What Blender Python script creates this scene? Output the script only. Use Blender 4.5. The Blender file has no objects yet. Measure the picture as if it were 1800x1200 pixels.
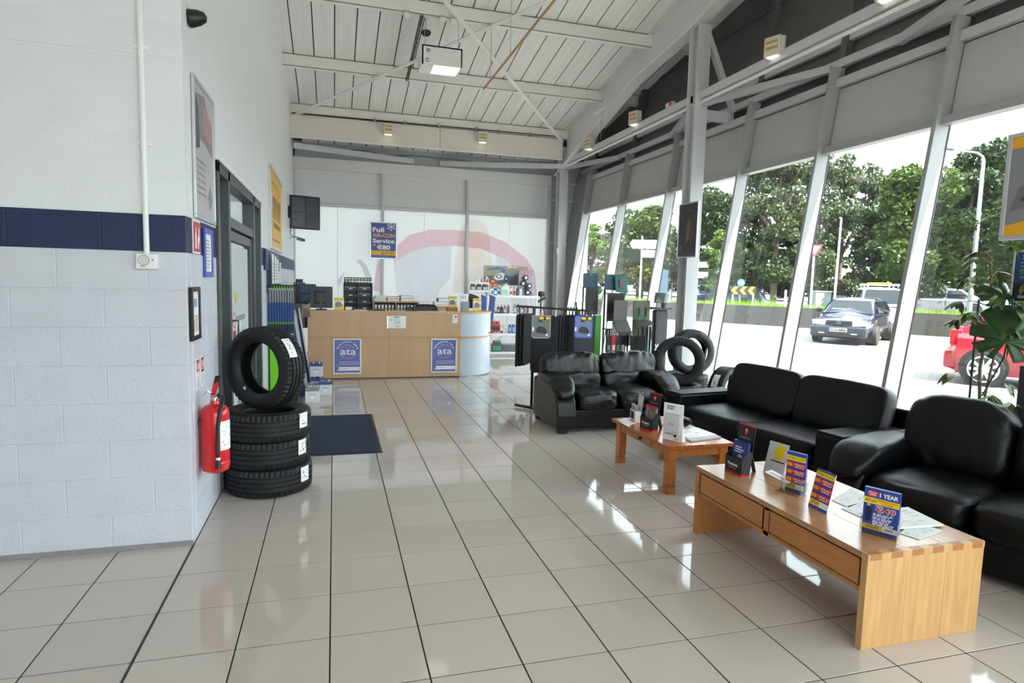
import bpy, math, random
import numpy as np
from mathutils import Vector, Matrix, noise

SC = bpy.context.scene
COL = SC.collection
random.seed(7)

# ---------------------------------------------------------------- camera
cam_data = bpy.data.cameras.new('camera')
cam = bpy.data.objects.new('camera', cam_data)
COL.objects.link(cam)
CAM_POS = Vector((0.8184, -3.2014, 1.6365))
YAW, PITCH, ROLL = math.radians(16.117), math.radians(5.4997), math.radians(1.5032)
fwd = Vector((math.sin(YAW) * math.cos(PITCH), math.cos(YAW) * math.cos(PITCH), -math.sin(PITCH)))
rgt = Vector((math.cos(YAW), -math.sin(YAW), 0))
upv = rgt.cross(fwd)
rgt2 = rgt * math.cos(ROLL) + upv * math.sin(ROLL)
up2 = upv * math.cos(ROLL) - rgt * math.sin(ROLL)
M = Matrix((rgt2, up2, -fwd)).transposed().to_4x4()
M.translation = CAM_POS
cam.matrix_world = M
cam_data.sensor_fit = 'HORIZONTAL'
cam_data.sensor_width = 36.0
cam_data.lens = 36.0 * 1089.26 / 1800.0
cam_data.clip_start = 0.05
cam_data.clip_end = 400
SC.camera = cam

# ---------------------------------------------------------------- sky, sun, exposure
world = bpy.data.worlds.new('sky')
SC.world = world
world.use_nodes = True
bg = world.node_tree.nodes['Background']
bg.inputs[0].default_value = (0.86, 0.94, 1.0, 1)
bg.inputs[1].default_value = 1.05
sun_data = bpy.data.lights.new('sun', 'SUN')
sun_data.energy = 5.5
sun_data.angle = math.radians(0.6)
sun_data.color = (1.0, 0.96, 0.90)
sun = bpy.data.objects.new('sun', sun_data)
COL.objects.link(sun)
sun.location = (6, -12, 18)
sun.rotation_euler = Vector((0.28, -0.68, 1.0)).to_track_quat('Z', 'Y').to_euler()
SC.view_settings.view_transform = 'Standard'
SC.view_settings.look = 'None'
SC.view_settings.gamma = 1
SC.view_settings.use_curve_mapping = False
SC.view_settings.exposure = 2.8
SC.cycles.use_denoising = True
SC.cycles.max_bounces = 10
SC.cycles.diffuse_bounces = 6
SC.cycles.glossy_bounces = 4
SC.cycles.transparent_max_bounces = 12
SC.cycles.caustics_reflective = False
SC.cycles.caustics_refractive = False
SC.cycles.sample_clamp_indirect = 8.0

# ---------------------------------------------------------------- materials
def srgb(c):
    if isinstance(c, str):
        c = c.lstrip('#')
        c = tuple(int(c[i:i + 2], 16) / 255 for i in (0, 2, 4))
    return tuple(v / 12.92 if v <= 0.04045 else ((v + 0.055) / 1.055) ** 2.4 for v in c)

MATS = {}
def mat(name, col, rough=0.5, metal=0.0, spec=0.5, var=0.0, vscale=8.0, bump=0.0, bscale=60.0, emit=None, estr=0.0, stretch=None, bumptype='NOISE', rand=0.0, coat=0.0):
    if name in MATS:
        return MATS[name]
    m = bpy.data.materials.new(name)
    m.use_nodes = True
    nt = m.node_tree
    b = nt.nodes['Principled BSDF']
    c = srgb(col)
    b.inputs['Base Color'].default_value = (*c, 1)
    b.inputs['Roughness'].default_value = rough
    b.inputs['Metallic'].default_value = metal
    b.inputs['Specular IOR Level'].default_value = spec
    if coat:
        b.inputs['Coat Weight'].default_value = coat
        b.inputs['Coat Roughness'].default_value = 0.05
    tc = None
    def coord(sc):
        nonlocal tc
        if tc is None:
            tc = nt.nodes.new('ShaderNodeTexCoord')
        mp = nt.nodes.new('ShaderNodeMapping')
        nt.links.new(tc.outputs['Object'], mp.inputs[0])
        s = stretch or (1, 1, 1)
        mp.inputs['Scale'].default_value = s
        return mp.outputs[0]
    if var > 0 or rand > 0:
        mix = nt.nodes.new('ShaderNodeMix'); mix.data_type = 'RGBA'; mix.blend_type = 'MULTIPLY'
        mix.inputs[0].default_value = 1.0
        mix.inputs[6].default_value = (*c, 1)
        mr = nt.nodes.new('ShaderNodeMapRange')
        if var > 0:
            nz = nt.nodes.new('ShaderNodeTexNoise')
            nz.inputs['Scale'].default_value = vscale
            nz.inputs['Detail'].default_value = 5
            nt.links.new(coord(1), nz.inputs['Vector'])
            nt.links.new(nz.outputs[0], mr.inputs[0])
            mr.inputs[1].default_value = 0.3; mr.inputs[2].default_value = 0.7
            mr.inputs[3].default_value = 1 - var; mr.inputs[4].default_value = 1 + var
        else:
            oi = nt.nodes.new('ShaderNodeObjectInfo')
            nt.links.new(oi.outputs['Random'], mr.inputs[0])
            mr.inputs[3].default_value = 1 - rand; mr.inputs[4].default_value = 1 + rand
        nt.links.new(mr.outputs[0], mix.inputs[7])
        nt.links.new(mix.outputs[2], b.inputs['Base Color'])
    if bump > 0:
        if bumptype == 'VORONOI':
            nz = nt.nodes.new('ShaderNodeTexVoronoi'); nz.inputs['Scale'].default_value = bscale
        else:
            nz = nt.nodes.new('ShaderNodeTexNoise'); nz.inputs['Scale'].default_value = bscale; nz.inputs['Detail'].default_value = 4
        nt.links.new(coord(1), nz.inputs['Vector'])
        bp = nt.nodes.new('ShaderNodeBump'); bp.inputs['Strength'].default_value = bump; bp.inputs['Distance'].default_value = 0.01
        nt.links.new(nz.outputs[0], bp.inputs['Height'])
        nt.links.new(bp.outputs[0], b.inputs['Normal'])
    if emit is not None:
        b.inputs['Emission Color'].default_value = (*srgb(emit), 1)
        b.inputs['Emission Strength'].default_value = estr
    MATS[name] = m
    return m

def glass_mat(name, tint=(1, 1, 1), gloss=(1, 1, 1)):
    if name in MATS: return MATS[name]
    m = bpy.data.materials.new(name); m.use_nodes = True
    nt = m.node_tree; nt.nodes.clear()
    out = nt.nodes.new('ShaderNodeOutputMaterial'); mx = nt.nodes.new('ShaderNodeMixShader')
    tr = nt.nodes.new('ShaderNodeBsdfTransparent'); gl = nt.nodes.new('ShaderNodeBsdfGlossy'); fr = nt.nodes.new('ShaderNodeFresnel')
    tr.inputs[0].default_value = (*tint, 1); gl.inputs[0].default_value = (*gloss, 1); gl.inputs['Roughness'].default_value = 0.0
    geo = nt.nodes.new('ShaderNodeNewGeometry'); ior = nt.nodes.new('ShaderNodeMapRange')
    ior.inputs[3].default_value = 1.45; ior.inputs[4].default_value = 1 / 1.45
    nt.links.new(geo.outputs['Backfacing'], ior.inputs[0]); nt.links.new(ior.outputs[0], fr.inputs[0])
    nt.links.new(fr.outputs[0], mx.inputs[0]); nt.links.new(tr.outputs[0], mx.inputs[1]); nt.links.new(gl.outputs[0], mx.inputs[2]); nt.links.new(mx.outputs[0], out.inputs[0])
    MATS[name] = m
    return m

def film_mat(name, col, trans=0.6):
    if name in MATS: return MATS[name]
    m = bpy.data.materials.new(name); m.use_nodes = True
    nt = m.node_tree; nt.nodes.clear()
    out = nt.nodes.new('ShaderNodeOutputMaterial'); mx = nt.nodes.new('ShaderNodeMixShader')
    d = nt.nodes.new('ShaderNodeBsdfDiffuse'); t = nt.nodes.new('ShaderNodeBsdfTranslucent')
    c = (*srgb(col), 1)
    d.inputs[0].default_value = c; t.inputs[0].default_value = c; mx.inputs[0].default_value = trans
    nt.links.new(d.outputs[0], mx.inputs[1]); nt.links.new(t.outputs[0], mx.inputs[2]); nt.links.new(mx.outputs[0], out.inputs[0])
    MATS[name] = m
    return m

def tint_mat(name, col):
    """see-through printing ink: colours what shows through it"""
    if name in MATS: return MATS[name]
    m = bpy.data.materials.new(name); m.use_nodes = True
    nt = m.node_tree; nt.nodes.clear()
    out = nt.nodes.new('ShaderNodeOutputMaterial'); tr = nt.nodes.new('ShaderNodeBsdfTransparent')
    tr.inputs[0].default_value = (*col, 1); nt.links.new(tr.outputs[0], out.inputs[0])
    MATS[name] = m
    return m

def leaf_mat(name, c1, c2, trans=0.35):
    m = bpy.data.materials.new(name); m.use_nodes = True
    nt = m.node_tree; nt.nodes.clear()
    out = nt.nodes.new('ShaderNodeOutputMaterial'); mx = nt.nodes.new('ShaderNodeMixShader')
    d = nt.nodes.new('ShaderNodeBsdfPrincipled'); t = nt.nodes.new('ShaderNodeBsdfTranslucent')
    g = nt.nodes.new('ShaderNodeNewGeometry'); cr = nt.nodes.new('ShaderNodeValToRGB')
    cr.color_ramp.elements[0].color = (*srgb(c1), 1); cr.color_ramp.elements[1].color = (*srgb(c2), 1)
    nt.links.new(g.outputs['Random Per Island'], cr.inputs[0])
    nt.links.new(cr.outputs[0], d.inputs['Base Color']); nt.links.new(cr.outputs[0], t.inputs[0])
    d.inputs['Roughness'].default_value = 0.5; d.inputs['Specular IOR Level'].default_value = 0.35
    mx.inputs[0].default_value = trans
    nt.links.new(d.outputs[0], mx.inputs[1]); nt.links.new(t.outputs[0], mx.inputs[2]); nt.links.new(mx.outputs[0], out.inputs[0])
    return m

# ---------------------------------------------------------------- mesh helpers
class MB:
    def __init__(self):
        self.v = []; self.f = []; self.mi = []; self.m = 0
    def add(self, vs, fs):
        o = len(self.v); self.v.extend([tuple(p) for p in vs])
        for f in fs:
            self.f.append(tuple(i + o for i in f)); self.mi.append(self.m)
        return self
    def slot(self, i):
        self.m = i; return self
    def box(self, x0, x1, y0, y1, z0, z1):
        x0, x1 = min(x0, x1), max(x0, x1); y0, y1 = min(y0, y1), max(y0, y1); z0, z1 = min(z0, z1), max(z0, z1)
        return self.add([(x0, y0, z0), (x1, y0, z0), (x1, y1, z0), (x0, y1, z0), (x0, y0, z1), (x1, y0, z1), (x1, y1, z1), (x0, y1, z1)],
                        [(0, 3, 2, 1), (4, 5, 6, 7), (0, 1, 5, 4), (1, 2, 6, 5), (2, 3, 7, 6), (3, 0, 4, 7)])
    def bar(self, p0, p1, w, h, up=(0, 0, 1)):
        """a rectangular bar from p0 to p1, w across, h along up"""
        p0, p1 = Vector(p0), Vector(p1); d = (p1 - p0).normalized(); up = Vector(up)
        s = d.cross(up)
        if s.length < 1e-4: s = d.cross(Vector((1, 0, 0)))
        s.normalize(); u = s.cross(d).normalized()
        s = s * (w / 2); u = u * (h / 2)
        return self.add([p0 - s - u, p0 + s - u, p0 + s + u, p0 - s + u, p1 - s - u, p1 + s - u, p1 + s + u, p1 - s + u],
                        [(0, 1, 2, 3), (7, 6, 5, 4), (0, 4, 5, 1), (1, 5, 6, 2), (2, 6, 7, 3), (3, 7, 4, 0)])
    def cyl(self, p0, p1, r0, r1=None, n=16, caps=True):
        r1 = r0 if r1 is None else r1
        p0, p1 = Vector(p0), Vector(p1); d = (p1 - p0).normalized()
        s = d.orthogonal().normalized(); u = d.cross(s)
        vs = []
        for p, r in ((p0, r0), (p1, r1)):
            for i in range(n):
                a = 2 * math.pi * i / n
                vs.append(p + s * (r * math.cos(a)) + u * (r * math.sin(a)))
        fs = [(i, (i + 1) % n, n + (i + 1) % n, n + i) for i in range(n)]
        if caps: fs += [tuple(range(n - 1, -1, -1)), tuple(range(n, 2 * n))]
        return self.add(vs, fs)
    def tube(self, pts, r, n=8):
        pts = [Vector(p) for p in pts]
        rings = []
        s = None
        for i, p in enumerate(pts):
            d = (pts[min(i + 1, len(pts) - 1)] - pts[max(i - 1, 0)]).normalized()
            if s is None: s = d.orthogonal().normalized()
            else:
                s = (s - d * s.dot(d)).normalized()
            u = d.cross(s)
            rr = r[i] if isinstance(r, (list, tuple)) else r
            rings.append([p + s * (rr * math.cos(2 * math.pi * k / n)) + u * (rr * math.sin(2 * math.pi * k / n)) for k in range(n)])
        vs = [q for ring in rings for q in ring]; fs = []
        for i in range(len(rings) - 1):
            for k in range(n):
                fs.append((i * n + k, i * n + (k + 1) % n, (i + 1) * n + (k + 1) % n, (i + 1) * n + k))
        fs.append(tuple(range(n - 1, -1, -1))); fs.append(tuple((len(rings) - 1) * n + k for k in range(n)))
        return self.add(vs, fs)
    def prism(self, poly, axis, a, b):
        """polygon (2D) pushed along axis from a to b; axis 'x': poly=(y,z), 'y': (x,z), 'z': (x,y)"""
        n = len(poly)
        def P(p, t):
            return {'x': (t, p[0], p[1]), 'y': (p[0], t, p[1]), 'z': (p[0], p[1], t)}[axis]
        vs = [P(p, a) for p in poly] + [P(p, b) for p in poly]
        fs = [tuple(range(n)), tuple(range(2 * n - 1, n - 1, -1))]
        fs += [(i, n + i, n + (i + 1) % n, (i + 1) % n) for i in range(n)]
        return self.add(vs, fs)
    def lathe(self, prof, n=32, c=(0, 0, 0), close=False):
        """profile of (r,z) turned around z at c"""
        vs = []
        for i in range(n):
            a = 2 * math.pi * i / n
            for r, z in prof:
                vs.append((c[0] + r * math.cos(a), c[1] + r * math.sin(a), c[2] + z))
        k = len(prof); fs = []
        for i in range(n):
            j = (i + 1) % n
            for q in range(k if close else k - 1):
                q2 = (q + 1) % k
                fs.append((i * k + q, j * k + q, j * k + q2, i * k + q2))
        return self.add(vs, fs)
    def disc(self, c, r, n=24, plane='xz', r_in=0.0, a0=0, a1=2 * math.pi, y=0.0, thick=0.001, sx=1.0):
        """flat disc or ring in local xz facing -y"""
        vs = []; fs = []
        full = abs(a1 - a0 - 2 * math.pi) < 1e-6
        m = n if full else n + 1
        for i in range(m):
            a = a0 + (a1 - a0) * i / n
            for rr in ((r_in, r)):
                vs.append((c[0] + sx * rr * math.cos(a), y, c[1] + rr * math.sin(a)))
        for i in range(n):
            j = (i + 1) % m if full else i + 1
            fs.append((2 * i, 2 * i + 1, 2 * j + 1, 2 * j))
        return self.add(vs, fs)
    def poly(self, pts, y=0.0):
        """flat polygon in xz facing -y"""
        return self.add([(p[0], y, p[1]) for p in pts], [tuple(range(len(pts)))])
    def build(self, name, mats, parent=None, smooth=False, bevel=0, seg=2, label=None, kind=None, cat=None, group=None, loc=None, rot=None, angle=40):
        me = bpy.data.meshes.new(name)
        me.from_pydata(self.v, [], self.f)
        if not isinstance(mats, (list, tuple)): mats = [mats]
        for m in mats: me.materials.append(m)
        if len(mats) > 1: me.polygons.foreach_set('material_index', self.mi)
        if smooth:
            me.polygons.foreach_set('use_smooth', [True] * len(me.polygons))
        o = bpy.data.objects.new(name, me); COL.objects.link(o)
        o.parent = parent
        if loc is not None: o.location = loc
        if rot is not None: o.rotation_euler = rot
        if bevel:
            md = o.modifiers.new('bevel', 'BEVEL'); md.width = bevel; md.segments = seg; md.limit_method = 'ANGLE'; md.angle_limit = math.radians(40)
        if smooth and angle < 180:
            try:
                me.set_sharp_from_angle(angle=math.radians(angle))
            except Exception: pass
        tag(o, label, cat, group, kind)
        return o

def tag(o, label=None, cat=None, group=None, kind=None):
    if label: o['label'] = label
    if cat: o['category'] = cat
    if group: o['group'] = group
    if kind: o['kind'] = kind
    return o

def thing(name, label, cat, loc=(0, 0, 0), rotz=0.0, group=None, rot=None):
    o = bpy.data.objects.new(name, None); COL.objects.link(o)
    o.empty_display_size = 0.1
    o.location = loc; o.rotation_euler = rot if rot else (0, 0, rotz)
    return tag(o, label, cat, group)

def inst(name, me, parent=None, loc=(0, 0, 0), rot=(0, 0, 0), scale=None, **kw):
    o = bpy.data.objects.new(name, me); COL.objects.link(o)
    o.parent = parent; o.location = loc; o.rotation_euler = rot
    if scale: o.scale = scale
    tag(o, **kw)
    return o

def copy_tree(root, loc, rotz, label, group=None):
    r = root.copy(); COL.objects.link(r); r.location = loc; r.rotation_euler = (0, 0, rotz); r['label'] = label
    if group: r['group'] = group
    for ch in list(root.children):
        c = ch.copy(); COL.objects.link(c); c.parent = r
        for g in list(ch.children):
            d = g.copy(); COL.objects.link(d); d.parent = c
    return r

ORD = ['first', 'second', 'third', 'fourth', 'fifth', 'sixth', 'seventh', 'eighth', 'ninth', 'tenth', 'eleventh', 'twelfth', 'thirteenth', 'fourteenth', 'fifteenth', 'sixteenth']

def text_mesh(body, bold=0.0):
    cu = bpy.data.curves.new('lettering', 'FONT')
    cu.body = body; cu.size = 1.0; cu.offset = bold; cu.resolution_u = 3
    o = bpy.data.objects.new('lettering', cu); COL.objects.link(o)
    dg = bpy.context.evaluated_depsgraph_get()
    me = bpy.data.meshes.new_from_object(o.evaluated_get(dg))
    bpy.data.objects.remove(o)
    return me

def txt(parent, body, x, z, h, m, y=-0.004, w=None, align='L', bold=0.012, rot=0.0, slant=0.0, mirror=False, name='lettering'):
    """flat lettering in the parent's xz plane facing -y; cap height h, baseline at z"""
    me = text_mesh(body, bold)
    n = len(me.vertices); co = np.empty(n * 3, np.float32); me.vertices.foreach_get('co', co); co = co.reshape(-1, 3)
    if n == 0: return None
    sz = h / 0.70
    xmin, xmax = co[:, 0].min(), co[:, 0].max()
    sx = sz if w is None else w / (xmax - xmin)
    px = (co[:, 0] - xmin) * sx + co[:, 1] * sz * slant; pz = co[:, 1] * sz
    wid = (xmax - xmin) * sx
    px -= {'L': 0, 'C': wid / 2, 'R': wid}[align]
    if mirror: px = -px
    ca, sa = math.cos(rot), math.sin(rot)
    out = np.stack([x + px * ca - pz * sa, np.full(n, y), z + px * sa + pz * ca], -1).astype(np.float32)
    me.vertices.foreach_set('co', out.ravel()); me.update()
    me.materials.clear(); me.materials.append(m)
    o = bpy.data.objects.new(name, me); COL.objects.link(o); o.parent = parent
    return o

def rect(parent, name, x0, x1, z0, z1, m, y=-0.002, t=0.002, **kw):
    return MB().box(x0, x1, y, y + t, z0, z1).build(name, m, parent, **kw)

def fake_lines(parent, x0, x1, zs, h, m, y=-0.004, seed=1, gap=0.15, name='small_print', ragged=True):
    """a few rows of print too small to read: broken bars, one mesh"""
    r = random.Random(seed); b = MB()
    for z in zs:
        x = x0; end = x0 + (x1 - x0) * (r.uniform(0.7, 1.0) if ragged else 1)
        while x < end:
            l = r.uniform(1.5, 6) * h
            b.poly([(x, z), (min(x + l, end), z), (min(x + l, end), z + h), (x, z + h)], y)
            x += l + h * 0.9
    return b.build(name, m, parent, kind='stuff')

def framed(name, label, cat, loc, rotz, w, h, frame_m, face_m, fw=0.02, depth=0.018, group=None):
    """a framed sheet: origin at bottom-left, local x right, z up, facing -y, back at y=0"""
    t = thing(name, label, cat, loc, rotz, group)
    b = MB()
    b.box(0, w, -depth, 0, 0, fw).box(0, w, -depth, 0, h - fw, h).box(0, fw, -depth, 0, fw, h - fw).box(w - fw, w, -depth, 0, fw, h - fw)
    b.build('frame', frame_m, t, bevel=0.003)
    MB().box(fw, w - fw, -depth * 0.5, 0, fw, h - fw).build('sheet', face_m, t)
    t['_y'] = -depth * 0.5 - 0.0008
    return t

def rbox(nseg, half, k=6.0):
    """points/faces of a rounded box (superellipsoid) with half sizes"""
    vs = []; fs = []; idx = {}
    def vid(p):
        key = tuple(round(c, 5) for c in p)
        if key not in idx:
            idx[key] = len(vs)
            nrm = (abs(p[0]) ** k + abs(p[1]) ** k + abs(p[2]) ** k) ** (1 / k)
            vs.append(Vector((p[0] / nrm * half[0], p[1] / nrm * half[1], p[2] / nrm * half[2])))
        return idx[key]
    g = [math.sin((-1 + 2 * i / nseg) * math.pi / 2 * 0.999) for i in range(nseg + 1)]
    g = [0.5 * a + 0.5 * (-1 + 2 * i / nseg) for i, a in enumerate(g)]
    g[0], g[-1] = -1, 1
    for ax in range(3):
        for s in (-1, 1):
            for i in range(nseg):
                for j in range(nseg):
                    q = []
                    for (a, b) in ((i, j), (i + 1, j), (i + 1, j + 1), (i, j + 1)):
                        p = [0, 0, 0]; p[ax] = s; p[(ax + 1) % 3] = g[a]; p[(ax + 2) % 3] = g[b]
                        q.append(vid(tuple(p)))
                    fs.append(tuple(q) if s > 0 else tuple(reversed(q)))
    return vs, fs

def cushion(name, parent, c, size, m, k=5.0, n=14, wr=0.0, ws=6.0, seed=0, tilt=0.0, puff=0.0, stretch=(1, 1, 1), yaw=0.0, label=None):
    """soft rounded box; wr = depth of creases, tilt = lean about x, puff = extra bulge in the middle of the faces"""
    half = (size[0] / 2, size[1] / 2, size[2] / 2)
    vs, fs = rbox(n, half, k)
    R = Matrix.Rotation(yaw, 3, 'Z') @ Matrix.Rotation(tilt, 3, 'X')
    out = []
    for v in vs:
        nv = Vector((v.x / half[0] ** 2, v.y / half[1] ** 2, v.z / half[2] ** 2)).normalized()
        d = 0
        if puff:
            u = [abs(v[i]) / half[i] for i in range(3)]
            d += puff * max(0, 1 - sorted(u)[0] ** 2) * max(0, 1 - sorted(u)[1] ** 2)
        if wr:
            q = Vector((v.x * ws * stretch[0] + seed * 7.3, v.y * ws * stretch[1], v.z * ws * stretch[2]))
            a = noise.noise(q); b = noise.noise(q * 2.3 + Vector((3, 1, seed)))
            d += wr * (-(1 - min(1, abs(a) * 3)) ** 2 * 1.2 + 0.5 * b)
        out.append(Vector(c) + R @ (v + nv * d))
    b = MB(); b.add(out, fs)
    return b.build(name, m, parent, smooth=True, angle=180, label=label)
# ---------------------------------------------------------------- palette
WHITE_PAINT = mat('white_wall_paint', '#e6e9ec', 0.55, var=0.02, vscale=3, bump=0.08, bscale=90)
GREY_PAINT = mat('grey_block_paint', '#cfd1da', 0.5, var=0.035, vscale=5, bump=0.35, bscale=55)
NAVY_PAINT = mat('navy_block_paint', '#1f2850', 0.5, var=0.05, vscale=6, bump=0.3, bscale=55)
WHITE_BLOCK = mat('white_block_paint', '#e4e7ea', 0.5, var=0.02, vscale=4, bump=0.2, bscale=50)
TILE = mat('beige_tile', '#c2b9b1', 0.05, spec=0.5, rand=0.035)
GROUT = mat('dark_grout', '#1e1a17', 0.8)
STEEL_WHITE = mat('white_painted_steel', '#f0eeea', 0.4, var=0.03, vscale=3)
STEEL_GREY = mat('grey_painted_steel', '#cccdcf', 0.4, var=0.03, vscale=3)
STEEL_LIGHT = mat('light_grey_painted_steel', '#dededc', 0.4, var=0.03, vscale=2)
ROOF_SHEET = mat('white_roof_sheet', '#ebeae7', 0.45, var=0.05, vscale=3, stretch=(6, 0.4, 1))
SOFFIT = mat('pale_grey_soffit_sheet', '#cdd0d4', 0.45, var=0.04)
CREAM = mat('cream_panel', '#e4ded3', 0.5, var=0.02)
PANEL_GREY = mat('grey_spandrel_panel', '#bcbcbb', 0.45, var=0.02, vscale=2)
CLAD_SHADE = mat('shade_grey_cladding', '#626262', 0.5, var=0.05, vscale=3)  # the missing light up there is put into this darker grey
SEAM_DARK = mat('dark_seam', '#2c2c2c', 0.8)
ALU = mat('grey_aluminium_frame', '#474c4e', 0.35, metal=0.3, var=0.03)
ALU_SILVER = mat('silver_snap_frame', '#c9cbcd', 0.3, metal=0.6)
GLASS = glass_mat('window_glass', (0.93, 0.96, 0.95))
GLASS_DOOR = glass_mat('door_glass', (0.75, 0.8, 0.8))
FILM = film_mat('white_window_film', '#dfe0df', 0.42)
BLACK_PLASTIC = mat('black_plastic', '#151517', 0.35)
BLACK_METAL = mat('black_metal', '#101012', 0.4)
DARK_GREY = mat('dark_grey_plastic', '#33353a', 0.4)
WHITE_PLASTIC = mat('white_plastic', '#eeeeec', 0.35)
PAPER = mat('white_paper', '#f4f4f2', 0.6)
CHROME = mat('chrome', '#c8c8c8', 0.15, metal=1.0)
BLUE_PRINT = mat('blue_print', '#27429a', 0.4)
NAVY_PRINT = mat('navy_print', '#1d2a63', 0.4); POSTER_VEILED = mat('veiled_poster_navy', '#43529a', 0.35)  # poster navy lightened, the veil of light is in its colour
YELLOW_PRINT = mat('yellow_print', '#f0cf1e', 0.4)
AMBER_PRINT = mat('amber_print', '#f2b51e', 0.4)
RED_PRINT = mat('red_print', '#c9202c', 0.4)
WHITE_PRINT = mat('white_print', '#f6f6f6', 0.4)
BLACK_PRINT = mat('black_print', '#1a1a1c', 0.4)
GREY_PRINT = mat('grey_print', '#8f959c', 0.5)
PINK_PRINT = mat('pink_print', '#e0899a', 0.5)
GREEN_PRINT = mat('green_print', '#6cc52c', 0.4)
WOOD_BEECH = mat('beech_laminate', '#cda781', 0.45, var=0.06, vscale=5, stretch=(1, 1, 0.12))

# ---------------------------------------------------------------- floor
T = 0.4
g = MB(); g.box(-4.2, 5.86, -7.0, 10.95, -0.12, -0.003)
floor = g.build('floor', GROUT, label='polished beige tile floor with dark grout lines', kind='structure')
tm = MB(); hw = T / 2 - 0.0034
tm.box(-hw, hw, -hw, hw, -0.008, 0.0)
tile_o = tm.build('tile', TILE, floor, bevel=0.0012, seg=1)
tile_me = tile_o.data
mods = True
cells = []
for i in range(-10, 15):
    for j in range(-17, 28):
        x, y = (i + 0.5) * T, (j + 0.5) * T
        if x > 5.75: continue
        if y > 0.8 and x < 0: continue
        if x > 5.6 and False: continue
        d = Vector((x, y, 0)) - CAM_POS
        zf = d.dot(fwd)
        vis = False
        if zf > 0.6:
            px, py = 900 + 1089 * d.dot(rgt2) / zf, 600 - 1089 * d.dot(up2) / zf
            vis = -120 < px < 1920 and -100 < py < 1330
        hid = (y > 7.1 and 0.4 < x < 3.4) or (3.2 < x < 3.75 and -0.9 < y < 0.2 and False) or (x > 4.5 and y > -0.9 and y < 2.6)
        cells.append((0 if vis and not hid else 1, d.length, x, y))
cells.sort()
first = True
rest = MB()
for k, (v, dd, x, y) in enumerate(cells):
    if k < 300:
        if first:
            tile_o.location = (x, y, 0); first = False
        else:
            o = tile_o.copy(); COL.objects.link(o); o.location = (x, y, 0)
    else:
        rest.box(x - hw, x + hw, y - hw, y + hw, -0.008, 0)
rest.build('far_tiles', TILE, floor, kind='stuff', label='smaller-looking floor tiles towards the back of the room')
MB().box(-0.006, 0.006, -5, 0.8, -0.004, 0.0012).build('trim_1', mat('black_joint', '#26241f', 0.5), label='dark metal movement joint strip across the tiles in line with the wall corner', kind='structure')

# ---------------------------------------------------------------- left block wall (front face y=0.8, side face x=0)
wall_left = MB().box(-4.2, -0.1, 0.90, 1.70, -0.1, 8.2).box(-0.22, -0.1, 1.70, 4.62, 2.5, 8.2).box(-0.22, -0.1, 4.62, 10.95, -0.1, 8.2)
wall_left.box(-0.1, 0.0, 0.9, 10.95, 3.0, 8.2).box(-4.2, 0.0, 0.8, 0.9, 3.02, 8.2).box(-0.1, 0, 1.75, 4.5, 2.46, 3.0).box(-0.1, 0, 4.5, 10.95, 1.965, 3.0)
wl = wall_left.build('wall_left', WHITE_PAINT, label='white painted block wall with navy band and grey lower courses', kind='structure')
course = 1.755 / 8
zs = [course * k for k in range(9)] + [1.965] + [1.965 + 0.213 * k for k in range(1, 6)]
def blk(x0, x1, y0, y1, z0, z1, m):
    j = 0.0008 if m is WHITE_BLOCK else 0.002
    b = MB().box(x0 + j if x1 - x0 > 0.11 else x0, x1 - j if x1 - x0 > 0.11 else x1, y0 + (j if y1 - y0 > 0.11 else 0), y1 - (j if y1 - y0 > 0.11 else 0), z0 + j, z1 - j)
    return b.build('block', m, wl, bevel=0.0012 if m is WHITE_BLOCK else 0.003, seg=1)
MB().box(-4.2, -0.0035, 0.8035, 0.9, 0, 1.755).box(-0.09, -0.0035, 0.9, 1.75, 0, 1.755).build('mortar_lower', GREY_PAINT, wl)
MB().box(-4.2, -0.0035, 0.8035, 0.9, 1.755, 1.965).box(-0.09, -0.0035, 0.9, 1.75, 1.755, 1.965).build('mortar_band', NAVY_PAINT, wl)
MB().box(-4.2, -0.0012, 0.8012, 0.9, 1.965, 3.02).box(-0.09, -0.0012, 0.9, 1.75, 1.965, 3.0).build('mortar_upper', WHITE_BLOCK, wl)
for k in range(len(zs) - 1):
    z0, z1 = zs[k], min(zs[k + 1], 3.018)
    m = GREY_PAINT if k < 8 else NAVY_PAINT if k == 8 else WHITE_BLOCK
    odd = (k % 2 == 0)
    xs = [0.0, -0.43, -0.88, -1.33, -1.78, -2.23] if odd else [0.0, -0.205, -0.655, -1.105, -1.555, -2.0]
    for a, b_ in zip(xs[:-1], xs[1:]):
        blk(b_, a, 0.8, 0.9, z0, z1, m)
    ys = [0.9, 1.12, 1.57, 1.75] if odd else [0.9, 1.35, 1.75]
    for a, b_ in zip(ys[:-1], ys[1:]):
        blk(-0.1, 0.0, a, b_, z0, min(z1, 2.9985), m)
MB().box(-4.2, 0.002, 0.797, 0.9, 2.835, 2.94).build('plaster_band', WHITE_BLOCK, wl, bevel=0.002, seg=1)
MB().box(-0.1, 0.0, 4.5, 10.95, 0, 1.755).build('dado', GREY_PAINT, wl)
MB().box(-0.1, 0.001, 4.5, 10.95, 1.755, 1.965).build('band', NAVY_PAINT, wl)
MB().box(-4.2, 0.0, 0.79, 0.8, 0, 0.03).build('baseboard_left', mat('grey_skirting', '#8d8b8c', 0.5, var=0.1, vscale=20), label='low grey skirting fillet at the foot of the block wall', kind='structure')
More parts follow.
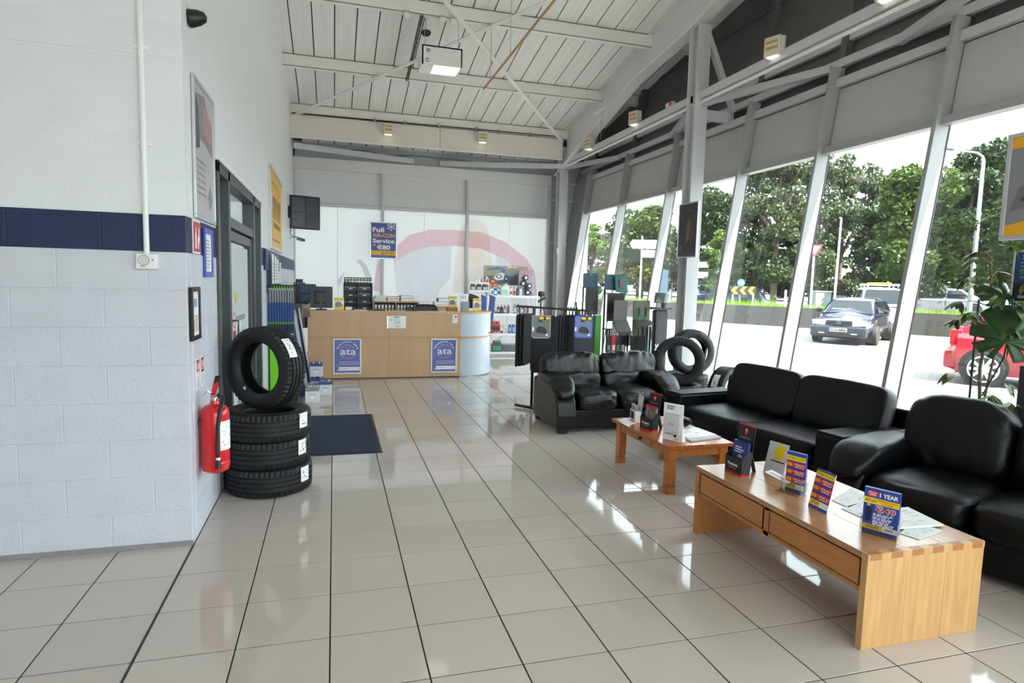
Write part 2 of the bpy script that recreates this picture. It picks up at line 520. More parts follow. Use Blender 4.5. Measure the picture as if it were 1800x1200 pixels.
# walls behind the camera that close the room
MB().box(-4.3, -4.2, -7.1, 0.9, -0.1, 8.4).build('wall_side', WHITE_PAINT, label='white side wall beside the entrance area', kind='structure')
rear = MB().box(-4.3, 6.6, -7.1, -7.0, 3.9, 8.6).box(-4.3, 0.7, -7.1, -7.0, -0.1, 3.9)  # unseen wall, its opening shaped to balance the light indoors
for x in (-2.5, -0.9, 0.7, 2.3, 3.9, 5.4): rear.box(x, x + 0.1, -7.1, -7.0, -0.1, 3.9)
rear.build('wall_rear', STEEL_LIGHT, label='unseen part-glazed wall behind the viewer, opening sized for fill light', kind='structure')
MB().box(-4.0, 5.9, -7.05, -7.04, 0.0, 3.9).build('window_9', GLASS, label='unseen clear glazing behind the viewer, sized for fill light', kind='structure')  # unseen glazing, height and width set to brighten the room
# room behind the glazed door
bk = MB().box(-3.6, -3.5, 1.7, 6.0, -0.1, 3.0).box(-3.5, -0.22, 5.9, 6.0, -0.1, 3.0).box(-3.5, -0.22, 1.70, 5.9, -0.1, 0.0)
bk.build('wall_workshop', mat('pale_grey_inner_wall', '#b9bcbd', 0.6), label='pale wall of the passage behind the glazed door', kind='structure')

# ---------------------------------------------------------------- back wall
YB = 10.9
wb = MB().box(0, 5.75, YB - 0.05, YB + 0.12, 3.90, 4.14).build('wall_back', STEEL_LIGHT, label='back wall of tall white film glazing under grey panels', kind='structure', bevel=0.006)
for a, b_ in ((0.0, 1.82), (1.88, 3.72), (3.78, 5.68)):
    MB().box(a, b_, YB + 0.03, YB + 0.06, 3.2, 3.9).build('spandrel_panel', mat('pale_back_panel', '#dcdddd', 0.45, var=0.02), wb)
    MB().box(a, b_, YB + 0.04, YB + 0.05, 0.0, 3.14).build('film_pane', FILM, wb)
    MB().box(a, b_, YB - 0.02, YB + 0.06, 3.14, 3.2).build('transom', STEEL_GREY, wb, bevel=0.004)
for x, w in ((1.82, 0.06), (3.72, 0.06), (5.68, 0.07)):
    MB().box(x, x + w, YB - 0.06, YB + 0.08, 0, 3.9).build('mullion', STEEL_GREY, wb, bevel=0.004)
MB().box(0, 0.03, YB - 0.02, YB + 0.06, 0, 4.3).build('mullion', STEEL_GREY, wb)
for x in (0.9, 2.78, 4.77):
    MB().box(x - 0.006, x + 0.006, YB + 0.036, YB + 0.041, 0, 3.14).build('film_joint', WHITE_PRINT, wb)
FADE_RED = tint_mat('faded_red_ink', (0.90, 0.70, 0.74)); FADE_GREY = tint_mat('faded_grey_ink', (0.86, 0.87, 0.90))
FADE_HAIR = tint_mat('faded_hair_ink', (0.94, 0.90, 0.85)); FADE_SKIN = tint_mat('faded_skin_ink', (1.0, 0.96, 0.93)); FADE_WHITE = tint_mat('faded_white_ink', (1.0, 1.0, 1.0))
FADE_DARK = tint_mat('faded_dark_ink', (0.72, 0.74, 0.78))
def print_poly(name, pts, m, y):
    cs = [(1.82, 1.88), (3.72, 3.78)]
    b = MB(); b.add([(p[0], YB + y, p[1]) for p in pts], [tuple(range(len(pts)))])
    return b.build(name, m, wb)
def arc(cx, cz, rx, rz, a0, a1, n):
    return [(cx + rx * math.cos(math.radians(a0 + (a1 - a0) * i / n)), cz + rz * math.sin(math.radians(a0 + (a1 - a0) * i / n))) for i in range(n + 1)]
# faded print on the film: a red car roof behind a fair-haired woman in white
outer = [(2.1, 2.0), (2.16, 2.35), (2.45, 2.62), (2.9, 2.76), (3.5, 2.78), (4.1, 2.76), (4.7, 2.55), (5.2, 2.2), (5.42, 1.9), (5.5, 1.3)]
inner = [(5.25, 1.3), (5.15, 1.75), (4.7, 2.15), (4.1, 2.38), (3.5, 2.42), (2.9, 2.38), (2.5, 2.25), (2.1, 2.0)]
print_poly('red_car_print', outer + inner, FADE_RED, 0.0385)
print_poly('windscreen_print', [(2.2, 1.0)] + [p for p in reversed(inner) if p[0] < 3.4] + [(3.4, 2.42), (3.4, 1.7), (3.15, 1.4), (3.05, 1.0)], FADE_GREY, 0.0388)
print_poly('windscreen_print', [(4.9, 1.0), (4.8, 1.4), (4.5, 1.78), (4.45, 2.27)] + [p for p in reversed(inner) if p[0] > 4.5] + [(5.25, 1.0)], FADE_GREY, 0.0388)
print_poly('hair_print', [(3.45, 1.35), (3.5, 2.1), (3.58, 2.55)] + arc(3.93, 2.62, 0.36, 0.42, 170, 10, 10) + [(4.33, 2.3), (4.42, 1.8), (4.38, 1.35)], FADE_HAIR, 0.0378)
print_poly('shirt_print', [(3.1, 0.9), (3.2, 1.45), (3.45, 1.75), (3.8, 1.9), (4.15, 1.9), (4.5, 1.75), (4.75, 1.4), (4.85, 0.9)], FADE_WHITE, 0.0374)
print_poly('face_print', arc(3.97, 2.35, 0.21, 0.34, 0, 360, 20)[:-1], FADE_SKIN, 0.0370)
print_poly('sail_print', [(2.2, 1.15), (2.38, 1.72), (2.65, 1.15)], FADE_WHITE, 0.0374)
print_poly('mirror_print', [(1.28, 2.02), (1.4, 2.04), (1.52, 1.9), (1.62, 1.68), (1.58, 1.4), (1.52, 1.38), (1.5, 1.62), (1.42, 1.86)], FADE_DARK, 0.0380)
print_poly('wing_print', [(0.88, 1.55), (1.06, 1.78), (1.0, 1.6), (0.94, 1.42)], FADE_DARK, 0.0380)
print_poly('hand_print', [(1.66, 1.35), (1.75, 2.0), (1.81, 2.05), (1.81, 1.35)], FADE_RED, 0.0380)
# panel to the right of the film glazing, up to the leaning window wall
wr = MB().box(5.75, 6.75, YB + 0.02, YB + 0.1, -0.1, 5.2).build('wall_corner', mat('corner_panel_grey', '#c6c9cd', 0.5), label='grey end panel with ledges beside the back column', kind='structure')
for z in (1.72, 2.55, 3.55, 3.95):
    MB().box(5.75, 6.2 + 0.06 * z, YB - 0.06, YB + 0.02, z, z + 0.05).build('ledge', STEEL_LIGHT, wr)
# soffit strip behind the cream bulkhead
for k in range(-1, 18):
    x0 = 0.177 + 0.33 * k
    b = MB(); b.prism([(10.04, 4.62), (11.0, 4.42), (11.0, 4.44), (10.04, 4.64)], 'x', x0 + 0.012, x0 + 0.33 - 0.012)
    if k == -1: sf = MB().prism([(10.04, 4.645), (11.0, 4.445), (11.0, 4.9), (10.04, 4.9)], 'x', 0.0, 6.6).build('ceiling_soffit', SEAM_DARK, label='low strip of seamed soffit above the back wall', kind='structure')
    if k >= 0: b.build('sheet', SOFFIT, sf)
MB().box(0, 5.75, YB - 0.02, YB + 0.06, 4.14, 4.5).build('closure', mat('dark_closure', '#a3a6a9', 0.6), sf)
# grey flat braces under the soffit
MB().bar((0.05, 10.15, 4.22), (2.5, 10.86, 4.22), 0.10, 0.10).build('beam_brace_rear', STEEL_GREY, label='grey tube brace running from the left wall to the middle of the back wall', kind='structure')
MB().bar((5.7, 10.1, 4.22), (3.1, 10.86, 4.22), 0.10, 0.10).build('beam_brace_corner', STEEL_GREY, label='grey tube brace running from the back column to the middle of the back wall', kind='structure')
cab = [(0.3 + 0.3 * i, 10.6 + 0.12 * math.sin(i * 1.3), 4.30 - 0.04 * math.sin(i * 0.9) ** 2) for i in range(18)]
MB().tube(cab, 0.008, 6).build('ceiling_cable', DARK_GREY, label='thin dark cable slung along the braces above the back wall', cat='cable')

# ---------------------------------------------------------------- roof
def zr(y): return 5.33 + 0.184 * (8.2 - y)
roof = MB().prism([(-7.2, zr(-7.2) + 0.02), (10.1, zr(10.1) + 0.02), (10.1, zr(10.1) + 0.2), (-7.2, zr(-7.2) + 0.2)], 'x', -4.4, 6.98).build('ceiling', SEAM_DARK, label='sloping roof underside of white metal sheets', kind='structure')
for k in range(-14, 22):
    x0 = 0.177 + 0.33 * k
    if k < -2 or x0 > 6.6:
        continue
    b = MB()
    b.prism([(-7.1, zr(-7.1)), (10.05, zr(10.05)), (10.05, zr(10.05) + 0.018), (-7.1, zr(-7.1) + 0.018)], 'x', x0 + 0.009, x0 + 0.33 - 0.009)
    for q in (0.11, 0.22):
        b.prism([(-7.1, zr(-7.1) - 0.002), (10.05, zr(10.05) - 0.002), (10.05, zr(10.05)), (-7.1, zr(-7.1))], 'x', x0 + q - 0.004, x0 + q + 0.004)
    b.build('roof_sheet', ROOF_SHEET, roof)
MB().prism([(-7.1, zr(-7.1)), (1, zr(1)), (1, zr(1) + 0.018), (-7.1, zr(-7.1) + 0.018)], 'x', -4.4, -0.48).build('roof_sheet', ROOF_SHEET, roof)
# purlins: light C-sections across the roof
for n, y in enumerate((4.45, 6.3, 8.2, 10.02)):
    z = zr(y)
    b = MB().box(0.0, 6.55, y - 0.03, y - 0.02, z - 0.2, z).box(0.0, 6.55, y - 0.03, y + 0.06, z - 0.205, z - 0.19).box(0.0, 6.55, y - 0.03, y + 0.06, z - 0.012, z - 0.002)
    b.build('beam_purlin', STEEL_WHITE, label=f'white roof purlin, {ORD[3 - n]} counted from the back wall', kind='structure')
# cream bulkhead under the last purlin
bh = MB().box(0.0, 2.95, 9.99, 10.04, 4.36, 4.80).build('bulkhead_panel', CREAM, label='cream bulkhead panels hanging below the last purlin', cat='bulkhead', bevel=0.003)
MB().box(2.96, 5.68, 9.99, 10.04, 4.36, 4.80).build('panel', CREAM, bh, bevel=0.003)
MB().box(0.0, 5.68, 9.97, 10.06, 4.345, 4.36).build('edge_strip', STEEL_WHITE, bh)
MB().cyl((0.05, 9.96, 4.80), (5.6, 9.96, 4.83), 0.012, n=8).build('conduit', mat('black_conduit', '#2b2926', 0.5), bh)
for x in (0.25, 1.6, 2.2, 2.9, 3.7, 4.2, 4.9): MB().box(x, x + 0.03, 9.93, 9.99, 4.77, 4.86).build('bracket', CHROME, bh)
# rafter and columns of the portal frame, x = 5.8
bot = [(10.6, 4.10), (8.81, 4.55), (6.77, 5.10), (5.0, 5.30), (3.6, 5.62), (1.6, 6.05), (0.2, 6.05), (-1.2, 6.5), (-7.0, 7.6)]
rf = MB(); web = [(y, z) for y, z in bot] + [(y, zr(y)) for y, z in reversed(bot)]
raft = rf.prism(web, 'x', 5.785, 5.815).build('beam_rafter', STEEL_LIGHT, label='deep haunched steel rafter climbing from the back column towards the viewer', kind='structure')
fl = MB()
for (a, b_) in zip(bot[:-1], bot[1:]):
    fl.bar((5.8, a[0], a[1]), (5.8, b_[0], b_[1]), 0.2, 0.022, up=(0, 0, 1))
fl.build('bottom_flange', STEEL_WHITE, raft)
MB().bar((5.8, 10.6, zr(10.6) - 0.012), (5.8, -7.0, zr(-7.0) - 0.012), 0.2, 0.02).build('top_flange', STEEL_LIGHT, raft)
def column(y, ztop, label):
    c = MB().box(5.79, 5.81, y - 0.1, y + 0.1, 0.0, ztop)
    o = c.build('column', STEEL_GREY, label=label, kind='structure')
    MB().box(5.7, 5.9, y - 0.115, y - 0.1, 0, ztop).build('near_flange', STEEL_GREY, o)
    MB().box(5.7, 5.9, y + 0.1, y + 0.115, 0, ztop).build('far_flange', STEEL_GREY, o)
    MB().box(5.66, 5.93, y - 0.16, y + 0.16, 0, 0.015).build('base_plate', STEEL_GREY, o)
    return o
column(10.28, 4.16, 'grey steel column at the back end of the rafter')
column(4.86, 5.28, 'grey steel column standing between the window wall and the display stands')
MB().box(5.675, 5.70, 10.1, 10.17, 2.3, 2.42).build('wall_sensor', WHITE_PLASTIC, label='small white sensor box on the back column', cat='sensor', bevel=0.006)

# ---------------------------------------------------------------- leaning window wall
S = 0.135
def WX(z, off=0.0): return 6.28 + S * (z - 3.17) + off
def wslab(y0, y1, z0, z1, o0, o1):
    b = MB()
    return b.add([(WX(z0, o0), y0, z0), (WX(z0, o1), y0, z0), (WX(z0, o1), y1, z0), (WX(z0, o0), y1, z0), (WX(z1, o0), y0, z1), (WX(z1, o1), y0, z1), (WX(z1, o1), y1, z1), (WX(z1, o0), y1, z1)],
                 [(0, 3, 2, 1), (4, 5, 6, 7), (0, 1, 5, 4), (1, 2, 6, 5), (2, 3, 7, 6), (3, 0, 4, 7)])
MULL = mat('grey_mullion_paint', '#a4a5a5', 0.4, var=0.02)
ys = [9.76, 7.94, 6.14, 4.245, 2.795, 1.342, -0.11, -1.56, -3.01, -4.46, -5.91, -7.05]
for n in range(len(ys) - 1):
    y1, y0 = ys[n], ys[n + 1] + 0.045
    wn = wslab(ys[n], ys[n] + 0.045, 0.0, 4.15, -0.175, 0.0).build(f'window_{n + 1}' if n < 8 else f'window_{n + 2}', MULL, label=f'leaning full-height window bay, {ORD[n]} counted from the back of the room', kind='structure', bevel=0.003)
    wslab(y0, y1, 0.06, 3.17, -0.006, 0.0).build('pane', GLASS, wn)
    wslab(y0, y1, 3.17, 3.25, -0.12, 0.0).build('transom', MULL, wn, bevel=0.003)
    wslab(y0 + 0.012, y1 - 0.012, 3.26, 3.905, -0.03, -0.01).build('spandrel_panel', PANEL_GREY, wn)
    wslab(y0, y1, 3.25, 3.92, -0.01, 0.03).build('backing', SEAM_DARK, wn)
    wslab(y0, y1, 3.92, 4.02, -0.09, 0.0).build('top_rail', STEEL_GREY, wn, bevel=0.003)
    wslab(y0, y1, 0.0, 0.06, -0.06, 0.0).build('sill', STEEL_GREY, wn)
    g = wslab(y0, y0 + 0.006, 0.06, 3.17, -0.012, 0.004); g.build('gasket', BLACK_PLASTIC, wn)
    wslab(y1 - 0.006, y1, 0.06, 3.17, -0.012, 0.004).build('gasket', BLACK_PLASTIC, wn)
wslab(9.805, 10.95, -0.1, 4.15, -0.02, 0.06).build('wall_right_end', MULL, label='solid leaning end strip of the window wall beside the back corner', kind='structure')
wcl = wslab(-7.1, 11.0, 4.02, 8.0, 0.05, 0.12).build('wall_right_upper', CLAD_SHADE, label='cladding above the window bays, its colour darkened for lack of light', kind='structure')
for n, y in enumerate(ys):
    wslab(y, y + 0.09, 4.15, 7.6, -0.05, 0.05).build('stud', CLAD_SHADE, wcl)
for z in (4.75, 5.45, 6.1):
    wslab(-7, 10.9, z, z + 0.03, 0.03, 0.05).build('rib', CLAD_SHADE, wcl)
wslab(-7.1, 11.0, 4.0, 4.05, 0.0, 0.06).build('lining', CLAD_SHADE, wcl)
# rails and zig-zag bracing between columns and window heads
MB().bar((5.8, 10.2, 4.31), (5.8, 4.96, 4.31), 0.09, 0.10).build('beam_rail_inner_far', STEEL_GREY, label='grey steel rail carrying floodlights between the two columns', kind='structure')
MB().bar((5.8, 4.76, 4.31), (5.8, -6.5, 4.31), 0.09, 0.10).build('beam_rail_inner_near', STEEL_GREY, label='grey steel rail carrying floodlights on the viewer side of the middle column', kind='structure')
MB().cyl((5.80, 10.0, 4.225), (5.80, -6.0, 4.225), 0.022, n=10).build('ceiling_conduit', STEEL_WHITE, label='white conduit clipped under the floodlight rail', cat='conduit')
MB().bar((6.39, 10.6, 4.21), (6.39, -6.8, 4.21), 0.06, 0.09).build('beam_rail_outer', STEEL_GREY, label='long grey rail fixed along the window mullion heads', kind='structure')
MB().bar((6.46, 10.6, 4.50), (6.46, -6.8, 4.50), 0.06, 0.09).build('beam_rail_upper', STEEL_GREY, label='second grey rail just above the mullion heads', kind='structure')
for n, (ya, yb_, lb) in enumerate(((4.72, 2.95, 'grey diagonal brace from the middle column towards the viewer'), (0.4, 2.05, 'grey diagonal brace near the top right of the window wall'), (5.0, 6.5, 'short grey diagonal brace behind the middle column'), (10.1, 8.5, 'grey diagonal brace starting at the back column'))):
    MB().bar((5.84, ya, 4.22), (6.36, yb_, 4.18), 0.08, 0.09).build('beam_diagonal', STEEL_GREY, label=lb, kind='structure')
MB().bar((5.9, 4.86, 4.08), (6.38, 4.86, 4.08), 0.11, 0.13).build('beam_strut', STEEL_GREY, label='short grey strut joining the middle column to the window head', kind='structure')
MB().bar((5.9, 4.86, 5.22), (6.37, 4.80, 4.15), 0.09, 0.07).build('beam_knee', STEEL_GREY, label='sloping grey knee brace from the top of the middle column', kind='structure')
# crossing flat braces under the roof
MB().bar((5.66, 10.0, 4.74), (1.7, 5.0, 5.64), 0.075, 0.012).build('beam_cross_right', STEEL_WHITE, label='white flat cross brace rising from the back column up to the top edge', kind='structure')
MB().bar((0.05, 10.05, 4.76), (4.35, 4.7, 5.72), 0.085, 0.012).build('beam_cross_left', STEEL_LIGHT, label='pale flat cross brace rising from the left wall across the roof', kind='structure')
# ---------------------------------------------------------------- outdoors: ground, wall, lawn
ASPHALT = mat('pale_asphalt', '#797876', 0.9, var=0.06, vscale=2)
CONC = mat('dark_retaining_concrete', '#363533', 0.9, var=0.25, vscale=1.2, stretch=(1, 1, 0.25))
LAWN = mat('lawn_ground', '#567a26', 0.9, var=0.2, vscale=1.5)
MB().box(5.87, 120, -40, 130, -0.3, -0.02).box(-60, 5.87, 11.1, 130, -0.3, -0.02).box(-60, 120, -60, -7.1, -0.3, -0.02).build('ground', ASPHALT, label='pale sunlit asphalt car park outside the windows', kind='structure')
P0 = Vector((18.4, 21.75, 0)); D = Vector((0.5637, -0.826, 0)); N = Vector((0.826, 0.5637, 0))
def L(t, n, z=0): 
    p = P0 + D * t + N * n
    return (p.x, p.y, z)
rw = MB()
rw.add([L(-40, 0, -0.1), L(30, 0, -0.1), L(30, 0.35, -0.1), L(-40, 0.35, -0.1), L(-40, 0, 0.85), L(30, 0, 0.85), L(30, 0.35, 0.85), L(-40, 0.35, 0.85)],
       [(0, 3, 2, 1), (4, 5, 6, 7), (0, 1, 5, 4), (1, 2, 6, 5), (2, 3, 7, 6), (3, 0, 4, 7)])
rwo = rw.build('wall_retaining', CONC, label='low dark concrete retaining wall across the car park', kind='structure')
lw = MB(); lw.add([L(-60, 0.3, 0.8), L(40, 0.3, 0.8), L(40, 5.2, 0.84), L(-60, 5.2, 0.84)], [(0, 1, 2, 3)])
lw.build('lawn', LAWN, label='sunlit grass verge on top of the retaining wall', kind='structure')
rd = MB(); rd.add([L(-80, 5.6, 0.42), L(60, 5.6, 0.42), L(60, 90, 0.42), L(-80, 90, 0.42), L(-80, 5.2, 0.84), L(60, 5.2, 0.84)], [(0, 1, 2, 3), (4, 5, 1, 0)])
rd.build('road', mat('road_grey', '#6d6e6e', 0.9), label='grey road beyond the grass verge', kind='structure')
# grass blades on the verge
def grass():
    r = random.Random(3); b = MB()
    for i in range(9000):
        t = r.uniform(-16, 12); n = r.uniform(0.35, 3.2); h = r.uniform(0.06, 0.2); a = r.uniform(0, 6.28); w = 0.02
        if -1.5 < t < 1.5 and n > 1 and r.random() < 0.5: h *= 2.0
        p = P0 + D * t + N * n; dx, dy = math.cos(a) * w, math.sin(a) * w; lx, ly = r.uniform(-.06, .06), r.uniform(-.06, .06)
        b.add([(p.x - dx, p.y - dy, 0.8), (p.x + dx, p.y + dy, 0.8), (p.x + lx, p.y + ly, 0.8 + h)], [(0, 1, 2)])
    b.build('verge_grass', leaf_mat('grass_blades', '#4a701c', '#7f9c38', 0.3), label='tufts of bright grass growing on the verge', kind='stuff', cat='grass')
grass()
# ---------------------------------------------------------------- trees
BARK = mat('bark', '#4a4036', 0.9, var=0.2, vscale=10)
def crown_mesh(name, n, blobs, leaf, m, seed):
    """leaf cards scattered through a cloud of ellipsoids (unit tree: crown from z=0 to 1, radius about 1)"""
    r = np.random.default_rng(seed)
    bl = np.array(blobs); wts = (bl[:, 3] * bl[:, 4]); wts = wts / wts.sum()
    ix = r.choice(len(bl), n, p=wts)
    d = r.normal(size=(n, 3)); d /= np.linalg.norm(d, axis=1)[:, None]
    rad = r.uniform(0.45, 1.0, n) ** 0.5
    c = bl[ix, :3] + d * rad[:, None] * np.stack([bl[ix, 3], bl[ix, 3], bl[ix, 4]], 1)
    a = r.normal(size=(n, 3)); a /= np.linalg.norm(a, axis=1)[:, None]
    b = np.cross(a, r.normal(size=(n, 3))); b /= np.linalg.norm(b, axis=1)[:, None]
    s = r.uniform(0.6, 1.3, n)[:, None] * np.array(leaf)[None, :]
    vs = np.empty((n, 4, 3), np.float32)
    vs[:, 0] = c - a * s; vs[:, 1] = c + b * s * 0.55; vs[:, 2] = c + a * s; vs[:, 3] = c - b * s * 0.55
    me = bpy.data.meshes.new(name)
    me.vertices.add(n * 4); me.vertices.foreach_set('co', vs.ravel())
    me.loops.add(n * 4); me.loops.foreach_set('vertex_index', np.arange(n * 4, dtype=np.int32))
    me.polygons.add(n); me.polygons.foreach_set('loop_start', np.arange(0, n * 4, 4, dtype=np.int32)); me.polygons.foreach_set('loop_total', np.full(n, 4, np.int32))
    me.update(calc_edges=True); me.materials.append(m)
    return me
rr = random.Random(11)
def blobs_round(k, seed):
    q = random.Random(seed); out = []
    for i in range(k):
        a = q.uniform(0, 6.28); z = q.uniform(0.1, 0.93); R = math.sqrt(max(0.05, 1 - ((z - 0.45) / 0.55) ** 2)) * 0.72
        rr_ = q.uniform(0.5, 1) * R
        out.append((rr_ * math.cos(a), rr_ * math.sin(a), z, q.uniform(0.26, 0.42), q.uniform(0.06, 0.11)))
    return out
def blobs_tall(k, seed):
    q = random.Random(seed); out = []
    for i in range(k):
        a = q.uniform(0, 6.28); z = q.uniform(0.0, 0.97); R = (0.35 + 0.65 * math.sin(math.pi * min(1, 0.15 + z * 0.85)) ** 0.7) * (1 - 0.65 * z ** 3)
        rr_ = q.uniform(0.2, 0.75) * R
        out.append((rr_ * math.cos(a), rr_ * math.sin(a), z, q.uniform(0.2, 0.38), q.uniform(0.035, 0.075)))
    return out
LF = {
 'poplar': crown_mesh('poplar_crown', 11000, blobs_tall(52, 1), (0.055, 0.055, 0.0165), leaf_mat('silver_green_leaves', '#222c19', '#4f5a3a', 0.3), 1),
 'round': crown_mesh('round_crown', 15000, blobs_round(46, 2), (0.06, 0.06, 0.022), leaf_mat('fresh_green_leaves', '#22330c', '#465a1e', 0.35), 2),
 'dark': crown_mesh('dark_crown', 15000, blobs_round(50, 3), (0.055, 0.055, 0.02), leaf_mat('dark_green_leaves', '#101d0a', '#2b4115', 0.25), 3),
 'purple': crown_mesh('purple_crown', 7000, blobs_round(36, 4), (0.07, 0.07, 0.025), leaf_mat('purple_leaves', '#331c26', '#57383f', 0.25), 4),
 'pale': crown_mesh('pale_crown', 8000, blobs_tall(36, 5), (0.06, 0.06, 0.02), leaf_mat('yellow_green_leaves', '#3a541a', '#6c823c', 0.35), 5),
}
tm_ = MB(); tm_.tube([(0, 0, 0), (0.02, 0.01, 0.35), (-0.02, 0.02, 0.7), (0.0, 0, 1.0)], [0.09, 0.07, 0.05, 0.02], 8)
for q in range(5):
    a = q * 1.26; tm_.tube([(0, 0, 0.35 + 0.1 * q), (0.25 * math.cos(a), 0.25 * math.sin(a), 0.5 + 0.1 * q), (0.5 * math.cos(a), 0.5 * math.sin(a), 0.62 + 0.08 * q)], [0.035, 0.02, 0.008], 6)
trunk_me = tm_.build('trunk', BARK).data
bpy.data.objects.remove(bpy.data.objects['trunk'])
def tree(kind, x, y, top, r, z0, label, base=0.8):
    t = thing('tree', label, 'tree', (x, y, base), rr.uniform(0, 6.28), 'trees beyond the car park')
    inst('trunk', trunk_me, t, scale=(r, r, (top - base) * 0.85))
    inst('crown', LF[kind], t, loc=(0, 0, z0 - base), scale=(r, r, top - z0))
TREES = [('pale', 16.6, 33.6, 5.4, 1.7, 1.2, 'sparse yellow-green tree seen through the window bay nearest the back wall'),
 ('purple', 19.7, 37.7, 5.4, 1.9, 1.6, 'small purple-leaved tree behind the sparse yellow-green tree'),
 ('round', 18.1, 29.9, 6.3, 2.5, 1.3, 'rounded bright green tree behind the fingerpost'),
 ('dark', 22.3, 35.0, 5.6, 2.6, 1.0, 'dark green tree low behind the fingerpost tree'),
 ('dark', 21.4, 27.4, 7.3, 1.7, 1.8, 'dark green tree just beyond the middle steel column'),
 ('pale', 20.4, 25.2, 4.6, 1.3, 1.6, 'small pale bushy tree to the window side of the middle steel column'),
 ('poplar', 21.9, 23.0, 8.6, 1.9, 2.2, 'tall silvery tree directly behind the chevron sign'),
 ('poplar', 23.6, 26.6, 9.6, 2.2, 2.0, 'tall silvery tree standing further behind the chevron sign'),
 ('poplar', 25.6, 24.6, 9.0, 1.8, 2.0, 'tall silvery tree beside the give-way sign'),
 ('poplar', 29.5, 26.9, 9.6, 1.7, 1.5, 'tall silvery tree above the parked dark car'),
 ('poplar', 33.0, 28.6, 9.6, 1.5, 1.5, 'slim silvery tree with its own gap of sky beside it'),
 ('round', 25.2, 18.2, 7.2, 2.1, 1.9, 'broad fresh green tree overhanging the white van'),
 ('dark', 28.5, 22.0, 6.6, 2.6, 1.2, 'dark green tree shading the van from behind'),
 ('dark', 37.5, 25.5, 9.0, 2.8, 1.0, 'dense dark tree behind the silver saloon'),
 ('dark', 42.0, 27.0, 11.5, 3.4, 1.0, 'tall dark tree beyond the street lamp'),
 ('round', 28.0, 15.6, 6.0, 1.8, 1.4, 'leafy green tree behind the plant at the edge of the view'),
 ('poplar', 27.5, 14.0, 10.2, 2.0, 3.0, 'tallest feathery tree rising above the framed poster at the edge'),
 ('dark', 40.0, 22.5, 9.0, 3.0, 1.0, 'dark tree low behind the red car'),
 ('dark', 26.5, 33.0, 5.5, 2.8, 0.9, 'low dark tree mass far behind the silvery trees'),
 ('dark', 31.0, 32.0, 6.0, 3.0, 0.9, 'low dark tree far behind the parked dark car')]
for a in TREES: tree(*a)
# ---------------------------------------------------------------- street furniture
GALV = mat('galvanised_steel', '#b9bcc0', 0.5, metal=0.3)
SIGNW = mat('sign_white', '#f2f2f2', 0.5)
def fpx(t, n): return L(t, n, 0.8)
# fingerpost
t = thing('fingerpost', 'white fingerpost sign with pointed boards beside the rounded green tree', 'signpost', (16.15, 26.1, 0.8), -0.35)
MB().cyl((0, 0, 0), (0, 0, 3.35), 0.045, n=12).build('post', GALV, t)
MB().prism([(-0.62, 2.95), (-0.5, 2.72), (0.78, 2.72), (0.78, 3.16), (-0.5, 3.16)], 'y', -0.07, -0.05).build('board', SIGNW, t)
o = MB().box(0.06, 0.78, -0.07, -0.05, 2.28, 2.64).build('board', SIGNW, t)
txt(t, 'CARPENTER', 0.12, 2.42, 0.07, GREY_PRINT, y=-0.073); fake_lines(t, 0.12, 0.7, [2.53, 2.33], 0.05, GREY_PRINT, y=-0.073)
t = thing('direction_sign', 'white direction sign with two boards close to the middle steel column', 'signpost', (19.2, 26.0, 0.8), -0.3)
MB().cyl((0, 0, 0), (0, 0, 2.3), 0.045, n=12).build('post', GALV, t)
MB().box(-0.2, 0.75, -0.07, -0.05, 1.85, 2.15).build('board', SIGNW, t); MB().box(-0.2, 0.75, -0.07, -0.05, 1.3, 1.62).build('board', SIGNW, t)
# chevron board and keep-left disc
t = thing('chevron_board', 'black road board with three yellow chevrons pointing left', 'road sign', (19.3, 22.85, 0.8), -0.30)
MB().box(0, 1.2, -0.03, 0, 0.52, 0.9).build('board', BLACK_PRINT, t)
for k in range(3):
    x = 0.03 + 0.4 * k
    MB().poly([(x, 0.71), (x + 0.17, 0.9), (x + 0.33, 0.9), (x + 0.17, 0.71), (x + 0.33, 0.52), (x + 0.17, 0.52)], -0.034).build('chevron', AMBER_PRINT, t)
for x in (0.1, 1.08): MB().box(x, x + 0.06, 0.0, 0.05, 0, 0.9).build('post', SIGNW, t)
t = thing('round_sign', 'round blue sign with a white bar above the chevron board', 'road sign', (19.83, 22.8, 0.8), -0.30)
MB().cyl((0, -0.02, 1.08), (0, 0, 1.08), 0.18, n=24).build('disc', mat('sign_blue', '#3c6fc0', 0.5), t)
MB().box(-0.1, 0.12, -0.026, -0.02, 1.05, 1.11).build('bar', SIGNW, t); MB().cyl((0, 0.08, 0), (0, 0.08, 1.1), 0.03).build('post', GALV, t)
MB().bar((0, 0.06, 1.05), (0, 0.0, 1.05), 0.04, 0.04).build('bracket', GALV, t)
# give way sign
t = thing('give_way_sign', 'triangular give-way sign on a thin white post', 'road sign', (19.45, 17.75, 0.0), -0.45)
t.location = (20.6, 19.0, 0.8)
MB().cyl((0, 0, 0), (0, 0, 2.75), 0.04, n=10).build('post', SIGNW, t)
MB().prism([(-0.32, 2.75), (0.32, 2.75), (0, 2.2)], 'y', -0.07, -0.05).build('red_border', RED_PRINT, t)
MB().poly([(-0.2, 2.68), (0.2, 2.68), (0, 2.34)], -0.072).build('face', SIGNW, t)
t = thing('thin_pole', 'plain thin white pole just right of the give-way sign', 'pole', (21.6, 18.75, 0.8))
MB().cyl((0, 0, 0), (0.05, 0, 3.9), 0.05, 0.035, n=10).build('shaft', SIGNW, t); MB().lathe([(0, 3.95), (0.04, 3.93), (0.045, 3.9)], 10).build('cap', SIGNW, t)
t = thing('bollard', 'short white post in the grass beside the chevron board', 'bollard', (20.7, 20.7, 0.8))
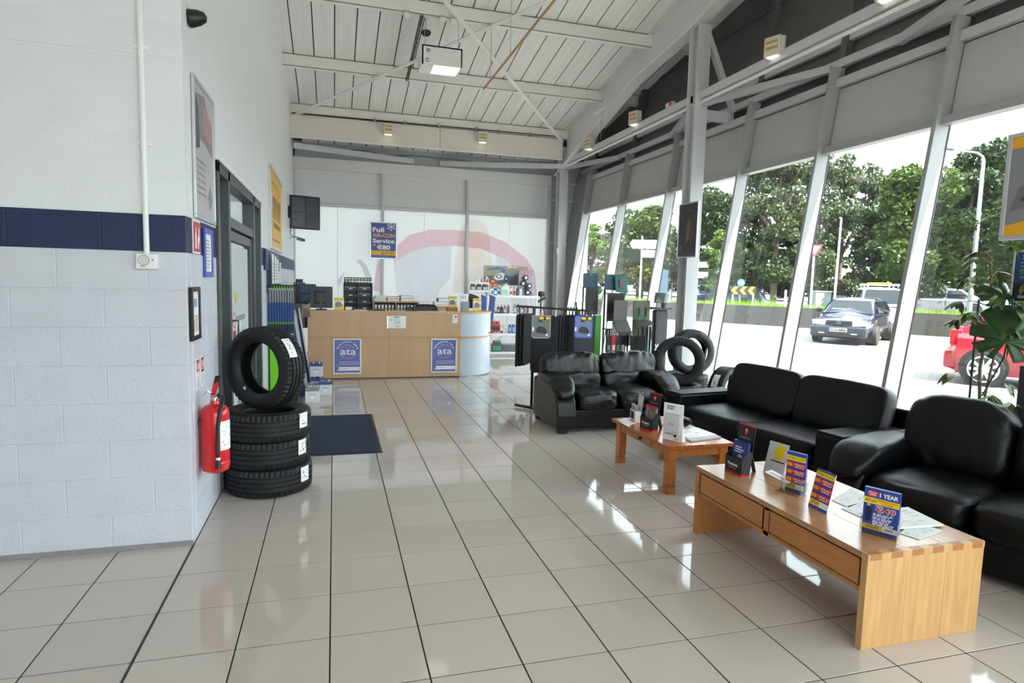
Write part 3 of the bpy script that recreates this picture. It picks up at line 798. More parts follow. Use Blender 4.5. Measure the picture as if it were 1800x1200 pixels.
MB().cyl((0, 0, 0), (0, 0, 0.75), 0.05, 0.045, n=10).build('shaft', SIGNW, t); MB().lathe([(0, 0.79), (0.03, 0.78), (0.045, 0.75)], 10).build('cap', SIGNW, t)
# street lamp
t = thing('street_lamp', 'tall grey street lamp with a curved arm above the silver saloon', 'street lamp', (28.5, 18.1, 0.8))
MB().tube([(0, 0, 0), (0, 0, 3.4), (0, 0, 6.7), (-0.06, 0.02, 6.9), (-0.3, 0.1, 7.05), (-1.35, 0.42, 7.18)], [0.11, 0.09, 0.065, 0.05, 0.045, 0.04], 10).build('post', GALV, t, smooth=True)
MB().box(-1.7, -1.25, 0.36, 0.52, 7.14, 7.22).build('lantern', DARK_GREY, t, bevel=0.03)
# railings, fence and far buildings
FENCE = mat('green_mesh_fence', '#4d7d72', 0.6); RAIL = mat('dark_rail', '#45494b', 0.6)
t = thing('railing', 'dark metal railing beyond the verge below the rounded tree', 'railing', L(-16, 4.6, 0.8), math.atan2(D.y, D.x))
for z in (0.45, 0.95): MB().box(0, 14, -0.02, 0.02, z, z + 0.05).build('rail', RAIL, t)
for k in range(15): MB().box(k, k + 0.05, -0.025, 0.025, 0, 1.02).build('post', RAIL, t)
t = thing('mesh_fence', 'long green mesh sports fence far behind the trees', 'fence', L(-30, 22, 0.8), math.atan2(D.y, D.x))
for k in range(30): MB().box(k * 2, k * 2 + 0.07, 0, 0.07, 0, 2.4).build('post', FENCE, t)
b = MB()
for z in np.arange(0.1, 2.4, 0.12): b.box(0, 60, 0.02, 0.035, z, z + 0.015)
b.build('mesh', FENCE, t, kind='stuff', label='green horizontal fence wires')
PALE_B = mat('pale_render', '#dfe0df', 0.8)
t = thing('far_building', 'long pale building low behind the fence', 'building', L(-40, 34, 0.8), math.atan2(D.y, D.x))
MB().box(0, 34, 0, 8, 0, 2.8).build('wall', PALE_B, t); MB().prism([(-0.3, 2.8), (8.3, 2.8), (4, 4.0)], 'x', -0.3, 34.3).build('roof', mat('slate', '#7f858c', 0.7), t)
for k in range(9): MB().box(2 + 3.5 * k, 3.4 + 3.5 * k, -0.03, 0.0, 1.0, 2.2).build('window', mat('far_glass', '#4e5a66', 0.2), t)
t = thing('utility_cabinet', 'grey roadside cabinets by the give-way post', 'cabinet', (22.3, 20.6, 0.8), -0.3)
MB().box(0, 0.7, 0, 0.4, 0, 0.75).build('body', mat('cab_grey', '#70757b', 0.6), t); MB().box(0.8, 1.4, 0, 0.4, 0, 0.6).build('body', mat('cab_blue', '#4a5670', 0.6), t); MB().box(-0.03, 0.73, -0.03, 0.43, 0.75, 0.79).build('lid', GALV, t)
t = thing('wheelie_bin', 'tall blue panel standing by the railing near the fingerpost', 'panel', (18.0, 27.6, 0.8), -0.3)
MB().box(0, 0.55, 0, 0.06, 0, 1.7).build('panel', mat('panel_blue', '#20384f', 0.6), t); MB().box(-0.03, 0, 0, 0.06, 0, 1.75).build('post', GALV, t)

# ---------------------------------------------------------------- cars
CARGLASS = mat('car_glass', '#141a20', 0.05, spec=0.4); TYREM = mat('tyre_rubber', '#1b1b1d', 0.65, bump=0.2, bscale=80)
ALLOY = mat('alloy_wheel', '#c9ccd0', 0.3, metal=0.6); LAMPC = mat('headlamp_glass', '#dfe5e8', 0.1, spec=0.8); LAMPR = mat('tail_lamp', '#b3202a', 0.2)
def loft(stations, name, m, t, smooth=True):
    """stations: (x, [(y,z)...]) half-sections from centre bottom to centre top, mirrored"""
    b = MB(); rings = []
    for x, half in stations:
        ring = [(x, y, z) for y, z in half] + [(x, -y, z) for y, z in reversed(half)]
        rings.append(ring)
    n = len(rings[0]); vs = [p for r_ in rings for p in r_]; fs = []
    for i in range(len(rings) - 1):
        for k in range(n):
            fs.append((i * n + k, (i + 1) * n + k, (i + 1) * n + (k + 1) % n, i * n + (k + 1) % n))
    fs.append(tuple(range(n))); fs.append(tuple(reversed([(len(rings) - 1) * n + k for k in range(n)])))
    b.add(vs, fs)
    return b.build(name, m, t, smooth=smooth, angle=35)
def car(name, label, loc, rotz, paint, L_, W_, H_, hood, wind, roof0, roof1, rear, belt=0.9, alloy='steel', lower=None, wb=None, wr=0.30):
    """x: nose at 0 going back to L_. hood: hood height; wind: x where windscreen starts; roof0/roof1: x of roof; rear: x where rear glass meets body"""
    t = thing(name, label, 'car', loc, rotz)
    hw = W_ / 2; fa, ra = 0.82, L_ - 0.75
    if wb: ra = fa + wb
    def sec(x, top, w, zb=0.2, crown=0.04):
        return (x, [(0.0, zb), (w * 0.86, zb), (w * 0.97, zb + 0.14), (w, (zb + top) / 2), (w * 0.985, top - 0.12), (w * 0.90, top - 0.03), (0.0, top + crown)])
    st = [sec(0.0, hood - 0.22, hw * 0.80, 0.26), sec(0.08, hood - 0.12, hw * 0.90, 0.2), sec(0.35, hood - 0.03, hw * 0.97), sec(fa, hood + 0.03, hw, 0.2), sec(wind, belt + 0.02, hw, 0.2), sec((wind + rear) / 2, belt + 0.02, hw, 0.2),
          sec(ra, belt + 0.04, hw, 0.2), sec(rear, belt + 0.05, hw * 0.99), sec(L_ - 0.12, belt - 0.02, hw * 0.93, 0.24), sec(L_, belt - 0.28, hw * 0.86, 0.28)]
    body = loft(st, 'body', paint, t)
    # greenhouse
    def gsec(x, top, w, wb_): return (x, [(0, belt - 0.05), (wb_, belt - 0.05), (w + 0.02, (belt + top) / 2 + 0.02), (w, top - 0.03), (w * 0.9, top), (0, top + 0.03)])
    g_ = [gsec(wind, belt + 0.02, hw * 0.86, hw * 0.93), gsec(roof0, H_ - 0.03, hw * 0.72, hw * 0.94), gsec((roof0 + roof1) / 2, H_, hw * 0.73, hw * 0.94), gsec(roof1, H_ - 0.04, hw * 0.72, hw * 0.93), gsec(rear, belt + 0.04, hw * 0.84, hw * 0.9)]
    loft(g_, 'roof', paint, t)
    # glass: windscreen, side windows, rear window, sitting just proud of the greenhouse
    zt = H_ - 0.10; zb = belt + 0.05
    def lerp(a, b_, q): return a + (b_ - a) * q
    def front_x(z): return lerp(wind, roof0, (z - belt) / (H_ - belt)) - 0.035
    def rear_x(z): return lerp(rear, roof1, (z - belt) / (H_ - belt)) + 0.035
    b = MB(); b.add([(front_x(zb), -hw * 0.80, zb), (front_x(zb), hw * 0.80, zb), (front_x(zt), hw * 0.64, zt + 0.02), (front_x(zt), -hw * 0.64, zt + 0.02)], [(0, 1, 2, 3)]); b.build('windscreen', CARGLASS, t)
    b = MB(); b.add([(rear_x(zb), -hw * 0.74, zb), (rear_x(zb), hw * 0.74, zb), (rear_x(zt), hw * 0.62, zt), (rear_x(zt), -hw * 0.62, zt)], [(3, 2, 1, 0)]); b.build('rear_window', CARGLASS, t)
    xm = lerp(roof0, roof1, 0.48)
    for s in (-1, 1):
        y0, y1 = hw * 0.935 + 0.018, hw * 0.73 + 0.035
        ym = (y0 + y1) / 2 + 0.01
        for (xa0, xa1, xb0, xb1) in ((front_x(zb) + 0.28, front_x(zt) + 0.16, xm - 0.04, xm - 0.04), (xm + 0.04, xm + 0.04, rear_x(zb) - 0.30, rear_x(zt) - 0.18)):
            b = MB(); zm = (zb + zt) / 2
            b.add([(xa0, s * y0, zb), (xb0, s * y0, zb), ((xb0 + xb1) / 2, s * ym, zm), (xb1, s * y1, zt), (xa1, s * y1, zt), ((xa0 + xa1) / 2, s * ym, zm)], [(0, 1, 2, 5), (5, 2, 3, 4)]); b.build('side_window', CARGLASS, t)
        b = MB().box(xm - 0.012, xm + 0.012, s * (hw + 0.002) - 0.004, s * (hw + 0.002) + 0.004, 0.3, belt - 0.1); b.build('door_gap', BLACK_PLASTIC, t)
        MB().box(xm - 0.3, xm - 0.12, s * hw - 0.02, s * hw + 0.02, belt - 0.16, belt - 0.13).build('door_handle', paint, t)
        b = MB().box(wind + 0.42, wind + 0.62, s * (hw + 0.14) - 0.07, s * (hw + 0.14) + 0.07, belt + 0.0, belt + 0.13); b.build('mirror', BLACK_PLASTIC, t, bevel=0.03)
        MB().box(fa + 0.4, ra - 0.4, s * hw - 0.012, s * hw + 0.012, 0.46, 0.52).build('side_strip', lower or paint, t)
        for xa in (fa, ra):
            wt = thing('wheel', None, None, (xa, s * (hw - 0.09), wr + 0.0)); wt.parent = t
            c = s * 0.10
            MB().cyl((0, -0.095, 0), (0, 0.095, 0), wr + 0.05, n=28).build('arch', BLACK_PLASTIC, wt, loc=(0, s * 0.0, 0.02))
            MB().cyl((0, c - 0.1, 0), (0, c + 0.0 if s > 0 else c + 0.1, 0), wr, n=28).build('tyre', TYREM, wt, bevel=0.02)
            w = MB()
            if alloy == 'steel':
                w.cyl((0, c * 1.01, 0), (0, c * 1.08, 0), wr * 0.66, wr * 0.6, n=24)
            else:
                w.cyl((0, c * 0.9, 0), (0, c * 1.02, 0), wr * 0.74, n=24); 
            w.build('rim', WHITE_PLASTIC if alloy == 'steel' else DARK_GREY, wt)
            if alloy != 'steel':
                sp = MB()
                for q in range(9):
                    a = q * 2 * math.pi / 9
                    sp.bar((0.05 * math.cos(a), c * 1.06, 0.05 * math.sin(a)), (wr * 0.72 * math.cos(a), c * 1.06, wr * 0.72 * math.sin(a)), 0.05, 0.03, up=(0, 1, 0))
                sp.cyl((0, c * 1.0, 0), (0, c * 1.12, 0), 0.06, n=12)
                sp.build('spokes', ALLOY, wt)
                MB().lathe([(wr * 0.68, -0.01), (wr * 0.76, -0.01), (wr * 0.76, 0.012), (wr * 0.68, 0.012)], 28, close=True).build('rim_ring', ALLOY, wt, rot=(math.pi / 2, 0, 0), loc=(0, c * 1.04, 0))
    return t, hw
# dark blue estate facing the windows
NAVYCAR = mat('dark_blue_car_paint', '#10152b', 0.2, metal=0.2, coat=0.6)
BUMP = mat('dark_bumper', '#23262e', 0.4)
head = math.atan2(0.5637, 0.826)
nose = Vector((16.31, 12.67, 0)) - Vector((0.826, 0.5637, 0)) * 0.82
t, hw = car('estate_car', 'dark blue estate car parked with its nose towards the windows', (nose.x, nose.y, -0.02), head, NAVYCAR, 4.25, 1.69, 1.42, 0.80, 1.22, 1.85, 3.75, 4.1, 0.93, lower=BUMP)
MB().box(-0.06, 0.16, -hw * 0.93, hw * 0.93, 0.24, 0.56).build('bumper', BUMP, t, bevel=0.05, seg=3)
MB().box(-0.075, -0.05, -hw * 0.75, hw * 0.75, 0.28, 0.34).build('air_intake', BLACK_PLASTIC, t)
MB().box(0.0, 0.06, -0.36, 0.36, 0.60, 0.74).build('grille', BLACK_PLASTIC, t, bevel=0.02)
lg = thing('badge', None, None, (-0.004, 0, 0.67)); lg.parent = t; lg.rotation_euler = (0, 0, -math.pi / 2)
MB().disc((0, 0), 0.055, r_in=0.042, y=-0.004).poly([(-0.07, 0.0), (0.02, 0.012), (0.0, -0.01), (0.07, 0.004), (-0.02, -0.012), (0.0, 0.006)], -0.005).build('emblem', CHROME, lg)
for s in (-1, 1):
    MB().prism([(s * 0.38, 0.58), (s * 0.74, 0.60), (s * 0.76, 0.74), (s * 0.38, 0.75)], 'x', 0.0, 0.12).build('headlamp', LAMPC, t, bevel=0.02)
    MB().box(-0.07, -0.05, s * 0.45 - 0.08, s * 0.45 + 0.08, 0.28, 0.36).build('fog_lamp', LAMPC, t)
    MB().cyl((0.95, s * hw, 0.72), (0.95, s * (hw + 0.015), 0.72), 0.035, n=10).build('indicator', mat('indicator_orange', '#e0662a', 0.3), t)
MB().cyl((2.4, 0.3, 1.43), (2.4, 0.3, 1.44), 0.02).build('aerial_base', BLACK_PLASTIC, t)
pl = thing('number_plate', None, None, (-0.068, 0.0, 0.40)); pl.parent = t; pl.rotation_euler = (0, 0, -math.pi / 2)
MB().box(-0.26, 0.26, -0.008, 0, 0, 0.115).build('plate', mat('sun_dimmed_plate', '#8d8d88', 0.5), pl); MB().box(-0.26, -0.215, -0.010, -0.006, 0, 0.115).build('blue_band', BLUE_PRINT, pl)  # white plate greyed in colour so the sun does not clip it
txt(pl, '97-D-48896', -0.19, 0.025, 0.065, BLACK_PRINT, y=-0.012, w=0.42, bold=0.02)
ds = thing('dash_notice', None, None, (1.40, 0.30, 0.985)); ds.parent = t; ds.rotation_euler = (0.5, 0, -math.pi / 2)
MB().box(-0.2, 0.2, -0.01, 0, 0, 0.1).build('sheet', PAPER, ds)
# red hatchback, rear end towards the estate
REDCAR = mat('red_car_paint', '#9c1024', 0.2, coat=0.7)
hd = math.atan2(-0.55, 0.835)
t, hw = car('hatchback_car', 'red hatchback parked just outside, partly hidden by the plant', (14.59, 2.82, -0.02), math.atan2(0.826, -0.5637), REDCAR, 3.86, 1.70, 1.42, 0.85, 0.95, 1.55, 3.25, 3.72, 0.92, alloy='alloy', wb=2.48, wr=0.315)
for s in (-1, 1):
    MB().box(3.64, 3.84, s * hw * 0.80 - 0.08, s * hw * 0.80 + 0.09, 0.70, 1.0).build('tail_lamp', LAMPR, t, bevel=0.03)
MB().box(3.66, 3.92, -hw * 0.9, hw * 0.9, 0.28, 0.62).build('bumper', REDCAR, t, bevel=0.06, seg=3)
# silver saloon on the road
SILVER = mat('silver_car_paint', '#95989e', 0.25, metal=0.4, coat=0.5)
t, hw = car('saloon_car', 'silver saloon car on the road behind the retaining wall', (32.1, 25.3, 0.42), math.atan2(-0.826, 0.5637), SILVER, 4.5, 1.76, 1.46, 0.86, 1.15, 1.95, 3.1, 3.95, 0.93, alloy='alloy', wr=0.32)
for s in (-1, 1): MB().box(4.3, 4.47, s * 0.62 - 0.12, s * 0.62 + 0.12, 0.72, 0.9).build('tail_lamp', LAMPR, t, bevel=0.02)
# white van with roof rack
VANW = mat('white_van_paint', '#a3a6aa', 0.3, coat=0.4)
t, hw = car('small_van', 'white van with a ladder rack on its roof behind the dark blue estate', (20.15, 14.75, -0.02), math.atan2(0.80, 0.60), VANW, 2.75, 1.72, 1.80, 1.05, 0.55, 1.0, 2.62, 2.7, 1.15, wb=1.25)
rk = thing('roof_rack', None, None, (-0.9, 0, 1.82)); rk.parent = t
for s in (-0.5, 0.5): MB().box(1.75, 3.5, s - 0.02, s + 0.02, 0.10, 0.13).build('rail', GALV, rk)
for x in (1.8, 2.6, 3.4): MB().box(x, x + 0.04, -0.55, 0.55, 0.06, 0.10).box(x, x + 0.04, -0.52, -0.48, 0, 0.08).box(x, x + 0.04, 0.48, 0.52, 0, 0.08).build('crossbar', GALV, rk)
for x in (1.9, 2.5, 3.1): MB().box(x, x + 0.2, -0.3, 0.3, 0.13, 0.17).build('ladder_rung', YELLOW_PRINT, rk)
# two far cars
t, hw = car('distant_car', 'small blue car far off beside the middle steel column', (22.2, 30.2, 0.42), math.atan2(-0.826, 0.5637), mat('blue_car_paint', '#41548c', 0.25, coat=0.5), 3.9, 1.65, 1.4, 0.8, 1.1, 1.7, 3.2, 3.7, 0.9)
t, hw = car('distant_car', 'pale car far off beyond the display stands', (17.2, 40.0, 0.42), math.atan2(-0.826, 0.5637), VANW, 3.9, 1.65, 1.4, 0.8, 1.1, 1.7, 3.2, 3.7, 0.9)
# ---------------------------------------------------------------- glazed door in the left wall
dr = MB()
FR = [(1.75, 1.83), (2.22, 2.30), (3.82, 3.92), (4.42, 4.50)]
for a, b_ in FR: dr.box(-0.09, 0.02, a, b_, 0, 2.45)
dr.box(-0.09, 0.02, 1.75, 4.5, 2.37, 2.45)
door = dr.build('door_1', ALU, label='grey aluminium glazed door set with a top light in the white wall', kind='structure', bevel=0.004)
MB().box(-0.08, 0.012, 2.30, 3.82, 2.02, 2.10).build('door_head', ALU, door)
for a, b_ in ((1.83, 2.22), (3.92, 4.42)): MB().box(-0.045, -0.035, a, b_, 0.1, 2.37).build('pane', GLASS_DOOR, door)
MB().box(-0.045, -0.035, 2.30, 3.82, 2.10, 2.37).build('pane', GLASS_DOOR, door)
lf = MB().box(-0.07, 0.0, 2.32, 2.40, 0.01, 2.0).box(-0.07, 0.0, 3.70, 3.80, 0.01, 2.0).box(-0.07, 0, 2.40, 3.70, 0.01, 0.13).box(-0.07, 0, 2.40, 3.70, 1.92, 2.0).build('door_leaf', ALU, door, bevel=0.004)
MB().box(-0.04, -0.03, 2.40, 3.70, 0.13, 1.92).build('pane', GLASS_DOOR, lf)
MB().tube([(0.0, 2.45, 0.85), (0.05, 2.45, 0.85), (0.05, 2.45, 1.25), (0.0, 2.45, 1.25)], 0.012, 8).build('handle', CHROME, lf)
MB().box(0.0, 0.03, 1.72, 4.53, 2.45, 2.50).build('drip_trim', STEEL_WHITE, door)
MB().box(-0.08, 0.01, 1.83, 2.22, 0, 0.1).box(-0.08, 0.01, 3.92, 4.42, 0, 0.1).build('bottom_rail', ALU, door)
dp = thing('door_poster', 'pale sheet poster stuck inside the glazed door', 'poster', (-0.028, 2.62, 0.15), math.pi / 2)
MB().box(0, 1.04, -0.002, 0, 0, 1.74).build('sheet', mat('door_sheet', '#ccd4d6', 0.5), dp)
MB().poly([(0.12, 1.28), (0.2, 1.34), (0.26, 1.28), (0.2, 1.22)], -0.005).build('flash', YELLOW_PRINT, dp)
txt(dp, 'SPORT', 0.3, 1.25, 0.06, WHITE_PRINT, y=-0.005)
fake_lines(dp, 0.08, 0.82, [1.06], 0.05, GREY_PRINT, y=-0.005, seed=31, ragged=False)
b = MB()
for k, x in enumerate((0.1, 0.2, 0.3, 0.38, 0.52, 0.6, 0.72)): b.poly([(x, 0.86), (x + 0.02, 0.86), (x + 0.02, 0.97), (x, 0.97)], -0.005).poly([(x, 0.86 + 0.05 * (k % 3)), (x + 0.06, 0.86 + 0.05 * (k % 3)), (x + 0.06, 0.872 + 0.05 * (k % 3)), (x, 0.872 + 0.05 * (k % 3))], -0.005)
b.build('lettering', GREY_PRINT, dp)
MB().disc((0.5, 0.28), 0.26, r_in=0.15, y=-0.005).disc((0.5, 0.28), 0.10, y=-0.005).build('wheel_picture', GREY_PRINT, dp)
nd = thing('no_entry_sticker', 'round red-ringed warning sticker on the glazed door', 'sticker', (0.004, 2.43, 1.18), math.pi / 2)
MB().disc((0.07, 0.07), 0.065, y=-0.001).build('disc', WHITE_PRINT, nd); MB().disc((0.07, 0.07), 0.07, r_in=0.055, y=-0.003).build('ring', RED_PRINT, nd); MB().box(0.0, 0.14, -0.003, -0.001, -0.14, -0.02).build('text_panel', RED_PRINT, nd)

# ---------------------------------------------------------------- things on the left wall
t = thing('conduit', 'white conduit pipe running down the block wall to the call point', 'conduit', (-0.2, 0.8, 1.79))
MB().cyl((0, -0.022, -0.05), (0, -0.022, 3.2), 0.015, n=12).build('pipe', WHITE_PLASTIC, t, smooth=True)
for z in (0.55, 1.07): MB().box(-0.035, 0.035, -0.02, 0, z, z + 0.02).build('saddle', WHITE_PLASTIC, t, bevel=0.004)
t = thing('call_point', 'small square white control box below the conduit', 'control box', (-0.25, 0.8, 1.655))
MB().box(0, 0.105, -0.05, 0, 0, 0.085).build('box', WHITE_PLASTIC, t, bevel=0.006)
MB().cyl((0.04, -0.05, 0.048), (0.04, -0.058, 0.048), 0.026, n=24).build('dial', mat('pale_dial', '#d4d6cf', 0.4), t); MB().disc((0.04, 0.048), 0.03, r_in=0.026, y=-0.0515).build('dial_ring', GREY_PRINT, t)
MB().cyl((0.085, -0.05, 0.05), (0.085, -0.053, 0.05), 0.004, n=8).build('screw', BLACK_PLASTIC, t)
fake_lines(t, 0.02, 0.06, [0.012], 0.005, GREY_PRINT, y=-0.0515)
t = thing('wall_speaker', 'black cone-shaped wall light high on the white wall', 'wall light', (0.0, 0.98, 3.12), math.pi / 2)
cone = [(0.0, 0.0), (0.05, 0.0), (0.052, 0.012), (0.044, 0.06), (0.027, 0.096), (0.0, 0.105)]
MB().lathe(cone, 24).build('shade', BLACK_PLASTIC, t, smooth=True, rot=(math.radians(78), 0, 0)); MB().box(-0.03, 0.03, -0.02, 0, -0.03, 0.03).build('mount', BLACK_PLASTIC, t)
# silver framed faded poster
t = framed('wall_poster', 'tall faded poster in a silver snap frame high beside the door', 'poster', (0.002, 1.0, 1.975), math.pi / 2, 0.66, 0.85, ALU_SILVER, mat('faded_sheet', '#bdbabc', 0.4), 0.025)
y = t['_y']
MB().poly([(0.03, 0.5), (0.03, 0.75), (0.35, 0.8), (0.6, 0.6), (0.6, 0.45), (0.35, 0.5)], y).build('dark_picture', mat('dusky_picture', '#8c8890', 0.5), t); MB().poly([(0.28, 0.56), (0.3, 0.74), (0.58, 0.68), (0.6, 0.52)], y - 0.0006).build('red_picture', mat('dull_red', '#b08a8c', 0.5), t)
MB().poly([(0.05, 0.42), (0.04, 0.7), (0.1, 0.74), (0.16, 0.68), (0.18, 0.45)], y - 0.001).build('figure_picture', mat('dusky_dark', '#5c5a60', 0.5), t); fake_lines(t, 0.06, 0.4, [0.36, 0.32, 0.28, 0.24, 0.20, 0.16], 0.012, GREY_PRINT, y=y - 0.0006, seed=2)
MB().poly([(0.42, 0.16), (0.5, 0.25), (0.58, 0.16), (0.5, 0.09)], y - 0.0006).build('emblem', GREY_PRINT, t)
# red extinguisher sign, blue frame, dark frame, small red labels
t = thing('fire_sign', 'red and white extinguisher sign on the navy band', 'sign', (0.001, 0.955, 1.758), math.pi / 2)
MB().box(0, 0.21, -0.004, 0, 0, 0.205).build('board', WHITE_PRINT, t); MB().box(0.012, 0.198, -0.0055, -0.003, 0.012, 0.193).build('red_panel', RED_PRINT, t)
MB().poly([(0.05, 0.03), (0.05, 0.12), (0.06, 0.135), (0.06, 0.16), (0.08, 0.16), (0.08, 0.135), (0.09, 0.12), (0.09, 0.03)], -0.0065).poly([(0.125, 0.03), (0.15, 0.03), (0.16, 0.07), (0.185, 0.09), (0.165, 0.12), (0.18, 0.15), (0.155, 0.17), (0.145, 0.12), (0.12, 0.09)], -0.0065).build('pictogram', WHITE_PRINT, t)
BLUEFR = mat('blue_frame', '#3c55b8', 0.35)
t = framed('notice_frame', 'blue framed notice overlapping the navy band beside the door', 'frame', (0.002, 1.255, 1.615), math.pi / 2, 0.28, 0.32, BLUEFR, PAPER, 0.035, 0.015)
fake_lines(t, 0.06, 0.2, [0.06 + 0.022 * k for k in range(9)], 0.008, GREY_PRINT, y=t['_y'], seed=3)
t = framed('certificate_frame', 'black framed certificate on the grey blocks near the corner', 'frame', (0.002, 0.82, 1.235), math.pi / 2, 0.235, 0.32, BLACK_PLASTIC, PAPER, 0.028, 0.02)
fake_lines(t, 0.05, 0.17, [0.08 + 0.03 * k for k in range(3)], 0.008, GREY_PRINT, y=t['_y'], seed=4); MB().box(0.06, 0.17, t['_y'], t['_y'] + 0.0005, 0.2, 0.25).build('crest', mat('crest_blue', '#8fa4c8', 0.5), t); MB().disc((0.17, 0.28), 0.008, y=t['_y']).build('seal', RED_PRINT, t)
MB().poly([(0.05, 0.05), (0.05, 0.12), (0.19, 0.15), (0.19, 0.05)], t['_y'] - 0.0003).build('picture', mat('certificate_picture', '#cfc7b6', 0.5), t)
for k, (yy, lb) in enumerate(((0.965, 'small red extinguisher label, nearer the corner of a pair'), (1.10, 'small red extinguisher label, nearer the door of a pair'))):
    t = thing('extinguisher_label', lb, 'label', (0.001, yy, 0.915), math.pi / 2)
    MB().box(0, 0.095, -0.003, 0, 0, 0.195).build('board', WHITE_PRINT, t); MB().box(0.008, 0.087, -0.0045, -0.002, 0.115, 0.187).build('red_panel', RED_PRINT, t)
    MB().box(0.008, 0.087, -0.0045, -0.002, 0.095, 0.11).build('stripe', BLACK_PRINT if k else CREAM, t)
    MB().poly([(0.02, 0.125), (0.02, 0.16), (0.03, 0.175), (0.04, 0.16), (0.04, 0.125)], -0.0055).poly([(0.055, 0.125), (0.05, 0.15), (0.065, 0.18), (0.075, 0.15), (0.07, 0.125)], -0.0055).build('pictogram', WHITE_PRINT, t)
    fake_lines(t, 0.012, 0.08, [0.02 + 0.012 * q for q in range(6)], 0.005, GREY_PRINT, y=-0.004, seed=5 + k)
# fire extinguisher hanging on the wall
REDM = mat('extinguisher_red', '#d3121f', 0.25, coat=0.4)
t = thing('fire_extinguisher', 'red fire extinguisher hanging on the grey block wall beside the tyres', 'extinguisher', (0.095, 1.02, 0.385))
MB().lathe([(0.0, 0.0), (0.055, 0.0), (0.078, 0.015), (0.084, 0.045), (0.084, 0.07), (0.082, 0.074), (0.084, 0.078), (0.084, 0.37), (0.08, 0.40), (0.06, 0.425), (0.028, 0.437), (0.024, 0.46), (0.0, 0.46)], 36).build('cylinder', REDM, t, smooth=True)
MB().lathe([(0, 0.46), (0.026, 0.46), (0.026, 0.485), (0.016, 0.50), (0, 0.5)], 18).build('valve', CHROME, t, smooth=True)
MB().bar((0.0, -0.06, 0.49), (0.01, 0.05, 0.50), 0.03, 0.01).build('lower_handle', CHROME, t)
MB().bar((0.0, -0.06, 0.505), (0.01, 0.04, 0.575), 0.026, 0.012).build('lever', REDM, t); MB().bar((0.005, 0.0, 0.545), (0.01, 0.07, 0.60), 0.03, 0.012).build('lever_top', BLACK_PLASTIC, t)
hose = [(0.02, 0.02, 0.485), (0.05, -0.02, 0.485), (0.055, -0.06, 0.46), (0.045, -0.085, 0.40), (0.03, -0.095, 0.30), (0.025, -0.096, 0.18), (0.03, -0.097, 0.10)]
MB().tube(hose, 0.012, 10).build('hose', BLACK_PLASTIC, t, smooth=True); MB().cyl((0.03, -0.097, 0.10), (0.03, -0.10, 0.045), 0.013, 0.02, n=12).build('nozzle', BLACK_PLASTIC, t); MB().cyl((0.03, -0.097, 0.115), (0.03, -0.097, 0.10), 0.0135, n=12).build('nozzle_collar', WHITE_PLASTIC, t)
lb = MB()
for k in range(8):
    a0, a1 = [math.radians(-62 + 11 * q) for q in (k, k + 1)]
    lb.add([(0.0855 * math.cos(a0), 0.0855 * math.sin(a0), 0.15), (0.0855 * math.cos(a1), 0.0855 * math.sin(a1), 0.15), (0.0855 * math.cos(a1), 0.0855 * math.sin(a1), 0.335), (0.0855 * math.cos(a0), 0.0855 * math.sin(a0), 0.335)], [(0, 1, 2, 3)])
lb.build('instruction_label', PAPER, t, label='white instruction label')
r_ = random.Random(4); lp = MB()
for k in range(26):
    a = math.radians(r_.uniform(-58, 18)); z = 0.165 + 0.165 * r_.random(); da = math.radians(r_.uniform(3, 9)); h = 0.004
    lp.add([(0.0862 * math.cos(q), 0.0862 * math.sin(q), zz) for q, zz in ((a, z), (a + da, z), (a + da, z + h), (a, z + h))], [(0, 1, 2, 3)])
lp.build('label_print', BLACK_PRINT, t)
MB().box(-0.095, -0.07, -0.03, 0.03, 0.30, 0.34).build('wall_bracket', DARK_GREY, t)
MB().tube([(-0.06, -0.03, 0.50), (-0.03, -0.06, 0.53), (0.0, -0.05, 0.51), (-0.04, -0.02, 0.52)], 0.003, 6).build('safety_pin', CHROME, t)

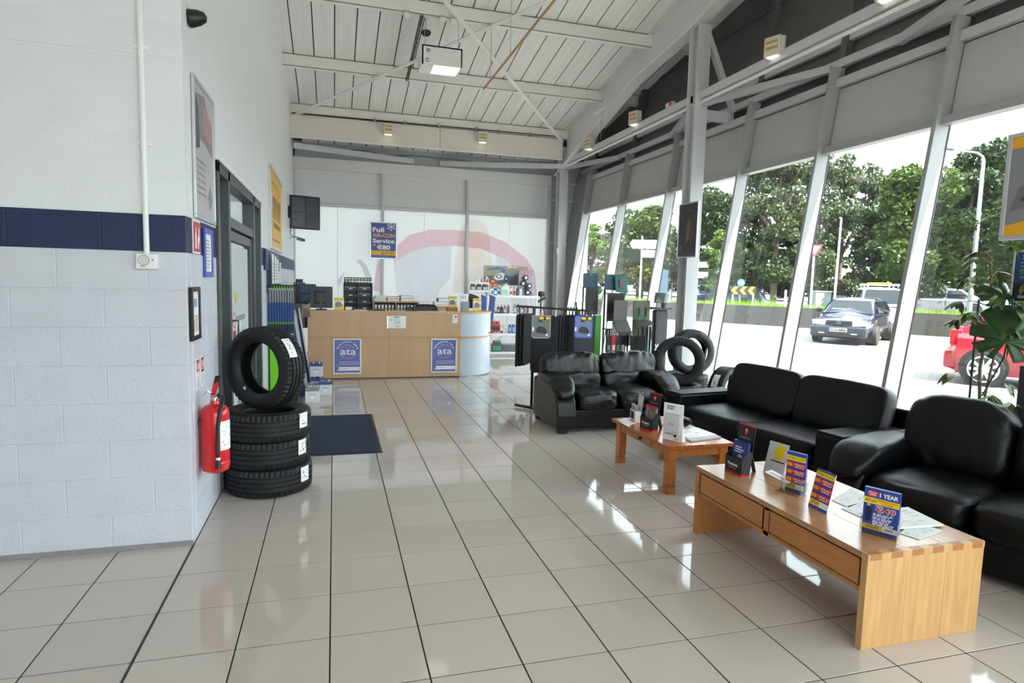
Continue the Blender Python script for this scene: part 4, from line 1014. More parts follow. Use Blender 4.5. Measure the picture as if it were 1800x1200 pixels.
# ---------------------------------------------------------------- tyres
RUB = mat('new_tyre_rubber', '#1a1a1c', 0.55, spec=0.4, bump=0.15, bscale=120)
def tyre_mesh(R=0.315, W=0.215, rim=0.20, n=120, winter=False):
    hw = W / 2
    prof = [(rim, -hw * 0.72), (rim + 0.012, -hw * 0.86), (rim + 0.04, -hw * 0.98), (rim + 0.065, -hw * 1.0), (R - 0.035, -hw * 0.97), (R - 0.012, -hw * 0.90), (R - 0.004, -hw * 0.80)]
    tread = []
    for c in (-0.50, -0.17, 0.17, 0.50):
        tread += [(R, hw * (c - 0.06)), (R - 0.010, hw * (c - 0.045)), (R - 0.010, hw * (c + 0.045)), (R, hw * (c + 0.06))]
    prof2 = prof + tread + [(r, -z) for r, z in reversed(prof)]
    prof2 += [(rim - 0.004, hw * 0.5), (rim + 0.06, hw * 0.62), (R - 0.025, hw * 0.7), (R - 0.025, -hw * 0.7), (rim + 0.06, -hw * 0.62), (rim - 0.004, -hw * 0.5)]
    k = len(prof2); vs = []; fs = []
    sh = set([5, 6]) | set([len(prof) + len(tread) + 0, len(prof) + len(tread) + 1]) ; inner = set(range(len(prof), len(prof) + len(tread)))
    for i in range(n):
        a = 2 * math.pi * i / n
        for q, (r, z) in enumerate(prof2):
            d = 0.0
            if q in sh and i % 3 == 0: d = 0.009
            if winter and q in inner and (i % 3 == 0): d = 0.008
            if not winter and q in inner and i % 3 == 0 and (q in (len(prof), len(prof) + len(tread) - 1)): d = 0.009
            if winter: a2 = a + 0.05 * math.sin(q * 1.4)
            else: a2 = a + (0.02 if q > len(prof) + 6 else -0.02) * abs(z) / hw
            vs.append(((r - d) * math.cos(a2), (r - d) * math.sin(a2), z))
    for i in range(n):
        j = (i + 1) % n
        for q in range(k):
            fs.append((i * k + q, j * k + q, j * k + (q + 1) % k, i * k + (q + 1) % k))
    b = MB(); b.add(vs, fs)
    return b
def sticker(R, W, t, ang, c0=-0.25, c1=0.25, span=0.32):
    """paper label wrapped on the tread; ang = centre angle, span in radians"""
    def patch(r, a0, a1, z0, z1, n=6):
        b = MB()
        for k in range(n):
            p, q = a0 + (a1 - a0) * k / n, a0 + (a1 - a0) * (k + 1) / n
            b.add([(r * math.cos(p), r * math.sin(p), z0), (r * math.cos(q), r * math.sin(q), z0), (r * math.cos(q), r * math.sin(q), z1), (r * math.cos(p), r * math.sin(p), z1)], [(0, 1, 2, 3)])
        return b
    s = patch(R + 0.003, ang - span / 2, ang + span / 2, c0 * W, c1 * W).build('label_sticker', PAPER, t, label='white paper tyre label')
    r = random.Random(int(ang * 100)); pr = MB()
    for k in range(14):
        a = ang - span * 0.42 + span * 0.8 * r.random(); z = (c0 + (c1 - c0) * (0.12 + 0.66 * r.random())) * W
        sub = patch(R + 0.0042, a, a + r.uniform(0.01, 0.035), z, z + r.uniform(0.004, 0.012), 1); pr.add(sub.v, sub.f)
    pr.build('sticker_print', BLACK_PRINT, s)
TYRE = tyre_mesh(n=150).build('tyre_body', RUB, smooth=True, angle=28); TY_ME = TYRE.data; bpy.data.objects.remove(TYRE)
TW = tyre_mesh(0.32, 0.22, 0.205, winter=True).build('tyre_body', RUB, smooth=True, angle=28); TW_ME = TW.data; bpy.data.objects.remove(TW)
def tyre(label, loc, rot, me=None, st=None, group=None, R=0.315, W=0.215, span=0.32, c=(-0.25, 0.25)):
    t = thing('car_tyre', label, 'tyre', loc, rot=rot, group=group)
    inst('tyre_body', me or TY_ME, t)
    if st is not None: sticker(R, W, t, st, c[0], c[1], span)
    return t
SX, SY = 0.325, 1.83
for k, lb in enumerate(('bottom tyre of the flat stack beside the fire extinguisher', 'middle tyre of the flat stack beside the fire extinguisher', 'top flat tyre of the stack, carrying the upright tyre')):
    tyre(lb, (SX + (0.012, -0.005, 0.005)[k], SY + (0.0, 0.01, 0)[k], 0.105 + 0.208 * k), (0, 0, (0.0, 0.5, 1.1)[k]), st=math.radians(-32) - (0.0, 0.5, 1.1)[k], group='tyres stacked by the block wall', span=0.3, c=(-0.1, 0.42))
# upright tyre on the stack, open face turned towards the extinguisher side of the viewer
yaw = math.radians(-38)
tu = tyre('upright black tyre standing on top of the flat stack', (SX - 0.01, SY, 0.632 + 0.305), (math.pi / 2, 0, yaw), st=math.radians(33), group='tyres stacked by the block wall', span=0.5, c=(-0.05, 0.32))
MB().box(-0.02, 0.02, -0.012, 0.012, 0, 0.001).build('white_tag', PAPER, tu, loc=(-0.13, -0.165, 0.088), rot=(0, 0, 0.6))
# tyres by the window
tyre('upright tyre leaning on a flat one right beside the two-seat sofa', (5.03, 3.72, 0.385 + 0.305), (math.pi / 2 - 0.06, 0, math.radians(-27)), group='tyres by the window'); 
tyre('lower flat tyre of the pair under the front upright tyre by the window', (5.06, 3.78, 0.1), (0, 0, 0.3), group='tyres by the window'); tyre('upper flat tyre of the pair under the front upright tyre by the window', (5.05, 3.76, 0.292), (0, 0, 0.9), group='tyres by the window')
tyre('upright tyre standing on the chunky-treaded tyre by the window', (5.60, 4.36, 0.425 + 0.305), (math.pi / 2 - 0.04, 0, math.radians(-8)), group='tyres by the window')
bpy.context.view_layer.update()
tyre('smooth-treaded tyre on the floor below the chunky-treaded one', (5.50, 4.36, 0.1075), (0, 0, 0.4), group='tyres by the window')
tyre('flat chunky-treaded tyre by the window', (5.52, 4.36, 0.325), (0, 0, 0.0), me=TW_ME, group='tyres by the window')
tyre('upright tyre with a white label beside the end of the middle sofa', (5.66, 3.58, 0.315), (math.pi / 2, 0, math.radians(24)), st=math.radians(150), group='tyres by the window', span=0.55, c=(-0.2, 0.2))
tyre('flat tyre seen dark behind the arm of the two-seat sofa', (4.72, 4.48, 0.105), (0, 0, 0.9), group='tyres by the window')

# ---------------------------------------------------------------- door mat
MATC = mat('navy_door_mat', '#27314a', 0.95, var=0.15, vscale=150, bump=0.6, bscale=300)
t = thing('door_mat', 'dark navy door mat on the tiles in front of the glazed door', 'mat', (0.06, 2.62, 0))
MB().box(0.02, 1.18, 0.02, 1.69, 0, 0.010).build('pile', MATC, t); MB().box(0, 1.2, 0, 1.71, 0, 0.006).build('rubber_edge', BLACK_PLASTIC, t)

# ---------------------------------------------------------------- yellow poster, tv, cctv, leaflets
t = framed('yellow_poster', 'large yellow advert in a silver frame on the white wall beyond the door', 'poster', (0.0, 5.62, 1.99), math.pi / 2, 1.95, 1.10, ALU_SILVER, AMBER_PRINT, 0.05, 0.03)
y = t['_y']; OLIVE = mat('olive_print', '#6f6d48', 0.5); b = MB()
for x, w in ((0.42, 0.16), (0.66, 0.22), (1.0, 0.12), (1.2, 0.14), (1.42, 0.2)): b.poly([(x, 0.44), (x + w * 0.6, 0.44), (x + w, 0.74), (x, 0.74)], y - 0.001)
b.build('bold_lettering', OLIVE, t); fake_lines(t, 0.5, 1.6, [0.32], 0.07, OLIVE, y=y - 0.001, seed=8, ragged=False); MB().disc((0.22, 0.66), 0.10, y=y - 0.001, sx=1.2).build('badge', WHITE_PRINT, t)
fake_lines(t, 0.3, 1.7, [0.13, 0.9], 0.03, GREY_PRINT, y=y - 0.001, seed=9)
t = thing('wall_screen', 'dark CCTV screen on a bracket high on the left wall', 'television', (0.28, 9.3, 2.52), math.radians(20))
MB().box(-0.26, 0.30, -0.03, 0.03, 0, 0.62).build('casing', BLACK_PLASTIC, t, bevel=0.01)
MB().box(-0.24, 0.28, -0.033, -0.03, 0.03, 0.60).build('screen', mat('screen_dark', '#2a2e32', 0.15, emit='#2a3034', estr=0.02), t)
for k, (x, z) in enumerate(((-0.23, 0.32), (0.03, 0.32), (-0.23, 0.05), (0.03, 0.05))): MB().box(x, x + 0.24, -0.0345, -0.033, z, z + 0.26).build('camera_view', mat(f'view_{k}', ('#24282a', '#1c2022', '#2a2d2f', '#181b1d')[k], 0.3, emit=('#4b5256', '#3c4246', '#54585a', '#33383c')[k], estr=0.04, var=0.4, vscale=18), t)
MB().box(-0.30, -0.02, 0.03, 0.09, 0.2, 0.42).build('bracket', BLACK_METAL, t)
t = thing('security_camera', 'small grey security camera under the wall screen', 'camera', (0.14, 9.6, 2.36), math.radians(25))
MB().cyl((0, 0, 0), (0.10, -0.10, -0.03), 0.032, n=16).build('body', mat('camera_grey', '#8a8c8a', 0.4), t); MB().cyl((0.10, -0.10, -0.03), (0.104, -0.104, -0.031), 0.024, n=16).build('lens', BLACK_PLASTIC, t); MB().tube([(-0.14, 0.02, 0.0), (-0.08, 0.02, 0.03), (0, 0, 0.03)], 0.01, 8).build('arm', GALV, t)
MB().tube([(-0.1, 0.05, 0.2), (-0.13, 0.02, 0.08), (-0.06, 0.0, 0.02), (0.0, 0.0, 0.03)], 0.006, 6).build('cable', BLACK_PLASTIC, t)
t = thing('leaflet_board', 'navy wall board holding white price leaflets beyond the door', 'notice board', (0.0, 4.92, 1.42), math.pi / 2)
MB().box(0, 1.9, -0.03, 0, 0.28, 0.54).build('board', NAVY_PRINT, t, bevel=0.005); MB().box(0.25, 1.8, -0.06, -0.03, 0.06, 0.10).build('shelf', BLACK_PLASTIC, t); MB().box(0.3, 1.8, -0.012, 0, 0.0, 0.3).build('back', NAVY_PRINT, t)
for k, (x, h) in enumerate(((0.35, 0.38), (0.72, 0.36), (1.05, 0.33), (1.5, 0.30))):
    u = thing('price_leaflet', f'white price leaflet, {ORD[k]} from the door on the navy wall board', 'leaflet', (0.062, 4.92 + x, 1.53), math.pi / 2, 'leaflets on the wall board')
    MB().box(0, 0.24, -0.004, 0, 0, h).build('sheet', PAPER, u); fake_lines(u, 0.03, 0.2, [0.05 + 0.04 * q for q in range(6)], 0.012, BLACK_PRINT, y=-0.0055, seed=20 + k)
# high-level lights and pipes
t = thing('suspended_light', 'white box light hanging on wires under the roof', 'light fitting', (2.07, 6.28, 4.80))
LB = MB().box(0, 0.60, 0, 0.02, 0, 0.27).box(0, 0.60, 0.0, 0.45, 0.25, 0.27).box(0, 0.02, 0, 0.45, 0, 0.25).box(0.58, 0.60, 0, 0.45, 0, 0.25).box(0, 0.6, 0.43, 0.45, 0, 0.27).box(0.02, 0.18, 0.02, 0.43, 0, 0.02)
LB.build('housing', WHITE_PLASTIC, t)
MB().box(0.2, 0.56, 0.04, 0.42, 0.06, 0.07).build('diffuser', mat('lit_diffuser', '#ffffff', 0.4, emit='#fff8ea', estr=0.25), t)
for x in (0.04, 0.54): MB().cyl((x, 0.04, 0.27), (x, 0.04, 0.70), 0.004, n=6).build('wire', GALV, t)
MB().box(0.06, 0.12, -0.002, 0, 0.17, 0.22).box(0.05, 0.1, -0.002, 0, 0.06, 0.085).box(0.05, 0.1, -0.002, 0, 0.03, 0.045).build('maker_plate', GREY_PRINT, t)
t = thing('perforated_channel', 'perforated grey channel hung between two purlins beside the box light', 'channel', (2.06, 6.27, 5.47))
ch = MB().bar((0, 0, 0), (0, 1.93, -0.36), 0.045, 0.012); ch.build('channel', mat('galv_dark', '#8b8c8b', 0.4, metal=0.5), t)
MB().bar((-0.02, 0, 0.0), (-0.02, 1.93, -0.36), 0.006, 0.045).bar((0.02, 0, 0.0), (0.02, 1.93, -0.36), 0.006, 0.045).build('lips', BLACK_METAL, t)
b = MB()
for k in range(26):
    f_ = k / 26; b.box(-0.012, 0.012, 1.93 * f_ + 0.02, 1.93 * f_ + 0.05, -0.36 * f_ - 0.014, -0.36 * f_ - 0.011)
b.build('slots', BLACK_PLASTIC, t)
t = thing('suspended_pipe', 'bare copper-coloured pipe hanging on rods under the roof', 'pipe', (3.21, 7.15, 4.80))
MB().cyl((0, 0, 0), (0, -4.4, 0), 0.016, n=12).build('pipe', mat('copper_brown', '#b58d63', 0.4, metal=0.3), t, smooth=True)
for yy in (-0.45, -1.6): MB().cyl((0, yy, 0), (0, yy, zr(7.15 + yy) - 4.8), 0.005, n=6).build('rod', GALV, t)
for n, (x, yy, lb) in enumerate(((1.84, 6.28, 'white roof sensor on the purlin, further left of two'), (2.36, 6.28, 'white roof smoke detector beside the box light'), (2.52, 6.28, 'second white roof detector beside the first'))):
    t = thing('ceiling_detector', lb, 'detector', (x, yy, zr(6.3) - 0.21))
    MB().lathe([(0, 0), (0.05, 0), (0.055, -0.03), (0.035, -0.06), (0, -0.07)], 16).build('dome', WHITE_PLASTIC, t, smooth=True); MB().cyl((0, 0, 0), (0, 0, 0.02), 0.06, n=16).build('base', GALV, t)
t = thing('ceiling_speaker', 'small black dome hanging below the purlin by the perforated channel', 'dome camera', (2.14, 6.4, 5.30))
MB().lathe([(0, 0), (0.07, 0), (0.075, -0.02), (0.05, -0.06), (0, -0.075)], 16).build('dome', BLACK_PLASTIC, t, smooth=True); MB().cyl((0, 0, 0), (0, 0, 0.18), 0.006, n=6).build('stem', GALV, t)
CREAMP = mat('cream_plastic', '#d9d0b6', 0.45)
def flood(label, loc, rotz):
    t = thing('floodlight', label, 'floodlight', loc, rotz, 'cream floodlights')
    MB().box(-0.10, 0.10, -0.07, 0.05, -0.11, 0.11).build('housing', CREAMP, t, bevel=0.012)
    for z in (0.03, -0.035): MB().box(-0.075, 0.075, -0.074, -0.07, z, z + 0.03).build('grille', mat('flood_grille', '#b09c70', 0.5), t)
    MB().box(-0.07, 0.07, -0.06, 0.03, -0.116, -0.11).build('lens', mat('flood_lens', '#ffffff', 0.3, emit='#fff6e0', estr=0.2), t)
    MB().box(-0.12, -0.10, -0.02, 0.02, -0.06, 0.10).build('side_arm', STEEL_LIGHT, t); MB().box(0.10, 0.12, -0.02, 0.02, -0.06, 0.10).build('side_arm', STEEL_LIGHT, t); MB().box(-0.03, 0.03, 0.05, 0.12, -0.02, 0.04).build('bracket', STEEL_LIGHT, t)
flood('cream floodlight on the bulkhead, further from the windows', (1.88, 9.90, 4.64), 0); flood('cream floodlight on the bulkhead, nearer the rafter', (3.84, 9.90, 4.65), 0)
flood('cream floodlight on the rail closest to the back column', (5.74, 8.6, 4.42), -math.pi / 2 + 0.35); flood('cream floodlight midway along the rail before the middle column', (5.74, 6.65, 4.45), -math.pi / 2 + 0.35)
flood('large-looking cream floodlight on the rail on the viewer side of the middle column', (5.74, 3.17, 4.42), -math.pi / 2 + 0.35); flood('cream floodlight cut off by the top edge of the picture', (5.74, 1.62, 4.42), -math.pi / 2 + 0.35)
t = thing('alarm_box', 'small red and grey box on the floodlight rail', 'box', (5.8, 5.6, 4.37)); MB().box(-0.04, 0.04, -0.09, 0.09, 0, 0.07).build('case', STEEL_GREY, t, bevel=0.006); MB().box(-0.045, -0.04, -0.09, -0.03, 0.01, 0.07).build('red_face', RED_PRINT, t)
t = thing('hanging_strip', 'short white strip hung on a wire from the rafter', 'strip light', (5.66, 8.0, 4.86)); MB().box(-0.02, 0.02, -0.2, 0.2, 0, 0.04).build('strip', WHITE_PLASTIC, t); MB().cyl((0, -0.1, 0), (0, -0.1, -0.5), 0.004, n=6).build('wire', GALV, t)
# ---------------------------------------------------------------- reception counter
PALE_CURVE = mat('pale_blue_laminate', '#c6d2de', 0.2, spec=0.6)
ct = thing('reception_counter', 'beech reception counter with a rounded pale blue end', 'counter', (0.48, 7.06, 0))
def curve_pts(r0, n=16): return [(2.40 + r0 * math.sin(math.pi / 2 * k / n), 0.66 - r0 * math.cos(math.pi / 2 * k / n)) for k in range(n + 1)]
for a, b_ in ((0.0, 1.2), (1.203, 2.4)):
    MB().box(a, b_, 0, 0.03, 0.02, 0.665).build('lower_panel', WOOD_BEECH, ct)
    MB().box(a, b_, 0, 0.03, 0.69, 1.08).build('upper_panel', WOOD_BEECH, ct)
MB().box(0.0, 2.4, 0.02, 0.05, 0, 0.02).build('plinth', BLACK_PLASTIC, ct)
MB().box(-0.06, 0.0, 0.0, 0.85, 0.02, 1.08).build('end_panel', WOOD_BEECH, ct)
def shell(r0, r1, z0, z1): 
    po = curve_pts(r1) ; pi_ = curve_pts(r0)
    return MB().prism(po + list(reversed(pi_)), 'z', z0, z1)
shell(0.63, 0.66, 0.02, 0.665).build('curved_lower_panel', PALE_CURVE, ct, smooth=True, angle=30)
shell(0.63, 0.66, 0.69, 1.08).build('curved_upper_panel', PALE_CURVE, ct, smooth=True, angle=30)
tr_ = MB().box(-0.06, 2.4, -0.012, 0.03, 0.665, 0.69); q_ = shell(0.63, 0.672, 0.665, 0.69); tr_.add(q_.v, q_.f); tr_.build('trim_strip', mat('beech_edge', '#c79d6e', 0.4), ct)
tp = MB().box(-0.06, 2.4, -0.015, 0.32, 1.08, 1.105); q_ = shell(0.34, 0.675, 1.08, 1.105); tp.add(q_.v, q_.f); tp.build('counter_top', mat('beech_top', '#d2a878', 0.35, var=0.05, vscale=4, stretch=(0.15, 1, 1)), ct)
MB().box(-0.06, 3.0, 0.30, 0.95, 0.72, 0.745).build('desk_top', WOOD_BEECH, ct); MB().box(3.03, 3.06, 0.66, 1.2, 0.02, 1.08).build('return_panel', PALE_CURVE, ct)
# two blue "ata" posters on the counter front
ATA_BLUE = mat('ata_blue', '#6474ba', 0.35)
for n, (x, lb) in enumerate(((0.805, 'blue ata poster on the counter front, nearer the blue batteries'), (2.375, 'blue ata poster on the counter front, nearer the rounded end'))):
    t = framed('counter_poster', lb, 'poster', (x, 7.058, 0.085), 0, 0.44, 0.575, WHITE_PLASTIC, ATA_BLUE, 0.022, 0.014)
    y = t['_y'] - 0.0005
    MB().disc((0.225, 0.36), 0.118, r_in=0.107, y=y, a0=math.radians(35), a1=math.radians(325), n=40).build('ring', PINK_PRINT, t)
    txt(t, 'ata', 0.235, 0.315, 0.11, WHITE_PRINT, y=y - 0.0006, w=0.24, align='C', bold=0.006)
    s = "You know you're OK - with us"
    for k, chh in enumerate(s):
        if chh == ' ': continue
        a = math.radians(160 - 140 * k / (len(s) - 1))
        txt(t, chh, 0.225 + 0.155 * math.cos(a), 0.36 + 0.155 * math.sin(a), 0.024, WHITE_PRINT, y=y, align='C', bold=0.03, rot=a - math.pi / 2)
    fake_lines(t, 0.09, 0.41, [0.19], 0.007, WHITE_PRINT, y=y, seed=41, ragged=False); fake_lines(t, 0.09, 0.41, [0.15, 0.165], 0.004, WHITE_PRINT, y=y, seed=42, ragged=False)
    MB().box(0.05, 0.415, y - 0.0006, y, 0.055, 0.115).build('white_band', WHITE_PRINT, t); fake_lines(t, 0.1, 0.3, [0.08], 0.008, GREY_PRINT, y=y - 0.0012, seed=43)
    MB().disc((0.06, 0.09), 0.03, y=y - 0.0015).build('crest', mat('crest_grey', '#7c6f94', 0.5), t); MB().poly([(0.05, 0.13), (0.06, 0.16), (0.07, 0.13)], y - 0.0015).build('crest_tip', PINK_PRINT, t)
t = thing('counter_notice', 'white landscape notice in a clear holder in the middle of the counter', 'notice', (1.67, 7.058, 0.83))
MB().box(0, 0.29, -0.006, 0, 0, 0.20).build('sheet', PAPER, t); MB().box(0.09, 0.18, -0.008, -0.006, 0.17, 0.19).build('heading', GREY_PRINT, t); fake_lines(t, 0.10, 0.22, [0.13, 0.10, 0.075], 0.010, GREY_PRINT, y=-0.0085, seed=51); MB().box(0.11, 0.18, -0.008, -0.006, 0.03, 0.04).build('green_line', GREEN_PRINT, t); MB().disc((0.055, 0.135), 0.014, y=-0.0085).build('logo', GREY_PRINT, t); MB().box(-0.02, 0.0, -0.012, 0, -0.005, 0.205).build('holder_edge', ALU_SILVER, t)
t = thing('counter_slip', 'small white slip taped high near the rounded end of the counter', 'notice', (2.735, 7.058, 0.92))
MB().box(0, 0.085, -0.003, 0, 0, 0.145).build('sheet', PAPER, t); MB().box(0.035, 0.07, -0.005, -0.003, 0.095, 0.115).build('mark', BLACK_PRINT, t); fake_lines(t, 0.01, 0.07, [0.05, 0.07, 0.125], 0.005, GREY_PRINT, y=-0.0045, seed=52)
# ---- things on the counter
ZT = 1.105
t = thing('desk_monitor', 'black desk monitor seen from behind on the counter', 'monitor', (0.64, 7.33, ZT))
MB().box(-0.2, 0.16, -0.01, 0.03, 0.03, 0.375).build('casing', DARK_GREY, t, bevel=0.01); MB().box(-0.12, 0.05, -0.04, -0.01, 0.1, 0.3).build('rear_cover', BLACK_PLASTIC, t, bevel=0.015); MB().bar((-0.02, -0.04, 0.25), (-0.02, -0.05, 0.02), 0.045, 0.02, up=(0, 1, 0)).build('stand', DARK_GREY, t); MB().box(-0.1, 0.07, -0.1, 0.05, 0, 0.015).build('base', BLACK_PLASTIC, t, bevel=0.005)
t = thing('second_monitor', 'black monitor with a blue picture behind the counter end', 'monitor', (0.36, 8.2, 0.745)); MB().box(-0.18, 0.16, 0, 0.04, 0.42, 0.76).build('casing', BLACK_PLASTIC, t, bevel=0.008)
for z in (0.45, 0.61): MB().box(-0.1, 0.14, -0.003, 0.0, z, z + 0.13).build('screen_picture', mat('screen_blue', '#35546c', 0.2, var=0.6, vscale=30), t)
MB().box(-0.03, 0.03, 0.0, 0.03, 0, 0.42).build('stand', BLACK_PLASTIC, t); MB().box(-0.12, 0.12, -0.08, 0.1, 0, 0.02).build('base', BLACK_PLASTIC, t)
t = thing('desk_radio', 'grey office machine with an orange lamp standing behind the second monitor', 'machine', (0.22, 8.6, 0.745)); MB().box(-0.1, 0.1, 0, 0.2, 0, 0.78).build('case', mat('machine_grey', '#6a6e70', 0.5), t, bevel=0.01); MB().box(-0.06, 0.06, 0.02, 0.18, 0.78, 0.84).build('top_tray', DARK_GREY, t); MB().lathe([(0, 0.02), (0.05, 0.02), (0.055, 0.08), (0.03, 0.12), (0, 0.125)], 16).build('orange_lamp', AMBER_PRINT, t, loc=(0.12, -0.06, 0.55), smooth=True)
t = thing('leaflet_tray', 'clear leaflet tray hooked on the left end of the counter', 'tray', (0.34, 7.02, 1.0)); MB().box(0, 0.13, -0.07, -0.065, 0, 0.14).box(0, 0.13, -0.005, 0, 0, 0.25).box(0, 0.005, -0.07, 0, 0, 0.14).box(0.125, 0.13, -0.07, 0, 0, 0.14).build('tray', glass_mat('clear_acrylic', (0.9, 0.9, 0.9)), t); MB().box(0.01, 0.12, -0.06, -0.03, 0.005, 0.2).build('leaflets', mat('brown_card', '#a48a78', 0.6), t)
def yellow_holder(label, loc, w=0.16, h=0.20):
    t = thing('brochure_holder', label, 'brochures', loc, 0, 'yellow brochures on the counter')
    MB().box(0, w, -0.03, 0.02, 0, h).build('brochures', WHITE_PRINT, t, bevel=0.004); MB().box(0, w, -0.0325, -0.03, h * 0.78, h).build('yellow_band', YELLOW_PRINT, t); MB().box(0, w, -0.0325, -0.03, 0, h * 0.15).build('yellow_foot', YELLOW_PRINT, t)
    MB().poly([(w * 0.1, h * 0.25), (w * 0.15, h * 0.62), (w * 0.6, h * 0.7), (w * 0.85, h * 0.4), (w * 0.7, h * 0.22)], -0.033).build('picture', mat('brochure_picture', '#8e9098', 0.5, var=0.5, vscale=40), t); MB().poly([(w * 0.6, h * 0.2), (w * 0.95, h * 0.2), (w * 0.95, h * 0.6)], -0.034).build('yellow_flash', YELLOW_PRINT, t)
yellow_holder('yellow brochures standing beside the desk monitor', (0.82, 7.30, ZT)); yellow_holder('yellow brochures standing at the rounded end of the counter', (3.2, 7.62, ZT), 0.15, 0.22); yellow_holder('yellow brochures standing behind the counter near the grey holder', (2.80, 7.85, 1.15), 0.15, 0.2)
MB().box(2.78, 2.97, 7.80, 7.95, 0.745, 1.15).build('paper_box', mat('card_brown', '#b98d5c', 0.6), label='brown box under the brochures behind the counter', cat='box', bevel=0.004)
t = thing('note_cube', 'white note cube beside the desk monitor', 'note cube', (1.0, 7.27, ZT)); MB().box(0, 0.10, -0.03, 0.04, 0, 0.055).build('pad', PAPER, t); MB().box(-0.003, 0.103, -0.033, 0.043, 0, 0.006).build('tray', GREY_PRINT, t)
t = thing('note_cube', 'white note cube at the rounded end of the counter', 'note cube', (3.08, 7.5, ZT)); MB().box(0, 0.09, -0.03, 0.04, 0, 0.05).build('pad', PAPER, t); MB().box(-0.003, 0.093, -0.033, 0.043, 0, 0.006).build('tray', GREY_PRINT, t)
t = thing('keyboard', 'flat black keyboard at the edge of the counter top', 'keyboard', (1.14, 7.26, ZT)); MB().box(0, 0.5, 0, 0.1, 0, 0.018).build('body', BLACK_PLASTIC, t, bevel=0.004); MB().box(0.0, 0.2, -0.02, 0.0, 0, 0.012).build('white_pen_tray', PAPER, t)
t = thing('telephone', 'black desk telephone on the middle of the counter', 'telephone', (1.98, 7.25, ZT)); MB().prism([(0, 0), (0.16, 0), (0.16, 0.06), (0, 0.02)], 'x', 0, 0.18).build('body', BLACK_PLASTIC, t); MB().tube([(0.0, 0.02, 0.05), (0.03, 0.03, 0.06), (0.09, 0.03, 0.055), (0.13, 0.03, 0.045)], [0.02, 0.014, 0.014, 0.02], 10).build('handset', DARK_GREY, t, smooth=True)
t = thing('office_chair', 'black office chair back just showing above the counter', 'chair', (2.5, 8.5, 0)); cushion('backrest', t, (0, 0.1, 0.92), (0.5, 0.09, 0.5), BLACK_PLASTIC, k=4); cushion('seat', t, (0, -0.12, 0.48), (0.48, 0.46, 0.1), BLACK_PLASTIC, k=4); MB().cyl((0, -0.1, 0.1), (0, -0.1, 0.45), 0.03).build('gas_lift', BLACK_METAL, t); MB().bar((0, 0.08, 0.45), (0, 0.13, 0.8), 0.06, 0.02, up=(0, 1, 0)).build('back_arm', BLACK_METAL, t)
bb = MB()
for q in range(5): bb.bar((0, -0.1, 0.08), (0.3 * math.cos(q * 1.257), -0.1 + 0.3 * math.sin(q * 1.257), 0.05), 0.05, 0.04)
bb.build('star_base', BLACK_METAL, t)
t = thing('grey_holder', 'white and grey leaflet dispenser near the rounded end of the counter', 'holder', (2.92, 7.42, ZT)); MB().box(0, 0.15, -0.02, 0.0, 0.0, 0.30).build('back', WHITE_PRINT, t); MB().box(0.03, 0.16, -0.07, -0.02, 0, 0.17).build('pocket', mat('dispenser_grey', '#98a0ad', 0.4), t, bevel=0.006); fake_lines(t, 0.02, 0.13, [0.22, 0.25], 0.015, GREY_PRINT, y=-0.0215, seed=61)
t = thing('card_terminal', 'black card machine and monitor arm at the rounded end of the counter', 'card machine', (3.12, 7.85, 0.745)); MB().prism([(0, 0.3), (0.16, 0.3), (0.2, 0.62), (0.08, 0.66)], 'y', 0, 0.1).build('screen', BLACK_PLASTIC, t); MB().bar((-0.05, 0.05, 0.36), (0.05, 0.05, 0.45), 0.05, 0.05).build('arm', BLACK_METAL, t); MB().box(-0.1, 0.2, 0, 0.15, 0, 0.3).build('pedestal', DARK_GREY, t)
for k, (x, dx, c) in enumerate(((3.36, -0.05, '#27439c'), (3.46, 0.0, '#3a5fc0'), (3.57, 0.06, '#4a5888'))):
    t = thing('blue_folder', f'blue folder leaning behind the rounded counter end, {ORD[k]} from the card machine', 'folder', (x, 8.05, 0.745), 0, 'blue folders'); MB().prism([(0, 0), (0.1, 0), (0.1 + dx, 0.60), (dx, 0.64)], 'y', 0, 0.05).build('cover', mat(f'folder_blue_{k}', c, 0.4), t, bevel=0.004); MB().prism([(0.01, 0.01), (0.09, 0.01), (0.088 + dx, 0.585), (0.012 + dx, 0.62)], 'y', 0.05, 0.054).build('pages', PAPER, t)
# ---- unit behind the counter
t = thing('back_bookcase', 'low beech bookcase with two bays behind the counter', 'bookcase', (1.56, 9.3, 0)); WB = WOOD_BEECH
MB().box(0, 0.9, 0, 0.35, 1.165, 1.19).build('top', WB, t)
for x in (0.0, 0.44, 0.88): MB().box(x, x + 0.02, 0, 0.35, 0, 1.165).build('upright', WB, t)
for z in (0.05, 0.55, 0.845): MB().box(0.02, 0.88, 0.02, 0.35, z, z + 0.02).build('shelf', WB, t)
MB().box(0.02, 0.88, 0.34, 0.35, 0, 1.165).build('back', mat('bookcase_back', '#3a302a', 0.7), t)
for k in range(12):
    x = 1.59 + 0.066 * k if k < 6 else 2.03 + 0.066 * (k - 6)
    t = thing('ring_binder', f'black ring binder, {ORD[k]} from the left in the bookcase', 'binder', (x, 9.32, 0.865), 0, 'ring binders in the bookcase'); MB().box(0, 0.058, 0, 0.26, 0, 0.28).build('cover', BLACK_PLASTIC, t, bevel=0.003); MB().box(0.01, 0.048, -0.002, 0, 0.08, 0.25).build('spine_label', PAPER, t); MB().box(0.018, 0.04, -0.003, -0.002, 0.12, 0.2).build('spine_print', GREY_PRINT, t)
